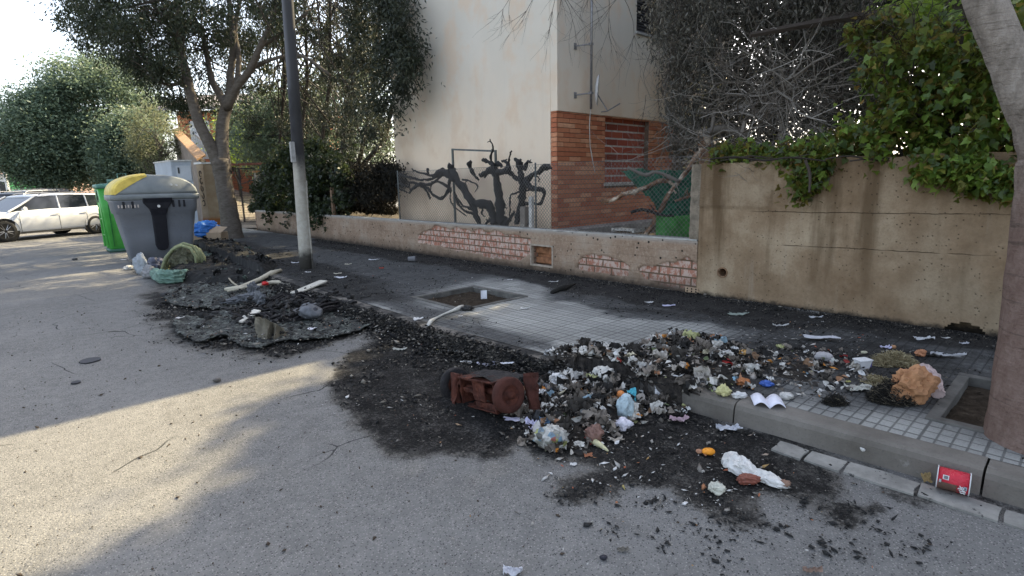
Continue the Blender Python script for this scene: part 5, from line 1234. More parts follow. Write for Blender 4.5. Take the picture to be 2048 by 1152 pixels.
        mb = MB(); mb.tube([M @ Vector((2.08*s, sg*.66*hw/.9, .66)), M @ Vector((2.16*s, sg*.55*hw/.9, .64))], [.09, .07], 6); mb.build('headlight', simple('lamp_glass', (.6, .6, .62), .15, bump=0), t)
        mb = MB(); mb.tube([M @ Vector((-2.12*s, sg*.78*hw/.9, .88)), M @ Vector((-2.2*s, sg*.66*hw/.9, .88))], [.09, .07], 6); mb.build('tail_light', simple('lamp_red', (.35, .02, .02), .2, bump=0), t)
    return t
def thing_part(name, parent):
    o = bpy.data.objects.new(name, None); COL.objects.link(o); o.parent = parent; return o
fw = G(12, 484, 0); rw = G(192, 467, 0); d = (fw-rw); L_ = d.length; hd_ = math.atan2(d.y, d.x); dn_ = d.normalized()
side = Vector((-dn_.y, dn_.x, 0)); side = side if side.dot(CF) > 0 else -side
mid = (fw+rw)/2 + side*.82
car('white estate car parked across the end of the street behind the green bottle bank', (.62, .63, .64), (mid.x, mid.y, 0), hd_, L=4.6*L_/2.74, H_=1.43)
q = PD(30, 440, 22.0); car('dark car half hidden behind the bonnet of the white estate', (.03, .035, .045), (q.x, q.y, 0), hd_+.45, L=4.4, H_=1.5)
q = PD(55, 430, 26.5); car('silver grey car behind the dark car at the far left edge', (.30, .31, .32), (q.x, q.y, 0), hd_+.1, L=4.3, H_=1.62)

# ------------------------------------------------------------ bins
def ringrect(x0, x1, y0, y1, z, r, n=5):
    P = []
    for (cx, cy, a0) in [(x1-r, y1-r, 0), (x0+r, y1-r, 90), (x0+r, y0+r, 180), (x1-r, y0+r, 270)]:
        for k in range(n+1): a = math.radians(a0+90*k/n); P.append(Vector((cx+r*math.cos(a), cy+r*math.sin(a), z)))
    return P
GB = G(266, 528, 0)
CGY = Mat('container_grey', .5, .35); nb = CGY.noise(2.2, 5, .6); CGY.col(CGY.mix(CGY.math('MULTIPLY', CGY.sm(CGY.noise(9, 5, .75), .52, .75), .35), CGY.ramp(nb, [(.3, (.135, .150, .175)), (.7, (.195, .212, .24))]), (.07, .07, .075))); CGY.bump(CGY.noise(60, 3), .15, .003)
LID = Mat('lid_grey', .5, .35); nb = LID.noise(3, 5, .6); LID.col(LID.ramp(nb, [(.3, (.145, .165, .175)), (.7, (.23, .25, .25))]))
YL = simple('lid_yellow', (.62, .47, .10), .5, .3, 6); BP = simple('black_plastic2', (.015, .016, .022), .45, .2, 10, bump=0)
cbin = thing('waste_container', 'big grey recycling container with a yellow and grey domed lid', 'container', (GB.x, GB.y, 0))
W0, D0_ = 1.12, .50      # across the street, along the street
wb_ = G(383, 500, 0)
def cring(z, gx, gy, r): return [Vector((GB.x-gx+p.x*(W0+2*gx), GB.y-gy+p.y*(D0_+2*gy), z)) for p in ringrect(0, 1, 0, 1, 0, r)]
rings = [cring(z, gx, gy, r) for z, gx, gy, r in [(.05, -.05, -.05, .1), (.08, 0, 0, .08), (.6, .075, .08, .08), (1.02, .135, .14, .09), (1.04, .165, .165, .09), (1.27, .19, .19, .09), (1.30, .21, .21, .09)]]
MB().loft(rings).build('body', CGY.m, cbin, True)
def prof(k, n_=22, zb=1.415):
    out = []
    for i in range(n_+1):
        a = math.pi*(1-i/n_); cx_ = GB.x+W0/2; hw_ = (W0/2+.235)*k
        x = cx_+hw_*math.copysign(abs(math.cos(a))**.86, math.cos(a)); z = zb + .40*k*abs(math.sin(a))**.92 + (.02 if math.cos(a) < 0 else 0)*math.sin(a)
        out.append((x, z))
    return out
MB().loft([cring(z, gx, gy, r) for z, gx, gy, r in [(1.302, .215, .215, .1), (1.32, .235, .235, .1), (1.40, .24, .24, .1), (1.42, .225, .225, .1)]]).build('lid_rim', LID.m, cbin, True)
y0_, y1_ = GB.y-.225, GB.y+D0_+.225; rings = []
for y_, k in ((y0_+.0, .90), (y0_+.03, .95), (y0_+.12, .985), ((y0_+y1_)/2, 1.0), (y1_-.12, .985), (y1_-.02, .93)): rings.append([Vector((x, y_, z)) for x, z in prof(k)])
lid = MB().loft(rings, closed=True).build('lid', LID.m, cbin, True)
rings = []
for y_, k in ((y0_-.004, .905), (y0_+.03, .962), (y0_+.12, .997), ((y0_+y1_)/2, 1.012), (y1_-.12, .997)): rings.append([Vector((x, y_, z+.006)) for x, z in prof(k)[:11]])
mb = MB(); mb.loft(rings, cap=False, closed=False)
pf = prof(.905)[:11]; low_ = [(pf[10][0]-(pf[10][0]-pf[0][0])*t, pf[10][1]-.025-(pf[10][1]-.02-pf[0][1])*t**1.15) for t in np.linspace(0, 1, 11)][::-1]
V = [Vector((x, y0_-.006, z+.006)) for x, z in pf]+[Vector((x, y0_-.008, z)) for x, z in low_]; mb.add(V, [(i, i+1, 12+i, 11+i) for i in range(10)])
mb.build('yellow_flap', YL, lid, False)
# T shaped lifting arm on the near end
yf = GB.y
def arm(z): return GB.y - np.interp(z, [.08, .6, 1.02, 1.04, 1.27, 1.30, 1.42], [0, .08, .14, .165, .19, .21, .24]) - .012
xc = GB.x + .56
outl = [(-.27, 1.34), (.27, 1.34), (.26, 1.24), (.17, 1.12), (.13, .98), (.12, .36), (.09, .27), (.03, .24), (-.03, .24), (-.09, .27), (-.12, .36), (-.13, .98), (-.17, 1.12), (-.26, 1.24)]
mb = MB(); n_ = len(outl); Vf = [(xc+x*.95, arm(z)-.05, z) for x, z in outl]; Vb = [(xc+x, arm(z)+.02, z) for x, z in outl]
mb.add(Vf+Vb, [(0,1,2,13),(2,3,12,13),(3,4,11,12),(4,5,10,11),(5,6,9,10),(6,7,8,9)] + [((i+1) % n_, i, n_+i, n_+(i+1) % n_) for i in range(n_)]); ar = mb.build('lifting_arm', BP, cbin, bevel=.012)
mb = MB(); p = Vector((xc+.0, arm(1.17)-.05, 1.17)); mb.tube([p, p+Vector((0, -.02, 0))], .028, 10); mb.build('bolt', WH, ar)
mb = MB()
for k in range(7): mb.box((GB.x-.13+k*.055, arm(1.2)+.0, 1.155), (GB.x-.105+k*.055, arm(1.2)+.014, 1.215), Matrix.Identity(4))
mb.build('warning_strip', simple('strip', (.45, .40, .36), .6), cbin)
for x in (.82, .93, 1.02, -.05, .1):
    mb = MB(); mb.box((GB.x+x, arm(1.2)-.004, 1.14), (GB.x+x+.04, arm(1.2)+.016, 1.30)); mb.build('latch', BP, cbin, bevel=.005)
mb = MB(); p = GB+Vector((.84, -.222, 1.60)); mb.tube([p, p+Vector((0, -.03, 0))], .022, 8); mb.tube([p+Vector((.09, 0, -.01)), p+Vector((.09, -.03, -.01))], .02, 8); mb.build('lid_bolt', WH, lid)
for x, y in ((.12, .15), (1.0, .15), (.12, .4), (1.0, .4)):
    mb = MB(); mb.tube([GB+Vector((x, y-.025, .05)), GB+Vector((x, y+.025, .05))], .05, 12); mb.build('castor', BP, cbin)

GG = G(222, 505, 0); w_g, d_g = .82, .60; GRN = Mat('bin_green', .45, .4); nb = GRN.noise(3, 5, .65); GRN.col(GRN.ramp(nb, [(.3, (.035, .26, .035)), (.7, (.075, .38, .065))]))
gb = thing('bottle_bank', 'bright green glass bottle bank standing behind the grey container', 'container', (GG.x, GG.y, 0))
def gring(z, g, r=.06): return [Vector((GG.x-g+p.x*(w_g+2*g), GG.y-g+p.y*(d_g+2*g), z)) for p in ringrect(0, 1, 0, 1, 0, r)]
MB().loft([gring(z, g) for z, g in [(.06, -.02), (.10, 0), (.9, .035), (1.56, .07)]]).build('body', GRN.m, gb, True)
MB().loft([gring(z, g) for z, g in [(.0, .02), (.06, .03), (.075, .0)]]).build('base', simple('base_teal', (.05, .12, .09), .6), gb, True)
MB().loft([gring(z, g) for z, g in [(1.561, .09), (1.63, .10), (1.66, .08), (1.68, -.1)]]).build('lid', simple('lid_teal', (.10, .24, .19), .5), gb, True)
mb = MB(); c0 = Vector((GG.x+w_g/2, GG.y+d_g/2, 1.72)); mb.tube([c0+Vector((-.25, -.2, 0)), c0+Vector((.35, -.2, .03)), c0+Vector((.45, .1, .03)), c0+Vector((-.2, .2, .0))], .06, 6); mb.tube([c0+Vector((.0, 0, -.04)), c0+Vector((.0, 0, .2)), c0+Vector((.18, 0, .2)), c0+Vector((.18, 0, -.04))], .015, 5); mb.build('lifting_hook', simple('hook_teal', (.12, .22, .18), .6), gb)
mb = MB()
for z in (.40, .80, 1.22): mb.box((GG.x-.036-.02*z, GG.y+.05, z), (GG.x+.0, GG.y+d_g-.05, z+.035))
mb.box((GG.x-.06, GG.y+.03, .12), (GG.x-.01, GG.y+.07, 1.5)); mb.box((GG.x-.06, GG.y+d_g-.07, .12), (GG.x-.01, GG.y+d_g-.03, 1.5)); mb.build('rib', GRN.m, gb, bevel=.01)
mb = MB(); mb.add([(GG.x-.072, GG.y+.30+.11*math.cos(a/14*6.283), 1.38+.16*math.sin(a/14*6.283)) for a in range(14)], [tuple(range(14))]); mb.build('bottle_hole', simple('hole_black', (.01, .01, .01), .9, bump=0), gb)
mb = MB()
for x in (.08, .45): mb.box((GG.x+x, GG.y-.05, .15), (GG.x+x+.02, GG.y-.018, 1.5), Matrix.Identity(4))
mb.build('seam', simple('seam_green', (.02, .15, .03), .6), gb)
# ------------------------------------------------------------ what the fire left
PZ = .132
def zat(x, y): return PZ if x > float(KX(y)) - .155 else 0.0
def pxm(x, y, z): return (G(x, y, z)-Vector((0, 0, EYE))).dot(CF)/FPX     # metres per photo pixel there
_mc = {}
def cm(c, rough=.75, var=.15, spec=.3, tr=0, dirt=.35):
    k = (c, rough, var, tr, dirt)
    if k not in _mc:
        m = Mat('litter', rough, spec); n1 = m.noise(22, 5, .65); lo = tuple(v*(1-var) for v in c); hi = tuple(min(1, v*(1+var)) for v in c)
        cc = m.ramp(n1, [(.3, lo), (.7, hi)]); cc = m.mix(m.math('MULTIPLY', m.sm(m.noise(13, 6, .75, m.co(loc=(3, 1, 2))), .53, .68), dirt), cc, (.05, .042, .035)); m.col(cc); m.bump(m.math('ADD', m.vor(55, 'DISTANCE_TO_EDGE', m.mix(.08, m.co(), m.n('ShaderNodeTexNoise').outputs[1])), m.math('MULTIPLY', m.noise(60, 4), .4)), .55, .006)
        if tr: m.translucent(c, tr)
        _mc[k] = m.m
    return _mc[k]
import bmesh
_ico = {}
def ico(n):
    if n not in _ico:
        bm = bmesh.new(); bmesh.ops.create_icosphere(bm, subdivisions=n, radius=1); bm.verts.ensure_lookup_table()
        _ico[n] = ([v.co.copy() for v in bm.verts], [tuple(v.index for v in f.verts) for f in bm.faces]); bm.free()
    return _ico[n]
def blob(mb, c, size, rz=0, seed=0, amp=.35, freq=1.6, sub=4, flat=True):
    V, F = ico(sub); Mr = Matrix.Rotation(rz, 3, 'Z'); out = []; sv_ = Vector((seed*3.7, seed*1.3, seed*.7)); Ma = Matrix.Rotation(seed*1.7, 3, (.3, .5, .8))
    for v in V:
        a_ = Ma @ v; q = Vector((a_.x*.9, a_.y*2.1, a_.z*1.3))*freq+sv_; n1 = mn.noise(v*freq*.8+sv_)
        r = .95+amp*(.9*n1 + .75*(.6-2.4*abs(mn.noise(q))) + .32*(.6-2.4*abs(mn.noise(q*2.1+sv_))))
        p = Vector((v.x*r*size[0], v.y*r*size[1], v.z*r*size[2]))
        p = Mr @ p; p.z += size[2]*.8
        if flat and p.z < .0: p.z = .0+p.z*.03
        out.append(p+Vector(c))
    mb.add(out, F); return mb
def item(name, cat, label, o, group=None): return tag(o, label, cat, group)
def bag(label, x, y, w, h, color, z=None, seed=1, rz=0, amp=.35, d=None, name='plastic_bag', cat='plastic bag', rough=.5, tr=.0, freq=1.6, dirt=.35, sub=4, lift=0, build=True):
    z0 = z if z is not None else 0; s = pxm(x, y, z0); g = G(x, y, z0); dd = d if d else w*.75
    mb = MB(); blob(mb, (g.x, g.y, z0+lift), (w*s/2, dd*s/2, h*s/2), -YAW+rz, seed, amp, freq, sub)
    o = mb.build(name, cm(color, rough, .15, .4, tr, dirt), None, cat != 'paper bag')
    me = o.data
    return tag(o, label, cat)
def rag(label, x, y, w, h, color, z=None, seed=1, rz=0, amp=.18, name='paper_scrap', cat='paper', rough=.8, n=(12, 9), lift=.0, tilt=0, dirt=.3, edge=.25, curve=.3):
    z0 = z if z is not None else 0; s = pxm(x, y, z0); g = G(x, y, z0); W_, D_ = w*s, h*s
    V = []; F = []; M_ = Matrix.Translation((g.x, g.y, z0+.004+lift)) @ Matrix.Rotation(-YAW+rz, 4, 'Z') @ Matrix.Rotation(tilt, 4, 'X')
    for i in range(n[0]+1):
        for j in range(n[1]+1):
            u, v = i/n[0]-.5, j/n[1]-.5; q = Vector((u*3+seed*5.1, v*3, seed)); k = 1+edge*mn.noise(Vector((math.atan2(v, u)*1.2, seed*3.3, 1)))*2
            zz_ = amp*max(W_, D_)*(.55*(1-2*abs(mn.noise(q)))+.45*abs(mn.noise(q*2.3))+.25*mn.noise(q*5)) + curve*max(W_, D_)*u*u
            V.append((u*W_*k, v*D_*k+.08*W_*mn.noise(q*1.3), zz_))
    zm_ = min(v[2] for v in V); V = [(a, b, max(c-zm_-.25*amp*W_, .0)) for a, b, c in V] if not tilt else V
    for i in range(n[0]):
        for j in range(n[1]): k = i*(n[1]+1)+j; F.append((k, k+n[1]+1, k+n[1]+2, k+1))
    mb = MB(); mb.add(V, F, M_); o = mb.build(name, cm(color, rough, .08, .3, .15, dirt), None, False)
    sm_ = o.modifiers.new('s', 'SOLIDIFY'); sm_.thickness = .0012
    return tag(o, label, cat)
def stick(label, pts, color, z=None, name='stick', cat='stick', flat=None, lift=0, rough=.15, mat=None, n=7):
    z0 = z if z is not None else 0; P = []; Rr = []
    for (x, y, r, *zz) in pts:
        s = pxm(x, y, z0); q = G(x, y+0, z0+(zz[0] if zz else 0)+lift); P.append(q+Vector((0, 0, r*s*.8))); Rr.append(r*s)
    mb = MB(); mb.tube(P, Rr, n, rough=rough, seed=len(pts)); o = mb.build(name, mat or cm(color, .85), None, True); return tag(o, label, cat)
def rocks(name, P, S, mat, parent=None, seed=1, flat=.55, stretch=1.5):
    rs_ = np.random.RandomState(seed); n = len(P)
    T = np.array([(1,0,0),(0,1,0),(-1,0,0),(0,-1,0),(0,0,1),(0,0,-1)], float); TF = np.array([(0,1,4),(1,2,4),(2,3,4),(3,0,4),(1,0,5),(2,1,5),(3,2,5),(0,3,5)])
    V = T[None]*(1+rs_.uniform(-.45, .45, (n, 6, 1))) + rs_.uniform(-.25, .25, (n, 6, 3))
    sc = np.stack([rs_.uniform(1, stretch, n), rs_.uniform(.6, 1, n), rs_.uniform(flat*.6, flat*1.3, n)], 1); V *= sc[:, None, :]
    a = rs_.uniform(0, 6.283, n); tx = rs_.normal(0, .35, n); ca, sa = np.cos(a), np.sin(a); ct, st_2 = np.cos(tx), np.sin(tx)
    x, y, z = V[..., 0].copy(), V[..., 1].copy(), V[..., 2].copy()
    x2 = x*ct[:, None]+z*st_2[:, None]; z2 = -x*st_2[:, None]+z*ct[:, None]; V = np.stack([x2*ca[:, None]-y*sa[:, None], x2*sa[:, None]+y*ca[:, None], z2], -1)
    V = V*S[:, None, None]*.5 + P[:, None, :]
    F = (np.arange(n)[:, None, None]*6+TF[None]).reshape(-1, 3)
    return np_mesh(name, V.reshape(-1, 3), F, mat, parent)

CR_ = Mat('char_crumb', .8, .25); CR_.col(CR_.ramp(CR_.rnd(), [(0, (.004, .004, .005)), (.55, (.014, .014, .013)), (.8, (.05, .045, .04)), (.93, (.13, .115, .095)), (1, (.24, .22, .19))]))
AF = Mat('ash_flake', .85, .2); AF.col(AF.ramp(AF.rnd(), [(0, (.10, .09, .08)), (.35, (.28, .26, .23)), (.6, (.45, .44, .42)), (.82, (.62, .61, .6)), (.9, (.30, .19, .10)), (.96, (.45, .10, .05)), (1, (.30, .30, .12))]))
def sample(n, x0, x1, y0, y1, seed, S, power=1.0, thr=.12, near=True):
    rs_ = np.random.RandomState(seed); x = rs_.uniform(x0, x1, n); y = rs_.uniform(y0, y1, n); s = soot(x, y, S); s = np.clip(s, 0, 1)
    cl_ = fbm(x, y, .16, 4, seed+5); s = s*sstep(.38, .62, cl_)
    k = rs_.uniform(0, 1, n) < np.clip(s**power*1.1, 0, 1); k &= s > thr*.5
    return x[k], y[k]
x, y = sample(70000, .3, 3.25, .15, 8.5, 1, STAINS, 1.3); k = x < KX(y)-.165; x, y = x[k], y[k]
rs_ = np.random.RandomState(3); sz = np.clip(rs_.lognormal(-4.75, .6, len(x)), .003, .05)
d_ = np.hypot(x, y); sz *= np.clip(d_/4, .8, 1.5)
P = np.stack([x, y, sz*.2], 1); o = rocks('charcoal_crumbs', P, sz, CR_.m, None, 4); tag(o, 'black charcoal crumbs strewn over the burnt road', 'charcoal', kind='stuff')
x, y = sample(60000, 2.9, 6.0, .0, 13, 7, PSTAINS, 1.5); k = (x > KX(y)+.01)
for a, b, c_, d in PITS: k &= ~((x > a) & (x < b) & (y > c_) & (y < d))
x, y = x[k], y[k]; ex = rs_.uniform(0, 1, 15000); ey = rs_.uniform(.2, 14, 15000); ex = WALLX-.01-np.abs(rs_.normal(0, .16, 15000))
x = np.concatenate([x, ex]); y = np.concatenate([y, ey]); sz = np.clip(rs_.lognormal(-4.8, .5, len(x)), .004, .04)
P = np.stack([x, y, PZ+sz*.2], 1); o = rocks('charcoal_crumbs', P, sz, CR_.m, None, 5); tag(o, 'black charcoal crumbs strewn over the paving and along the wall foot', 'charcoal', kind='stuff')
# sparse crumbs beyond the stains, on road and in the pits
n = 2600; x = rs_.uniform(-1.5, 3.1, n); y = rs_.uniform(.2, 9, n); sz = np.clip(rs_.lognormal(-5.3, .5, n), .003, .02)
P1 = np.stack([x, y, sz*.15], 1); P2 = []
for a, b, c_, d in PITS: m_ = 600; P2.append(np.stack([rs_.uniform(a+.02, b-.02, m_), rs_.uniform(c_+.02, d-.02, m_), rs_.uniform(.08, .10, m_)], 1))
P = np.concatenate([P1]+P2); o = rocks('grit', P, np.clip(rs_.lognormal(-4.9, .5, len(P)), .003, .03), simple('grit_brown', (.06, .045, .033), .9, .5, 30), None, 6); tag(o, 'loose dark grit and dead leaf bits on the road and in the tree pits', 'grit', kind='stuff')

n = 420; cx_ = rs_.uniform(0, 1, 26); bl = [(1180,985),(1290,1010),(1230,1060),(1330,1080),(1400,1060),(1460,1040),(1500,1075),(1560,1050),(1640,1090),(1680,1040),(1720,1020),(1750,1060),(1800,1100),(1620,1010),(1450,1110),(1840,1080),(1130,990),(1270,960),(1340,1000),(1700,1100)]
Pb = []
for (a, b) in bl:
    g = G(a, b, 0); m_ = 26; Pb.append(np.stack([g.x+rs_.normal(0, .05, m_), g.y+rs_.normal(0, .05, m_), np.full(m_, .002)], 1))
Pb = np.concatenate(Pb); o = rocks('tar_splashes', Pb, np.clip(rs_.lognormal(-4.45, .55, len(Pb)), .005, .04), simple('tar_black', (.012, .012, .012), .7, .4, 30), None, 12, .3, 1.5); tag(o, 'black melted splashes spotting the near road', 'tar', kind='stuff')
# ridge of burnt rubble in the gutter
n = 24000; y = rs_.uniform(1.75, 12.6, n); off = np.abs(rs_.normal(0, 1, n)); amp_ = sstep(1.7, 2.6, y)*(1-.35*sstep(5, 9, y))*(.7+.6*fbm(y, y*0+1, .4, 3, 9))
x = KX(y)-.125-off*.13; z = rs_.uniform(0, 1, n)**.5*.15*amp_*np.exp(-off**2*.7); z = np.where(x > KX(y)-.15, np.maximum(z, .125), z)
sz = np.clip(rs_.lognormal(-4.25, .55, n), .006, .07)
o = rocks('burnt_rubble', np.stack([x, y, z], 1), sz, CR_.m, None, 8); tag(o, 'ridge of burnt rubble lying along the gutter beside the kerb', 'rubble', kind='stuff')
# pale ash and paper flakes
def flakes(n, poly, z, seed, smin=.006, smax=.03, h=0):
    rr_ = random.Random(seed); xs_ = [p[0] for p in poly]; ys_ = [p[1] for p in poly]; out = []
    while len(out) < n:
        a = rr_.uniform(min(xs_), max(xs_)); b = rr_.uniform(min(ys_), max(ys_))
        if poly_dist(np.array([a]), np.array([b]), poly)[0] > 0:
            g = G(a, b, z); zz_ = zat(g.x, g.y) if z == 'auto' else z; out.append((g.x, g.y, zz_+.006+rr_.random()*h))
    return np.array(out)
FL = [flakes(620, [(350,580),(500,520),(640,560),(800,640),(760,690),(560,700),(380,680),(300,620)], .03, 1, h=.06), flakes(150, [(300,520),(470,500),(560,560),(330,570)], .02, 2, h=.08),
      flakes(130, [(800,650),(900,680),(1180,745),(1060,760),(900,730),(800,700)], 0, 3, h=.05), flakes(110, [(640,520),(760,500),(1000,560),(1300,600),(1400,640),(1100,600),(800,610),(650,570)], PZ, 4),
      flakes(260, [(1290,690),(1560,700),(1800,740),(1850,700),(1640,640),(1400,660)], PZ, 5), flakes(260, [(1060,900),(1300,860),(1480,850),(1640,960),(1500,1040),(1250,1000),(1100,1000)], 0, 6),
      flakes(70, [(600,800),(1000,760),(1050,900),(800,900)], 0, 7), flakes(50, [(1100,560),(1380,600),(2000,690),(1900,720),(1400,640)], PZ, 9), flakes(40, [(900,930),(1200,1000),(1900,1000),(2000,1140),(900,1140)], 0, 10)]
P = np.concatenate(FL); o = rocks('ash_flakes', P, np.clip(rs_.lognormal(-4.55, .5, len(P)), .004, .035), AF.m, None, 11, .25, 2.2); tag(o, 'pale ash flakes and tiny paper bits scattered over the burnt ground', 'ash', kind='stuff')

# refuse heap mounds
RH = Mat('refuse_mound', .85, .25); nb = RH.noise(20, 6, .75); RH.col(RH.ramp(nb, [(.35, (.012, .011, .010)), (.6, (.05, .042, .035)), (.8, (.17, .15, .12))])); RH.bump(nb, 1, .03)
SC = Mat('scrap_mix', .75, .3); sc_c = SC.ramp(SC.rnd(), [(0, (.012, .011, .010)), (.20, (.035, .030, .025)), (.34, (.10, .085, .07)), (.46, (.21, .18, .15)), (.60, (.36, .33, .29)), (.72, (.56, .54, .50)), (.87, (.66, .65, .63)), (.905, (.20, .12, .07)), (.93, (.34, .18, .10)), (.95, (.60, .25, .05)), (.962, (.12, .15, .07)), (.97, (.38, .38, .18)), (.98, (.24, .34, .40)), (.988, (.35, .06, .05)), (.992, (.55, .5, .36))], 'CONSTANT')
SC.col(SC.mix(SC.math('MULTIPLY', SC.sm(SC.noise(28, 6, .8), .5, .66), .6), sc_c, (.05, .043, .036)))
DSC = Mat('scrap_burnt', .8, .25); DSC.col(DSC.ramp(DSC.rnd(), [(0, (.008, .008, .008)), (.55, (.03, .029, .027)), (.75, (.08, .078, .07)), (.88, (.10, .13, .11)), (.95, (.22, .21, .18)), (1, (.4, .39, .36))], 'CONSTANT'))
def mound(label, poly, zref, h, nsc, seed, smax=.06, SCm=None):
    SCm = SCm or SC.m
    Pg = gp(poly, zref); xs_ = [p[0] for p in Pg]; ys_ = [p[1] for p in Pg]
    X, Y, F = grid(np.arange(min(xs_)-.1, max(xs_)+.1, .018), np.arange(min(ys_)-.1, max(ys_)+.1, .018))
    w_ = (fbm(X, Y, .2, 3, seed)-.5)*.14; d = poly_dist(X+w_, Y+w_, Pg); g0 = np.where(X > KX(Y)-.15, PZ, 0.)
    def H(X, Y, d, g0): return g0 + h*sstep(-.02, .22, d)*(.55+.9*fbm(X, Y, .17, 4, seed+3)) - .012
    Z = H(X, Y, d, g0); keep = d[F].max(1) > -.03
    o = np_mesh('refuse', np.stack([X, Y, Z], 1), F[keep], CR_.m if SCm is not SC.m else RH.m, smooth=True); tag(o, label, 'refuse', kind='stuff')
    rr_ = np.random.RandomState(seed+9); x = rr_.uniform(min(xs_)-.1, max(xs_)+.1, nsc*3); y = rr_.uniform(min(ys_)-.1, max(ys_)+.1, nsc*3)
    w_ = (fbm(x, y, .2, 3, seed)-.5)*.14; d = poly_dist(x+w_, y+w_, Pg); k = d+rr_.exponential(.03, len(x)) > 0; x, y, d = x[k][:nsc], y[k][:nsc], d[k][:nsc]
    z = H(x, y, d, np.where(x > KX(y)-.15, PZ, 0.))+.012+rr_.uniform(0, .022, len(x)); sz = np.clip(rr_.lognormal(-3.95, .55, len(x)), .008, smax)
    P = np.stack([x, y, z], 1); h_ = len(x)//2
    mb = MB(); rq = random.Random(seed+5); npatch = nsc//5
    for k in range(npatch):
        i_ = rq.randrange(len(x)); L_ = rq.choice((.03, .045, .06, .10))*rq.uniform(.7, 1.2)*(.6 if h < .03 else 1); c0 = Vector((x[i_], y[i_], z[i_]+rq.uniform(-.005, .012))); R3 = (Matrix.Rotation(rq.uniform(0, 6.28), 3, 'Z') @ Matrix.Rotation(rq.gauss(0, .6), 3, 'X')); W_ = L_*rq.uniform(.4, 1); V = []; Fq = []
        for a in range(7):
            for b in range(6):
                u, v = a/6-.5, b/5-.5; q = Vector((u*3+k*1.7, v*3, k*.9)); zz_ = L_*(.5*(1-2.2*abs(mn.noise(q)))+.25*mn.noise(q*2.5)); V.append(c0 + R3 @ Vector((u*L_*(1+.5*mn.noise(q*1.1)), v*W_*(1+.6*mn.noise(q*1.3+Vector((3, 0, 0)))), zz_)))
        for a in range(6):
            for b in range(5): kk = a*6+b; Fq.append((kk, kk+6, kk+7, kk+1))
        mb.add(V, Fq)
    s3 = mb.build('refuse_scraps', SCm, o); tag(s3, kind='stuff')
    s1 = rocks('refuse_scraps', P[:h_], sz[:h_], SCm, None, seed+1, .35, 1.9); s1.parent = o; tag(s1, kind='stuff')
    s2 = leafcloud('refuse_scraps', P[h_:], sz[h_:]*1.6, SCm, o, 'curl', 0, seed+2, .33); tag(s2, kind='stuff')
    return o
mound('mixed burnt and unburnt household refuse heaped on the road right of the rusty axle', [(1042,850),(1048,800),(1110,762),(1112,738),(1170,722),(1262,742),(1290,775),(1290,830),(1250,852),(1215,885),(1130,900),(1068,892)], 0, .075, 1500, 11)
mound('dark refuse spilling from the road over the kerb onto the paving', [(1270,700),(1330,682),(1390,690),(1480,712),(1520,745),(1500,785),(1400,795),(1350,800),(1290,790),(1262,740)], .08, .075, 1150, 22)
mound('thin litter spread over the paving left of the brown paper bag', [(1520,700),(1620,700),(1720,720),(1740,770),(1660,790),(1560,775),(1500,750)], PZ, .012, 420, 33, .035)
mound('burnt remains piled beside the melted container and green hose', [(350,500),(420,490),(480,500),(560,545),(540,570),(420,570),(330,560)], 0, .13, 900, 44, .05, DSC.m)

# individual litter ------------------------------------------------------
W1 = (.66, .65, .64); W2 = (.72, .72, .76); CRM = (.58, .54, .44); PUR = (.62, .60, .76); BRN = (.36, .19, .10); GRY = (.33, .32, .30)
p_ = PZ
bag('round knotted white plastic bag on top of the refuse heap', 1205, 782, 56, 48, (.60, .58, .53), 0, 3, lift=.03, amp=.3, tr=.15)
rag('white torn plastic sheet arching behind the round white bag', 1205, 752, 62, 26, W1, 0, 4, lift=.06, name='plastic_sheet', cat='plastic sheet', amp=.3)
rag('crumpled white newspaper at the upper left of the refuse heap', 1132, 762, 66, 50, (.58, .57, .54), 0, 5, lift=.035, name='newspaper', cat='newspaper', amp=.28)
bag('small crumpled white paper ball behind the crumpled newspaper', 1165, 745, 30, 24, W1, 0, 6, lift=.02, name='paper_ball', cat='paper')
bag('pale blue printed plastic packet standing on the right side of the refuse heap', 1250, 836, 34, 56, (.42, .52, .56), 0, 7, lift=.0, amp=.25, name='packet', cat='packet', dirt=.5)
bag('whole orange fruit resting on the pale blue packet', 1241, 812, 17, 17, (.62, .22, .06), 0, 8, lift=.06, amp=.03, name='orange_fruit', cat='fruit', dirt=.1, d=17)
rag('turquoise torn wrapper sticking up beside the whole orange fruit', 1262, 812, 16, 32, (.10, .45, .55), 0, 9, lift=.06, name='wrapper', cat='wrapper', tilt=.9)
bag('small white and black bag on the road below the pale blue packet', 1247, 858, 32, 24, (.62, .60, .66), 0, 10, amp=.45)
bag('colourful printed plastic bag at the front edge of the refuse heap', 1105, 893, 62, 50, (.42, .45, .38), 0, 12, lift=.0, amp=.3, d=44, dirt=.5)
pm3 = Mat('printed_film', .4, .45); v1 = pm3.vor(26, out='Color'); q1 = pm3.sep(v1)[0]; pc = pm3.ramp(q1, [(0, (.16, .25, .32)), (.12, (.48, .47, .43)), (.40, (.26, .26, .23)), (.6, (.36, .38, .13)), (.70, (.44, .43, .40)), (.88, (.30, .10, .08)), (.93, (.08, .08, .07))], 'CONSTANT')
pc = pm3.mix(pm3.math('MULTIPLY', pm3.sm(pm3.noise(16, 6, .8), .5, .62), .75), pc, (.07, .06, .05)); pm3.col(pc); pm3.bump(pm3.vor(50, 'DISTANCE_TO_EDGE', pm3.mix(.1, pm3.co(), pm3.n('ShaderNodeTexNoise').outputs[1])), .7, .008)
bpy.data.objects[[o.name for o in COL.objects if o.get('label', '').startswith('colourful printed')][0]].data.materials[0] = pm3.m
rag('lime green wrapper piece lying on the colourful printed bag', 1122, 888, 18, 14, (.42, .52, .06), 0, 13, lift=.06, name='wrapper', cat='wrapper', tilt=.6)
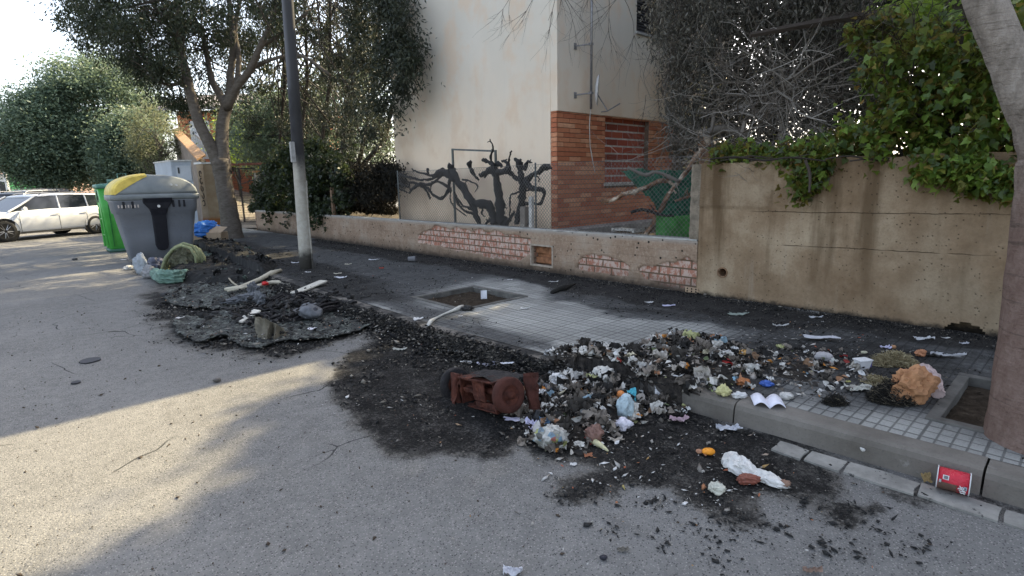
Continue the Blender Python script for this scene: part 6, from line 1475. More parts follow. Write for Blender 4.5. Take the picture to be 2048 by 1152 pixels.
rag('red wrapper piece lying on the colourful printed bag', 1126, 866, 16, 16, (.50, .07, .06), 0, 14, lift=.065, name='wrapper', cat='wrapper', tilt=.5)
rag('light blue wrapper piece lying on the colourful printed bag', 1092, 862, 22, 16, (.20, .38, .62), 0, 15, lift=.06, name='wrapper', cat='wrapper', tilt=.5)
bag('dark brown plastic bag at the lower right of the refuse heap', 1188, 882, 38, 38, (.20, .11, .085), 0, 16, amp=.35, dirt=.2)
stick('yellowed squeezed tube on the road under the dark brown bag', [(1172,880,3),(1182,884,6),(1196,892,6),(1208,898,4),(1216,903,2)], (.60, .56, .34), 0, name='squeezed_tube', cat='tube')
bag('black plastic bag between the purple cloth and the refuse heap', 1080, 850, 28, 34, (.012, .012, .014), 0, 17, rough=.3, dirt=0)
rag('pale purple crumpled cloth left of the black plastic bag', 1064, 858, 24, 38, PUR, 0, 18, name='cloth', cat='cloth', amp=.35, lift=.01)
rag('flat white and purple food tray left of the refuse heap', 1028, 842, 36, 16, (.66, .63, .76), 0, 19, name='food_tray', cat='tray', amp=.06, lift=.008)
bag('green striped melon piece beside the rusty axle', 1077, 800, 26, 20, (.30, .36, .12), 0, 20, amp=.08, name='melon_piece', cat='food', dirt=.3, lift=.01)
bag('brown bread roll in front of the green melon piece', 1088, 808, 27, 16, (.48, .28, .14), 0, 21, amp=.12, name='bread_roll', cat='food', dirt=.3)
bag('red and white food chunk left of the brown bread roll', 1062, 806, 16, 13, (.52, .22, .15), 0, 22, amp=.3, name='food_chunk', cat='food')
stick('dark grey bottle with a tan cap at the left of the refuse heap', [(1102,790,9),(1092,782,9),(1084,776,6),(1080,773,5)], (.10, .105, .12), 0, name='bottle', cat='bottle', lift=.02, rough=.03)
for (lb, x, y, w, h) in [('bright orange peel in the middle of the refuse heap', 1174, 820, 20, 9), ('orange peel just below the round white bag', 1161, 795, 14, 9), ('orange peel right of the peel below the round white bag', 1177, 800, 14, 9), ('small orange peel by the black plastic bag', 1121, 828, 11, 5), ('small yellow orange peel left of the round white bag', 1153, 781, 9, 6), ('orange peel at the front foot of the colourful printed bag', 1113, 903, 12, 8)]:
    bag(lb, x, y, w, h, (.72, .26, .03), 0, int(x), amp=.2, name='orange_peel', cat='peel', dirt=.1, lift=.045 if y < 850 else 0)
bag('small orange brown onion at the foot of the rusty axle', 1028, 824, 14, 11, (.50, .26, .09), 0, 23, amp=.15, name='onion', cat='food')
bag('bright orange half fruit lying alone on the burnt road', 1417, 908, 27, 14, (.80, .30, .02), 0, 24, amp=.05, name='half_orange', cat='fruit', dirt=.05)
bag('small pinkish brown food bit left of the bright orange half fruit', 1399, 906, 14, 9, (.42, .22, .13), 0, 25, amp=.3, name='food_chunk', cat='food')
rag('small brown paper piece on the road below the dark brown bag', 1176, 912, 16, 12, (.40, .17, .09), 0, 26, amp=.3)
# long white bag on the road
s = pxm(1510, 955, 0)
mb = MB(); c0 = G(1478, 945, 0); c1 = G(1545, 965, 0); P_ = [G(1448, 930, 0), G(1475, 945, 0), G(1505, 955, 0), G(1535, 965, 0), G(1568, 972, 0)]
mb.tube([p+Vector((0, 0, r*s*.55)) for p, r in zip(P_, (17, 20, 14, 15, 9))], [r*s for r in (14, 21, 15, 16, 8)], 20)
wb2 = None
def crumple_tube(label, pts, color, name, cat, z=0, seed=0, amp=.5, seg=26, n=22, squash=.7, mat=None):
    P = []; Rr = []
    for i in range(seg+1):
        t = i/seg*(len(pts)-1); k = min(int(t), len(pts)-2); f = t-k; a, b = pts[k], pts[k+1]; x = a[0]*(1-f)+b[0]*f; y = a[1]*(1-f)+b[1]*f; r = a[2]*(1-f)+b[2]*f
        P.append(G(x, y, z)); Rr.append(r*pxm(x, y, z))
    V = []; F = []
    for i, (p, r) in enumerate(zip(P, Rr)):
        t_ = (P[min(i+1, seg)]-P[max(i-1, 0)]).normalized(); s_ = Vector((0, 0, 1)).cross(t_).normalized()
        for k in range(n):
            a = k/n*6.2832; q = Vector((math.cos(a)*2.2, math.sin(a)*2.2, i*.35+seed)); rr_ = r*(1+amp*(.5-abs(mn.noise(q))*1.6)+amp*.35*mn.noise(q*3))
            v = p + s_*math.cos(a)*rr_ + Vector((0, 0, max(0, (math.sin(a)*rr_*squash + r*squash*.8)))); V.append(v)
    for i in range(seg):
        for k in range(n): k2 = (k+1) % n; F.append((i*n+k, i*n+k2, (i+1)*n+k2, (i+1)*n+k))
    F += [tuple(reversed(range(n))), tuple(seg*n+k for k in range(n))]
    mb = MB(); mb.add(V, F); return tag(mb.build(name, mat or cm(color, .5, .12, .4, .1, .4), None, False), label, cat)
crumple_tube('long crumpled white plastic bag lying on the road near the gutter', [(1445,930,8),(1458,930,20),(1480,942,20),(1505,955,14),(1530,962,14),(1555,972,13),(1578,975,3)], (.66, .65, .62), 'plastic_bag', 'plastic bag', 0, 3, .7)
bag('brown printed wrapper tucked in front of the long white bag', 1497, 966, 46, 20, (.22, .07, .045), 0, 31, amp=.3, name='wrapper', cat='wrapper', d=24)
bag('brown crumpled paper at the right end of the long white bag', 1567, 973, 22, 16, (.28, .17, .12), 0, 32, amp=.4, name='paper_ball', cat='paper')
bag('white chicken shaped crumpled tissue left of the long white bag', 1433, 985, 28, 24, (.58, .57, .48), 0, 33, amp=.5, name='tissue', cat='tissue')
rag('silvery crumpled paper on the road below the kerb', 1457, 858, 46, 20, (.55, .56, .60), 0, 34, amp=.3)
rag('red white and blue torn wrapper on the road right of the refuse heap', 1358, 843, 30, 14, (.45, .32, .36), 0, 35, amp=.3, name='wrapper', cat='wrapper')
rag('beige torn paper on the road right of the dark brown bag', 1232, 882, 26, 12, (.45, .40, .34), 0, 36, amp=.2)
rag('small white paper piece on the clean road below the refuse heap', 1147, 930, 14, 9, W1, 0, 37, amp=.2)
rag('white crumpled paper at the bottom edge of the picture', 1025, 1146, 40, 20, (.60, .60, .64), 0, 38, amp=.4)
rag('thin brown curled strip on the road near the lower right', 1625, 1144, 36, 8, (.32, .22, .17), 0, 39, amp=.4, name='strip')
rag('dark brown crumpled leaf left on the road near the bottom', 1247, 1101, 22, 9, (.20, .18, .15), 0, 40, amp=.4, name='dead_leaf', cat='leaf')
bag('small black lump on the road at the lower middle', 1207, 1118, 16, 9, (.02, .02, .03), 0, 41, amp=.2, name='char_lump', cat='lump', dirt=0)
# white burnt sheets behind the axle
rag('white lacy burnt paper on the black road behind the axle, the largest one', 917, 705, 40, 18, W1, 0, 42, amp=.15, edge=.6)
rag('small white burnt paper between the lacy paper and the axle', 936, 725, 24, 15, (.55, .54, .53), 0, 43, amp=.15, edge=.6)
rag('pale purple burnt paper behind the middle of the axle', 972, 732, 36, 18, (.56, .54, .62), 0, 44, amp=.2, edge=.6)
rag('white paper lying on top of the rusty axle', 1015, 768, 24, 7, W2, 0, 45, amp=.15, lift=.16)
# things on the paving at the right
def openpage(label, x, y, w, h):
    s = pxm(x, y, p_); g = G(x, y, p_); M_ = Matrix.Translation((g.x, g.y, p_+.004)) @ Matrix.Rotation(-YAW-.25, 4, 'Z')
    mb = MB(); n_ = 16; V = []; F = []
    for i in range(n_+1):
        u = i/n_*2-1; z_ = .030*(abs(math.sin(u*math.pi*1.0)))+.012*abs(u)
        for v in (-.5, -.2, .2, .5): V.append((u*w*s/2, v*h*s*2.1, z_+.006*v))
    for i in range(n_):
        for j in range(3): k = i*4+j; F.append((k, k+4, k+5, k+1))
    mb.add(V, F, M_); o = mb.build('booklet', cm((.74, .74, .82), .7, .04, .3, 0, .08), None, True); o.modifiers.new('s', 'SOLIDIFY').thickness = .003; return tag(o, label, 'booklet')
openpage('white open booklet lying at the edge of the kerb', 1535, 808, 58, 22)
bag('crumpled clear and white plastic just right of the open booklet', 1573, 797, 26, 14, (.52, .50, .47), p_, 46, amp=.4, name='plastic_scrap', cat='plastic')
rag('flattened white carton on the paving near the tall wall', 1640, 680, 62, 18, (.60, .59, .62), p_, 47, rz=-.25, amp=.05, name='flat_carton', cat='carton', lift=.02, curve=.1)
g = G(1724, 737, p_); s = pxm(1724, 737, p_)
tub = thing('yogurt_pot', 'small white plastic tub standing left of the straw clump', 'tub', g)
mb = MB(); Mt = Matrix.Translation(g) @ Matrix.Rotation(-YAW+.2, 4, 'Z'); mb.loft([[Mt @ Vector((x*k*s, y*k*s, z*s)) for x, y in ((-14, -10), (14, -10), (14, 10), (-14, 10))] for k, z in ((.72, 0), (.95, 17), (1.06, 17.5), (1.06, 20))]); mb.build('tub_body', cm((.70, .70, .70), .5, .05, .4, 0, .15), tub, bevel=.003)
mb = MB(); mb.add([Mt @ Vector((x*s, y*s, z*s)) for x, y, z in ((13.6, -8, 4), (13.6, 8, 4), (15, 8, 16), (15, -8, 16))], [(0,1,2,3)]); mb.build('tub_label', cm((.18, .15, .45)), tub)
bag('big crumpled brown paper bag on the paving beside the right tree pit', 1822, 800, 92, 76, (.42, .215, .105), p_, 49, rz=.3, amp=.36, d=56, name='paper_bag', cat='paper bag', rough=.85, dirt=.12, freq=1.5, sub=4)
crumple_tube('pink and white stained cloth draped behind the brown paper bag', [(1828,745,6),(1845,755,12),(1862,775,14),(1876,797,9)], (.56, .44, .42), 'cloth', 'cloth', p_, 5, .7, squash=1.2)
def fibres(name, label, x, y, w, d, h, n, col_a, seed, L=.09):
    s = pxm(x, y, p_); g = G(x, y, p_); rr_ = random.Random(seed); mb = MB()
    for k in range(n):
        a = rr_.uniform(0, 6.283); r = rr_.random()**.5; q = g + CR*0 + Vector((math.cos(YAW), -math.sin(YAW), 0))*math.cos(a)*r*w*s/2 + Vector((math.sin(YAW), math.cos(YAW), 0))*math.sin(a)*r*d*s/2 + Vector((0, 0, rr_.random()*h*s*(1-r*r)+.003))
        dr_ = Vector((rr_.gauss(0, 1), rr_.gauss(0, 1), rr_.gauss(0, .45))); dr_.normalize(); l = L*rr_.uniform(.4, 1); c_ = Vector((rr_.gauss(0, 1), rr_.gauss(0, 1), rr_.gauss(0, .5)))*l*.25
        pts = [q-dr_*l/2, q+c_, q+dr_*l/2]; pts = [Vector((p.x, p.y, max(p.z, p_+.003))) for p in pts]; mb.tube(pts, rr_.uniform(.0009, .0024), 3, cap=False)
    return tag(mb.build(name, col_a), label, 'straw')
STR = Mat('straw', .85, .2); STR.col(STR.ramp(STR.rnd(), [(0, (.10, .075, .04)), (.6, (.30, .25, .14)), (1, (.48, .43, .28))]))
BST = Mat('straw_burnt', .85, .2); BST.col(BST.ramp(BST.rnd(), [(0, (.006, .006, .006)), (.8, (.03, .027, .022)), (1, (.20, .17, .12))]))
fibres('straw_clump', 'tangled tan straw clump behind the brown paper bag', 1785, 728, 90, 40, 26, 1100, STR.m, 1)
fibres('burnt_straw_clump', 'tangled blackened straw clump in front of the brown paper bag', 1782, 800, 82, 60, 40, 1500, BST.m, 2)
fibres('straw_clump', 'small loose tan straw clump left of the brown paper bag', 1752, 765, 40, 34, 12, 380, STR.m, 3)
fibres('burnt_twig_bundle', 'small brown burnt bundle on the paving below the dirty white rag', 1670, 808, 40, 26, 22, 420, BST.m, 4, .06)
rag('dirty white rag on the paving left of the straw clumps', 1714, 780, 42, 24, (.50, .49, .43), p_, 50, amp=.3, name='rag', cat='cloth')
rag('black and white striped cloth on the paving behind the brown paper bag', 1870, 712, 60, 16, (.08, .08, .08), p_, 51, rz=-.3, amp=.2, name='cloth', cat='cloth')
rag('white strip lying over the striped cloth', 1893, 716, 50, 9, (.50, .50, .52), p_, 52, rz=-.3, amp=.2, lift=.012, name='strip')
bag('small blue red and orange wrapper behind the brown paper bag', 1840, 712, 20, 14, (.45, .20, .10), p_, 53, amp=.4, name='wrapper', cat='wrapper')
rag('blue wrapper corner behind the brown paper bag', 1835, 705, 9, 9, (.05, .30, .60), p_, 54, amp=.3, lift=.012, name='wrapper', cat='wrapper')
rag('white curled paper on the paving near the drain cavity of the tall wall', 1850, 679, 34, 9, (.62, .62, .63), p_, 55, amp=.25)
rag('white half moon paper closest to the drain cavity', 1891, 677, 16, 6, W1, p_, 56, amp=.1)
rag('white crooked paper right of the half moon paper', 1928, 688, 16, 6, (.50, .50, .54), p_, 57, amp=.3)
rag('pale lilac paper tent on the paving behind the straw', 1771, 697, 17, 10, PUR, p_, 58, amp=.4)
bag('small tan round food bit behind the straw clump', 1787, 697, 10, 8, (.45, .24, .12), p_, 59, amp=.1, name='food_chunk', cat='food')
bag('pale yellow crumb between the white tub and the lilac paper', 1728, 707, 12, 6, (.52, .50, .36), p_, 60, amp=.2, name='food_chunk', cat='food')
rag('yellow leaf scrap left of the dirty white rag', 1692, 764, 13, 8, (.50, .48, .18), p_, 61, amp=.3, name='leaf_scrap', cat='leaf')
# red cup
def cup(label, x, y, r, l, c, z, az, name='cup', cat='cup'):
    s = pxm(x, y, z); g = G(x, y, z); a = Vector((math.cos(az), math.sin(az), 0)); b = Vector((-a.y, a.x, 0)); u = Vector((0, 0, 1)); c0 = g+u*r*s
    rings = [[c0+a*(t*s)+(b*math.cos(k/18*6.2832)+u*math.sin(k/18*6.2832))*rr_*s for k in range(18)] for t, rr_ in ((-l/2, r*.02), (-l/2, r*.78), (l/2, r), (l/2, r*1.06), (l/2-1, r*1.06), (l/2-1.2, r*.93), (-l/2+1, r*.72), (-l/2+1, r*.02))]
    return tag(MB().loft(rings).build(name, cm(c, .45, .1, .4, 0, .15), None, True), label, cat)
cup('red paper cup lying on its side in the litter on the paving', 1452, 742, 11, 24, (.48, .02, .02), p_, -2.3)
bag('small carton with a red end lying on the paving', 1646, 722, 34, 22, (.42, .40, .40), p_, 62, rz=-.6, amp=.12, name='carton', cat='carton', d=18)
rag('red scrap beside the small carton with a red end', 1684, 714, 16, 7, (.30, .03, .03), p_, 63, amp=.3)
bag('white crumpled tissue right of the small carton', 1667, 726, 15, 12, (.60, .60, .55), p_, 64, amp=.4, name='tissue', cat='tissue')
rag('white and dark plastic scrap in front of the small carton', 1640, 745, 22, 13, W1, p_, 65, amp=.3, name='plastic_scrap', cat='plastic')
bag('blue crumpled plastic piece on the paving behind the open booklet', 1533, 772, 24, 12, (.05, .12, .42), p_, 66, amp=.4, name='plastic_scrap', cat='plastic', dirt=.1)
bag('light blue crumpled wrapper left of the rusty orange peel', 1471, 766, 24, 13, (.30, .52, .66), p_, 67, amp=.4, name='wrapper', cat='wrapper')
bag('rusty orange peel lump on the paving', 1486, 770, 28, 16, (.40, .15, .05), p_, 68, amp=.3, name='orange_peel', cat='peel')
bag('pile of white torn tissue at the kerb edge left of the booklet', 1478, 795, 24, 12, W1, p_, 69, amp=.6, name='tissue', cat='tissue')
stick('pale green leek leaf hanging over the kerb', [(1412,745,3),(1414,755,5),(1418,768,6),(1422,782,5),(1426,792,2)], (.30, .36, .15), .11, name='leek', cat='vegetable')
bag('pale yellow crumpled paper at the kerb edge', 1446, 790, 26, 22, (.58, .54, .26), p_, 70, amp=.5, name='paper_ball', cat='paper')
g0 = G(1330, 797, .02)
mb = MB(); M_ = Matrix.Translation(g0+Vector((0, 0, .045))) @ Matrix.Rotation(-YAW-.2, 4, 'Z') @ Matrix.Rotation(.9, 4, 'X'); s = pxm(1330, 797, .02); mb.box((-20*s, -12*s, -2*s), (20*s, 12*s, 2*s), M_)
mq = Mat('newsprint', .8); mq.col(mq.ramp(mq.noise(38, 5, .8), [(.42, (.05, .05, .055)), (.52, (.50, .49, .49)), (.7, (.60, .59, .58))])); tag(mb.build('carton', mq.m, bevel=.002), 'flat grey speckled carton leaning against the kerb', 'carton')
bag('burnt grey white bag standing left of the speckled carton', 1298, 788, 32, 44, (.36, .34, .32), 0, 71, amp=.35, dirt=.7, name='plastic_bag')
bag('bright white plastic bag piece behind the burnt grey white bag', 1290, 752, 24, 26, (.70, .70, .70), .06, 72, amp=.35, dirt=.1)
bag('tan and pink crumpled box in the dark refuse', 1322, 745, 36, 22, (.38, .25, .17), .10, 73, amp=.3, name='crushed_box', cat='box', lift=.03)
bag('square grey white carton standing in the dark refuse', 1340, 745, 15, 20, (.42, .41, .38), .10, 74, amp=.15, name='carton', cat='carton', lift=.04)
rag('pink paper sheet in the middle of the dark refuse', 1373, 752, 24, 20, (.62, .42, .38), .12, 75, amp=.25, lift=.04, tilt=.5)
rag('white bone shaped plastic strip right of the pink paper', 1388, 762, 20, 8, W1, .12, 76, rz=-.6, amp=.25, lift=.05, name='strip')
bag('pale lilac squashed bottle at the back of the dark refuse', 1376, 728, 30, 14, (.52, .52, .62), p_, 77, rz=-.5, amp=.15, name='squashed_bottle', cat='bottle', d=14, lift=.02)
bag('crumpled silver foil right of the squashed lilac bottle', 1400, 725, 20, 14, (.48, .48, .48), p_, 78, amp=.6, name='foil', cat='foil', rough=.3)
bag('golden tan pastry piece on the paving behind the red cup', 1488, 712, 26, 13, (.55, .32, .10), p_, 79, amp=.3, name='pastry', cat='food')
rag('cream paper left of the golden tan pastry', 1467, 705, 18, 8, CRM, p_, 80, amp=.3)
bag('crumpled clear white plastic right of the red cup', 1503, 745, 28, 20, (.50, .49, .45), p_, 81, amp=.5, name='plastic_scrap', cat='plastic', tr=.2)
stick('white ribbon with a wavy end at the back of the dark refuse', [(1305,696,2),(1318,692,3),(1330,694,3),(1345,699,2)], (.62, .61, .56), p_, name='ribbon', cat='ribbon', lift=.06)
bag('small red cap at the left end of the white ribbon', 1299, 697, 11, 6, (.42, .02, .02), p_, 82, amp=.1, name='cap', cat='cap', lift=.06, dirt=0)
bag('dark grey plastic bag hanging over the kerb in the refuse', 1398, 782, 42, 26, (.13, .13, .13), .08, 83, amp=.3)
bag('grey crumpled bag between the pink paper and the speckled carton', 1352, 758, 34, 30, (.24, .23, .22), .08, 84, amp=.35, lift=.02)
rag('yellow and white packet hanging in front of the grey crumpled bag', 1352, 772, 18, 18, (.58, .50, .20), .08, 85, amp=.3, tilt=.8, name='packet', cat='packet', lift=.03)
stick('small white bone lying against the kerb face', [(1716,882,3),(1719,890,2),(1722,898,2),(1726,903,4)], (.62, .61, .57), .03, name='bone', cat='bone', lift=.03)
rag('yellow brown dead leaf in the gutter left of the red tin', 1851, 962, 16, 18, (.36, .28, .13), 0, 86, amp=.3, tilt=.8, lift=.015, name='dead_leaf', cat='leaf')
# around the square pit and the pole
rag('white curved card standing in the soil of the middle tree pit', 968, 596, 12, 20, W2, .08, 87, tilt=1.35, lift=.03, amp=.03, name='card', cat='card', edge=.02)
stick('white burnt ribbon trailing from the tree pit over the kerb', [(856,655,4),(862,645,4),(872,638,2.5),(890,629,2),(905,624,3),(918,620,5),(926,614,3)], (.52, .51, .46), p_, name='ribbon', cat='ribbon')
bag('black burnt lump at the corner of the middle tree pit', 935, 620, 24, 10, (.015, .014, .013), p_, 88, amp=.4, name='char_lump', cat='lump', dirt=0)
stick('black burnt root lying on the paving below the niche', [(1104,588,4),(1118,582,5),(1130,580,6),(1140,574,3),(1150,569,1.5)], (.015, .014, .012), p_, name='burnt_root', cat='root')
g = G(824, 522, p_); s = pxm(824, 522, p_); cup('small grey burnt tin can lying on the paving near the low wall', 824, 523, 5.5, 15, (.16, .16, .17), p_, -.75, 'tin_can', 'can')
for (lb, x, y, w, h, c) in [('white paper scrap just left of the foot of the lamp pole', 590, 526, 15, 4, W2), ('white paper scrap just in front of the foot of the lamp pole', 617, 545, 11, 4, W1), ('white paper curl right of the lamp pole, the nearest of three', 683, 556, 22, 9, W2),
    ('cream paper scrap right of the lamp pole with the ragged end', 676, 548, 14, 5, CRM), ('white paper scrap farthest right of the lamp pole', 748, 520, 17, 5, W2), ('cream paper scrap behind the white paper curl', 697, 529, 13, 5, CRM), ('small red scrap on the paving right of the lamp pole', 763, 537, 9, 3, (.50, .06, .03)),
    ('white lilac paper scrap beside the melted plastic sheet', 763, 627, 19, 10, W2), ('white twisted paper scrap at the kerb left of the white ribbon', 836, 640, 16, 14, W1), ('lilac card lying on the paving below the low wall bricks', 1338, 612, 24, 7, PUR),
    ('small white paper scrap left of the lilac card', 1299, 606, 15, 5, W1), ('white paper scrap on the clean paving right of the middle tree pit', 1050, 618, 16, 6, W1), ('white paper scrap on dark paving far behind the middle tree pit', 1020, 560, 10, 4, W1), ('thin white strip on the dark paving by the niche', 1108, 564, 18, 3, W1),
    ('white paper scrap near the small round paper on the paving', 922, 633, 9, 4, W1), ('green white scrap on the paving below the round drain', 1475, 630, 34, 9, (.30, .34, .30)), ('thin white strip on the paving below the tall wall', 1560, 653, 30, 4, W1), ('white strip on the paving beside the thin strip below the tall wall', 1632, 636, 26, 4, (.55, .55, .57)),
    ('cream torn cloth on the burnt kerb left of the axle', 800, 700, 26, 9, (.48, .47, .42)), ('small white tissue on the melted plastic sheet', 625, 668, 13, 14, W2), ('white flake at the left edge of the melted plastic sheet', 361, 645, 12, 9, W1)]:
    rag(lb, x, y, w, h, c, 0 if lb.endswith('sheet') or 'axle' in lb else p_, int(x+y), amp=.22, n=(7, 5), lift=.05 if 'melted' in lb else .0)

# rusty two wheeled axle
ax = thing('rusty_axle', 'rusty red burnt axle with two wheels lying on the black road', 'axle', G(965, 812, 0))
RU = Mat('rust', .8, .3, metal=.2); nb = RU.noise(11, 6, .7); RU.col(RU.ramp(nb, [(.3, (.028, .011, .009)), (.55, (.085, .026, .016)), (.8, (.19, .065, .038))])); RU.bump(RU.noise(40, 5), .8, .01)
TYB = simple('tyre_burnt', (.018, .016, .017), .7, .4, 12, bump=1, bscale=30, bd=.02); RUD = simple('rust_dark', (.06, .02, .014), .85, .4, 14, bump=1)
def AP(x, y, D): return PD(x, y, D)
DL, DRr = 3.99, 3.45
wl = AP(911, 768, DL); wr = AP(1017, 790, DRr); axd = (wr-wl).normalized()
upv = Vector((0, 0, 1)); fv = axd.cross(upv).normalized(); uv = fv.cross(axd).normalized()
if fv.dot(CF) > 0: fv = -fv
def L(a, f, u): return wl + axd*a + fv*f + uv*u
TOT = (wr-wl).length
def wheel(c, r, w, ttl):
    rings = []
    for rr_, t in [(r*.58, -w*.42), (r*.90, -w/2), (r, -w*.3), (r*1.01, 0), (r, w*.3), (r*.90, w/2), (r*.58, w*.42)]:
        rings.append([c+axd*t+(fv*math.cos(a/28*6.2832)+uv*math.sin(a/28*6.2832))*rr_*(1+.03*mn.noise(Vector((math.cos(a/28*6.28)*2, math.sin(a/28*6.28)*2, rr_*9)))) for a in range(28)])
    wh = thing_part('wheel', ax); MB().loft(rings, cap=False).build('tyre', TYB if ttl == 'l' else RUD, wh, True)
    rings = []
    for rr_, t in [(.01, w*.30), (r*.16, w*.34), (r*.22, w*.15), (r*.40, w*.1), (r*.52, w*.36), (r*.60, w*.40), (r*.60, -w*.40), (r*.5, -w*.3), (r*.3, -w*.1), (r*.01, -w*.1)]:
        rings.append([c+axd*t+(fv*math.cos(a/20*6.2832)+uv*math.sin(a/20*6.2832))*rr_ for a in range(20)])
    MB().loft(rings).build('rim', RU.m, wh, True)
wheel(wl+Vector((0, 0, 0)), .122, .055, 'l'); wheel(wr, .115, .06, 'r')
def slab(pts, th, dirv): V = [Vector(p) for p in pts]; n = len(V); return V+[v+dirv*th for v in V], [tuple(reversed(range(n))), tuple(range(n, 2*n))]+[(i, (i+1) % n, n+(i+1) % n, n+i) for i in range(n)]
mb = MB(); a0, a1 = .17, TOT-.07
for pts in [[(a0, .06, -.09), (a0+.02, .06, -.02), (a0+.03, .02, .10), (a0+.03, -.05, .125), (a1, -.05, .12), (a1, .03, .09), (a1, .06, -.02), (a1, .06, -.08)]]:
    pass
def rb(a, b, f0, f1, u0, u1):
    V = [L(x, f, u) for u in (u0, u1) for x, f in ((a, f0), (b, f0), (b, f1), (a, f1))]; return V, [(0,3,2,1),(4,5,6,7),(0,1,5,4),(1,2,6,5),(2,3,7,6),(3,0,4,7)]
mb.add(*rb(a0, a1, -.09, -.08, -.11, .075)); mb.add(*rb(a0, a1, -.08, .07, .075, .085)); mb.add(*rb(a0, a1, -.08, .06, -.12, -.11)); mb.add(*rb(a0, a0+.012, -.08, .06, -.108, .073)); mb.add(*rb(a1-.012, a1, -.08, .06, -.108, .073)); mb.add(*rb(a0+.16, a0+.30, .045, .055, -.06, .07)); mb.add(*rb(a0+.013, a0+.155, .02, .045, -.02, .005)); mb.add(*rb(a0+.16, a1-.02, .03, .045, -.108, -.07))
hs_o = mb.build('housing', RU.m, ax)
def warp(o, lv, amt, sz):
    a_ = o.modifiers.new('sub', 'SUBSURF'); a_.subdivision_type = 'SIMPLE'; a_.levels = a_.render_levels = lv
    tx_ = bpy.data.textures.new('clouds', 'CLOUDS'); tx_.noise_scale = sz; d_ = o.modifiers.new('d', 'DISPLACE'); d_.texture = tx_; d_.strength = amt; d_.mid_level = .5; d_.texture_coords = 'LOCAL'; d_.direction = 'RGB_TO_XYZ' if False else 'NORMAL'
    return o
warp(hs_o, 4, .022, .06)
mb = MB()
for (a, u0, u1, f) in [(.08, -.11, .09, .03), (.125, -.12, .095, .045)]:
    P_ = [L(a, f, u1), L(a-.015, f+.02, u1-.06), L(a+.01, f+.03, (u0+u1)/2), L(a-.005, f+.02, u0+.05), L(a+.02, f+.03, u0)]; mb.tube(P_, [.03, .022, .026, .03, .026], 8, rough=.5)
mb.tube([L(-.05, 0, 0), L(TOT+.05, 0, 0)], .022, 10); mb.build('axle_bar', RU.m, ax, True)
mb = MB(); mb.add(*sheet([L(.04, .10, -.125), L(.16, .12, -.12), L(.15, .03, .10), L(.08, .0, .08)], 12, 12, .022, 7)); mb.build('torn_sheet', RU.m, ax)
mb = MB(); mb.add(*sheet([L(.20, .05, .095), L(TOT-.08, .06, .093), L(TOT+.02, -.20, .085), L(.22, -.12, .10)], 20, 10, .018, 9)); mb.build('burnt_cover', TYB, ax)
mb = MB(); mb.add(*sheet([L(TOT-.02, -.15, .10), L(TOT+.10, -.18, .11), L(TOT+.12, -.16, -.12), L(TOT+.0, -.14, -.12)], 12, 14, .03, 11)); mb.build('torn_sheet', RUD, ax)

# red tin in the gutter
tc0 = G(1893, 975, .0); s = pxm(1905, 975, 0); pa = PD(1874, 958, 2.64); pb2 = PD(1938, 978, 2.565); r_ = .5*42*2.62/FPX
pa.z = r_+.012; pb2.z = r_+.012
adir = (pb2-pa).normalized(); bdir = Vector((0, 0, 1)); cdir = adir.cross(bdir).normalized(); cdir = cdir if cdir.dot(CF) < 0 else -cdir
tin = thing('cardboard_drum', 'red and brown cylindrical tin lying in the gutter against the kerb', 'tin', (pa+pb2)/2-Vector((0, 0, r_)))
Lc = (pb2-pa).length
def tinp(t, a, dr=0): return pa+adir*(t*Lc)+(cdir*math.cos(a)+bdir*math.sin(a))*(r_+dr)
def tinpatch(mb, t0, t1, a0, a1, dr, n=10):
    V = []; F = []
    for i in range(n+1):
        for t in (t0, t1): V.append(tinp(t, a0+(a1-a0)*i/n, dr))
    for i in range(n): F.append((2*i, 2*i+1, 2*i+3, 2*i+2))
    mb.add(V, F)
RD = cm((.50, .02, .04), .4, .1, .4, 0, .08); BW = cm((.13, .075, .055), .55, .15, .3, 0, .1); WT_ = cm((.66, .66, .66), .6, .05, .3, 0, .05); BLK = cm((.05, .05, .06), .5, .1, .3, 0, 0)
mb = MB(); rings = [[tinp(t, k/40*6.2832, dr) for k in range(40)] for t, dr in ((0, -r_*.98), (.004, -.004), (0, 0), (1, 0), (.996, -.004), (.996, -r_*.98))]; mb.loft(rings); mb.build('tin_body', RD, tin, True)
for t in (.0, 1.0):
    mb = MB(); mb.loft([[tinp(t+d, k/40*6.2832, dr) for k in range(40)] for d, dr in ((-.018, .0015), (-.018, .004), (.018, .004), (.018, .0015))], cap=False); mb.build('rim', WT_, tin, True)
mb = MB(); tinpatch(mb, .03, .62, -1.1, .05, .0012); V = [tinp(.62, -1.1, .0012), tinp(.8, -1.1, .0012), tinp(.74, -.6, .0012), tinp(.66, .0, .0012), tinp(.62, .05, .0012), tinp(.62, -.6, .0012)]; mb.add(V, [(0,1,2,5),(5,2,3,4)]); mb.build('brown_band', BW, tin, True)
mb = MB(); tinpatch(mb, .17, .36, .32, .72, .002); lab = mb.build('barcode_label', WT_, tin)
mb = MB()
for k in range(11): tinpatch(mb, .205+k*.0115, .205+k*.0115+(.006 if k % 3 else .0085), .38, .66, .0028, 4)
mb.build('barcode', BLK, lab)
mb = MB(); tinpatch(mb, .065, .135, -.02, .26, .0022, 6); mb.build('small_emblem', cm((.42, .44, .44), .5, .2), tin)
mb = MB(); V = [tinp(t, a, .0022) for t, a in ((.68, .08), (.72, .10), (.80, -.15), (.86, -.5), (.89, -.85), (.85, -.85), (.81, -.5), (.76, -.15))]; mb.add(V, [(0,1,2,7),(7,2,3,6),(6,3,4,5)]); mb.build('white_swoosh', WT_, tin)
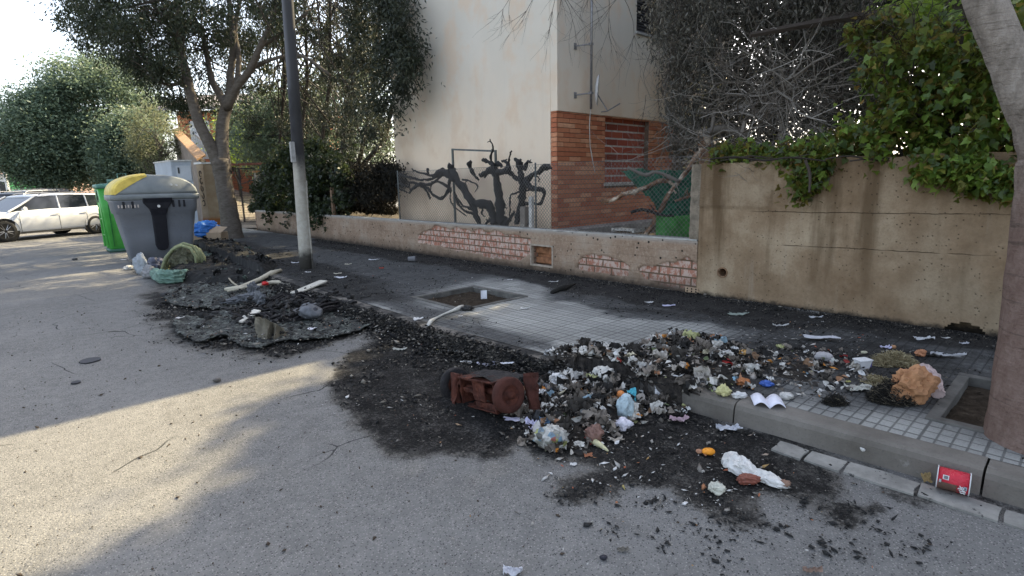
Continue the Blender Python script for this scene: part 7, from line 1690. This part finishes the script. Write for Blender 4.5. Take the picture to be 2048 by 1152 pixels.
mb = MB(); V = [tinp(t, a, .0018) for t, a in ((.62, -.15), (.69, .05), (.76, -.15), (.81, -.5), (.85, -.85), (.66, -.85), (.62, -.5))]; mb.add(V, [(0,1,2,3,4,5,6)]); mb.build('red_badge', cm((.38, .01, .03), .4, .1), tin)
mb = MB(); tinpatch(mb, .82, .93, -.28, .10, .0022, 6); e_ = mb.build('blue_emblem', cm((.30, .38, .42), .5, .1), tin); mb = MB(); V = [tinp(t, a, .003) for t, a in ((.845, -.2), (.875, .05), (.905, -.2), (.89, -.2), (.875, -.08), (.86, -.2))]; mb.add(V, [(0,1,4,5),(1,2,3,4)]); mb.build('emblem_mark', BLK, e_)
def glyph(mb, strokes, t0, a0, w, h, rot):
    for st2 in strokes:
        P = []
        for (u, v) in st2:
            x = u*w; y = v*h; xr = x*math.cos(rot)-y*math.sin(rot); yr = x*math.sin(rot)+y*math.cos(rot); P.append(tinp(t0+xr/Lc, a0+yr/r_, .003))
        mb.tube(P, .0028, 4)
mb = MB(); rot = -.95
glyph(mb, [[(0, 0), (0, 1), (.7, .95), (.8, .7), (.6, .5), (0, .5)], [(.4, .5), (.8, 0)]], .66, -.22, .013, .020, rot)
glyph(mb, [[(math.cos(a/10*6.283)*.5+.5, math.sin(a/10*6.283)*.5+.5) for a in range(11)]], .715, -.52, .014, .020, rot)
glyph(mb, [[(0, 0), (0, 1)], [(.5, .6), (.9, .6)]], .765, -.78, .012, .016, rot)
mb.build('lettering', WT_, tin)

# melted plastic sheet on the road
z6 = lambda pts: [(240+x/3.303, 460+y/3.303) for x, y in pts]
MLT = Mat('melted_plastic', .7, .35); nb = MLT.noise(7, 6, .72); fb_ = MLT.noise(26, 6, .75)
c = MLT.ramp(nb, [(.28, (.012, .012, .011)), (.46, (.05, .053, .048)), (.58, (.15, .165, .145)), (.75, (.27, .27, .23))]); c = MLT.mix(MLT.sm(fb_, .47, .56), c, (.014, .014, .014)); c = MLT.mix(MLT.math('MULTIPLY', MLT.sm(MLT.noise(60, 4, .8), .66, .72), .8), c, (.48, .48, .44)); MLT.col(c).bump(MLT.math('ADD', nb, fb_), 1, .03)
def melt(label, pts, th, seed, lip):
    Pg = gp(z6(pts), .02); xs_ = [p[0] for p in Pg]; ys_ = [p[1] for p in Pg]
    X, Y, F = grid(np.arange(min(xs_)-.02, max(xs_)+.02, .022), np.arange(min(ys_)-.02, max(ys_)+.02, .022)); w_ = (fbm(X, Y, .18, 3, seed)-.5)*.10
    d = poly_dist(X+w_, Y+w_, Pg); Z = th*.55 + th*1.0*(fbm(X, Y, .22, 4, seed+1)-.3) + .045*(fbm(X, Y, .06, 3, seed+2)-.5) + lip*sstep(.13, .0, d)*fbm(X, Y, .3, 2, seed+4)
    keep = d[F].mean(1) > 0
    o = np_mesh('melted_plastic', np.stack([X, Y, np.maximum(Z, .012)], 1), F[keep], MLT.m, None, False)
    s_ = o.modifiers.new('s', 'SOLIDIFY'); s_.thickness = .010; s_.offset = -1
    return tag(o, label, 'melted plastic')
melt('front melted plastic slab with a raised broken edge, lying on the road', [(355,650),(380,690),(470,735),(550,745),(640,715),(720,715),(800,765),(920,785),(1000,760),(1120,728),(1250,735),(1350,718),(1500,690),(1640,648),(1760,610),(1790,580),(1700,520),(1560,440),(1300,520),(1000,560),(700,560),(450,560),(370,600)], .03, 3, .045)
melt('rear melted plastic slab curling up at its left end near the green hose', [(285,430),(310,470),(400,512),(520,520),(640,520),(900,540),(1250,500),(1500,430),(1400,360),(1200,330),(900,330),(600,340),(440,360),(330,400)], .028, 6, .03)
n = 5200; xx = rs_.uniform(-.2, 3.0, n); yy2 = rs_.uniform(4.6, 9.6, n); Pm = [gp([(350,560),(330,600),(380,690),(560,715),(760,660),(790,630),(640,560),(480,545)], .05)][0]
k = poly_dist(xx, yy2, Pm) > rs_.normal(.0, .1, n); k &= fbm(xx, yy2, .25, 3, 77) > .47
o = rocks('melt_crumbs', np.stack([xx, yy2, rs_.uniform(.035, .075, n)], 1)[k], np.clip(rs_.lognormal(-4.0, .6, n), .006, .08)[k], CR_.m, None, 78); tag(o, 'black burnt crumbs lying over the melted plastic slabs', 'charcoal', kind='stuff')
def plank(label, p0, p1, w, col_, z0, z1, th=.02, name='plank'):
    a = G(p0[0], p0[1], z0); b = G(p1[0], p1[1], z1); d = (b-a).normalized(); sd2 = d.cross(Vector((0, 0, 1))).normalized(); up2 = sd2.cross(d); M_ = Matrix((( d.x, sd2.x, up2.x, a.x), (d.y, sd2.y, up2.y, a.y), (d.z, sd2.z, up2.z, a.z), (0, 0, 0, 1)))
    ww = w*pxm(p0[0], p0[1], z0)*.5; L_ = (b-a).length; mb = MB(); mb.box((0, -ww, 0), (L_, ww, th), M_); o = mb.build(name, cm(col_, .8, .12, .3, 0, .25), bevel=.004); return tag(o, label, 'plank', 'pale planks in the melted heap')
plank('pale slat sticking up to the right on top of the melted heap', (588, 588), (648, 563), 22, (.52, .49, .42), .10, .18)
plank('white slat pointing down to the left in front of the melted heap', (516, 622), (478, 645), 22, (.60, .57, .50), .12, .04)
stick('long pale split stick rising to the right behind the melted heap', [(450,581,3,.05),(480,578,4,.06),(520,562,4,.09),(545,550,5,.12),(562,543,3,.14)], (.50, .46, .36), 0, name='split_stick')
stick('pale bent stick lying level behind the melted heap', [(455,584,2,.05),(490,577,3,.06),(515,574,3,.06),(545,568,4,.07),(575,568,4,.07),(598,572,3,.06)], (.46, .42, .33), 0, name='split_stick')
stick('thin forked twig at the left of the pale sticks', [(458,558,1.5,.08),(465,566,1.5,.08),(475,573,1.5,.07),(482,578,2,.06)], (.36, .32, .24), 0, name='twig', cat='twig')
bag('small bright red plastic piece on the pale bent stick', 531, 574, 14, 8, (.50, .01, .01), .05, 91, amp=.3, name='plastic_scrap', cat='plastic', dirt=0, lift=.03)
GM1 = simple('melted_grey', (.11, .115, .125), .5, .35, 12, bump=.6)
mp = thing('melted_part', 'grey melted moulded plastic part with a round hole on the melted heap', 'plastic part', G(625, 640, .04))
mb = MB(); g = G(622, 636, .04); s = pxm(622, 636, .04); blob(mb, g, (27*s, 20*s, 15*s), -YAW-.4, 5, .12, 1.2, 4); mb.build('shell', GM1, mp, True)
q = G(632, 628, .06)-CF*.06; mb = MB(); q = PD(630, 618, (G(622, 640, .04)-Vector((0, 0, EYE))).dot(CF)-.16); mb.tube([q, q+CF*.03], .02, 10); mb.build('hole_ring', BLK, mp)
mb = MB(); q = G(600, 622, .12); mb.add(*sheet([G(585, 618, .10), G(625, 602, .13), G(640, 612, .10), G(608, 632, .06)], 10, 8, .03, 4)); mb.build('torn_flap', GM1, mp)
gl = thing('melted_part', 'grey jagged melted lump in the middle of the melted heap', 'plastic part', G(515, 610, .05))
for ar_ in [(G(500, 604, .04), (26*s, 12*s, 11*s), -YAW+.3, 8, .6, 2, 4), (G(508, 590, .07), (12*s, 10*s, 15*s), 0, 9, .6, 2, 4), (G(522, 612, .05), (8*s, 12*s, 16*s), .5, 10, .6, 2, 4), (G(470, 606, .04), (22*s, 9*s, 7*s), -YAW+.5, 12, .6, 2, 4)]:
    mb = MB(); blob(mb, *ar_); mb.build('lump', GM1, gl, False)
ty = thing('burnt_ring', 'black burnt ring of wire and rubber under the melted heap', 'burnt ring', G(590, 620, .03))
mb = MB(); cx_, cy_ = G(585, 618, .04).x, G(585, 618, .04).y
for rr_, zz_, r_t in [(.50, .04, .032), (.44, .09, .014), (.37, .06, .018), (.54, .08, .012), (.48, .11, .009), (.33, .1, .010)]:
    ph = rr_*7; P_ = [Vector((cx_+rr_*1.25*math.cos(a/30*6.2832), cy_+rr_*1.1*math.sin(a/30*6.2832), zz_+.03*math.sin(a*.7+ph)+.02*math.sin(a*2.9))) for a in range(31)]; mb.tube(P_, r_t, 7, rough=.4, seed=int(rr_*9), cap=False)
mb.build('ring', TYB, ty, True)
mb = MB(); rr2 = random.Random(9)
for k in range(190):
    a = rr2.uniform(0, 6.283); r = rr2.uniform(0, .8); q = Vector((cx_+r*1.25*math.cos(a), cy_+r*math.sin(a), rr2.uniform(.03, .14))); blob(mb, q, (rr2.uniform(.015, .07), rr2.uniform(.015, .04), rr2.uniform(.01, .035)), a, k, .6, 2, 1, False)
tag(mb.build('burnt_lumps', CHAR.m), 'black burnt lumps heaped in the middle of the melted plastic', 'burnt debris', kind='stuff')
TAN = simple('scorched_cloth', (.13, .115, .085), .8, .4, 9, bump=.8)
def skirt(label, pts_px, D, mat, name, cat, amp=.03, hpx=(633, 675)):
    V = []; F = []; n_ = len(pts_px)
    for i, (xt, yt, xb, yb_) in enumerate(pts_px):
        b_ = G(xb, yb_, .02); D_ = (b_-Vector((0, 0, EYE))).dot(CF); t_ = PD(xt, yt, D_-.01)
        for j in range(7):
            f = j/6; p = t_.lerp(b_, f); q = Vector((i*.9, f*1.5, 2)); V.append(p + CF*amp*(mn.noise(q)*1.2+.5*math.sin(i*1.7)*f))
    for i in range(n_-1):
        for j in range(6): k = i*7+j; F.append((k, k+1, k+8, k+7))
    mb = MB(); mb.add(V, F); o = mb.build(name, mat); o.modifiers.new('s', 'SOLIDIFY').thickness = .006; return tag(o, label, cat)
skirt('scorched tan cloth standing in stiff folds at the front of the melted heap', [(511,634,510,672),(518,634,516,676),(524,638,522,676),(531,637,528,678),(538,642,536,678),(545,645,544,675),(552,648,552,678),(560,652,562,674),(568,656,575,672)], 0, TAN, 'scorched_cloth', 'cloth', .035)

# green hose arch and clear bag by the container
HG = simple('hose_green', (.20, .22, .12), .7, .35, 14, bump=.5); NG = simple('net_green', (.12, .20, .16), .75, .35, 12, bump=.9)
hs = thing('melted_hose', 'arch of melted yellow green hose beside the grey container', 'hose', G(340, 560, 0))
for k, (dx_, dd_) in enumerate([(0, 0), (6, .12), (-5, -.1), (12, .22)]):
    pts = [(325+dx_, 560), (328+dx_, 535), (336+dx_, 512), (350+dx_, 495), (368+dx_, 487), (386+dx_, 492), (396+dx_, 508), (398+dx_, 525)]; D_ = 10.35+dd_
    mb = MB(); P_ = [PD(x, y+k*2, D_) for x, y in pts]; mb.tube(P_, .028, 7, rough=.25, seed=k); mb.build('hose', HG, hs, True)
mb = MB(); mb.add(*sheet([PD(345, 500, 10.4), PD(395, 496, 10.5), PD(402, 540, 10.4), PD(335, 545, 10.3)], 18, 14, .10, 3)); mb.build('torn_net', simple('net_brown', (.10, .10, .065), .8, .5, 14, bump=1), hs)
crumple_tube('pale green melted plastic swathe curling in front of the hose arch', [(302,545,3),(312,557,9),(330,566,12),(352,566,11),(372,556,8),(388,548,3)], (.14, .22, .18), 'plastic_swathe', 'plastic sheet', 0, 7, .5, squash=1.2, mat=NG)
bag('clear grey plastic bag at the foot of the grey container', 286, 548, 26, 42, (.42, .46, .50), 0, 92, amp=.4, tr=.3, dirt=.1)
bag('dark blue grey lump behind the clear plastic bag', 312, 540, 34, 28, (.08, .085, .12), 0, 93, amp=.4, name='crumpled_bag', dirt=.4)
bag('pale grey crumpled bag in front of the clear plastic bag', 300, 556, 30, 26, (.22, .22, .22), 0, 94, amp=.45, name='crumpled_bag')
bag('small white rubble piece left of the clear plastic bag', 258, 539, 20, 8, (.40, .39, .36), 0, 95, amp=.5, name='rubble_piece', cat='rubble')
rag('flat white scrap beside the foot of the grey container', 250, 520, 14, 5, W1, 0, 96, amp=.1)
stick('burnt forked branch on the paving behind the refuse near the container', [(450,522,2,.02),(460,512,2.5,.04),(470,505,3,.05),(478,499,2,.07)], (.04, .038, .036), p_, name='burnt_branch', cat='branch')
bag('dark rubber lump at the left end of the rear melted slab', 331, 596, 16, 12, (.02, .02, .02), 0, 97, amp=.3, name='char_lump', cat='lump', dirt=0)
bag('small dark stone on the road left of the clear plastic bag', 150, 520, 11, 5, (.05, .05, .05), 0, 98, amp=.2, name='stone', cat='stone', dirt=0)
bag('small dark stone on the sunlit road beyond the axle', 434, 763, 16, 8, (.09, .08, .07), 0, 99, amp=.2, name='stone', cat='stone', dirt=0)

# cardboard box with blue bag beside the tree
CBD = simple('cardboard', (.38, .29, .20), .85, .15, 8, bump=.2)
q0 = G(438, 490, .13); Db = (q0-Vector((0, 0, EYE))).dot(CF); s = Db/FPX
cbx = thing('cardboard_box', 'open cardboard box lying against the foot of the forked street tree', 'box', (q0.x-.15, q0.y, .13))
M_ = Matrix.Translation((G(423, 488, .13).x, G(423, 488, .13).y, .13)) @ Matrix.Rotation(-YAW+.1, 4, 'Z')
mb = MB()
for a, b in [((-.33, -.2, 0), (-.32, .25, .30)), ((.32, -.2, 0), (.33, .25, .28)), ((-.319, -.2, 0), (.319, -.19, .30)), ((-.319, .24, 0), (.319, .25, .30)), ((-.315, -.189, .001), (.315, .239, .012))]: mb.box(a, b, M_)
mb.build('box_body', CBD, cbx)
mb = MB(); mb.add([M_ @ Vector(v) for v in [(.0, -.2, .30), (.33, -.2, .29), (.44, -.02, .42), (.08, .0, .46)]], [(0,1,2,3)]); o_ = mb.build('box_flap', CBD, cbx); o_.modifiers.new('s', 'SOLIDIFY').thickness = .008
mb = MB(); blob(mb, M_ @ Vector((-.08, .02, .16)), (.31, .22, .24), 0, 6, .25, 1.7, 5, False); tag(mb.build('plastic_bag', cm((.03, .19, .60), .35, .2, .5, .15, .02), None, True), 'bright blue plastic bag stuffed in the cardboard box by the tree', 'plastic bag')
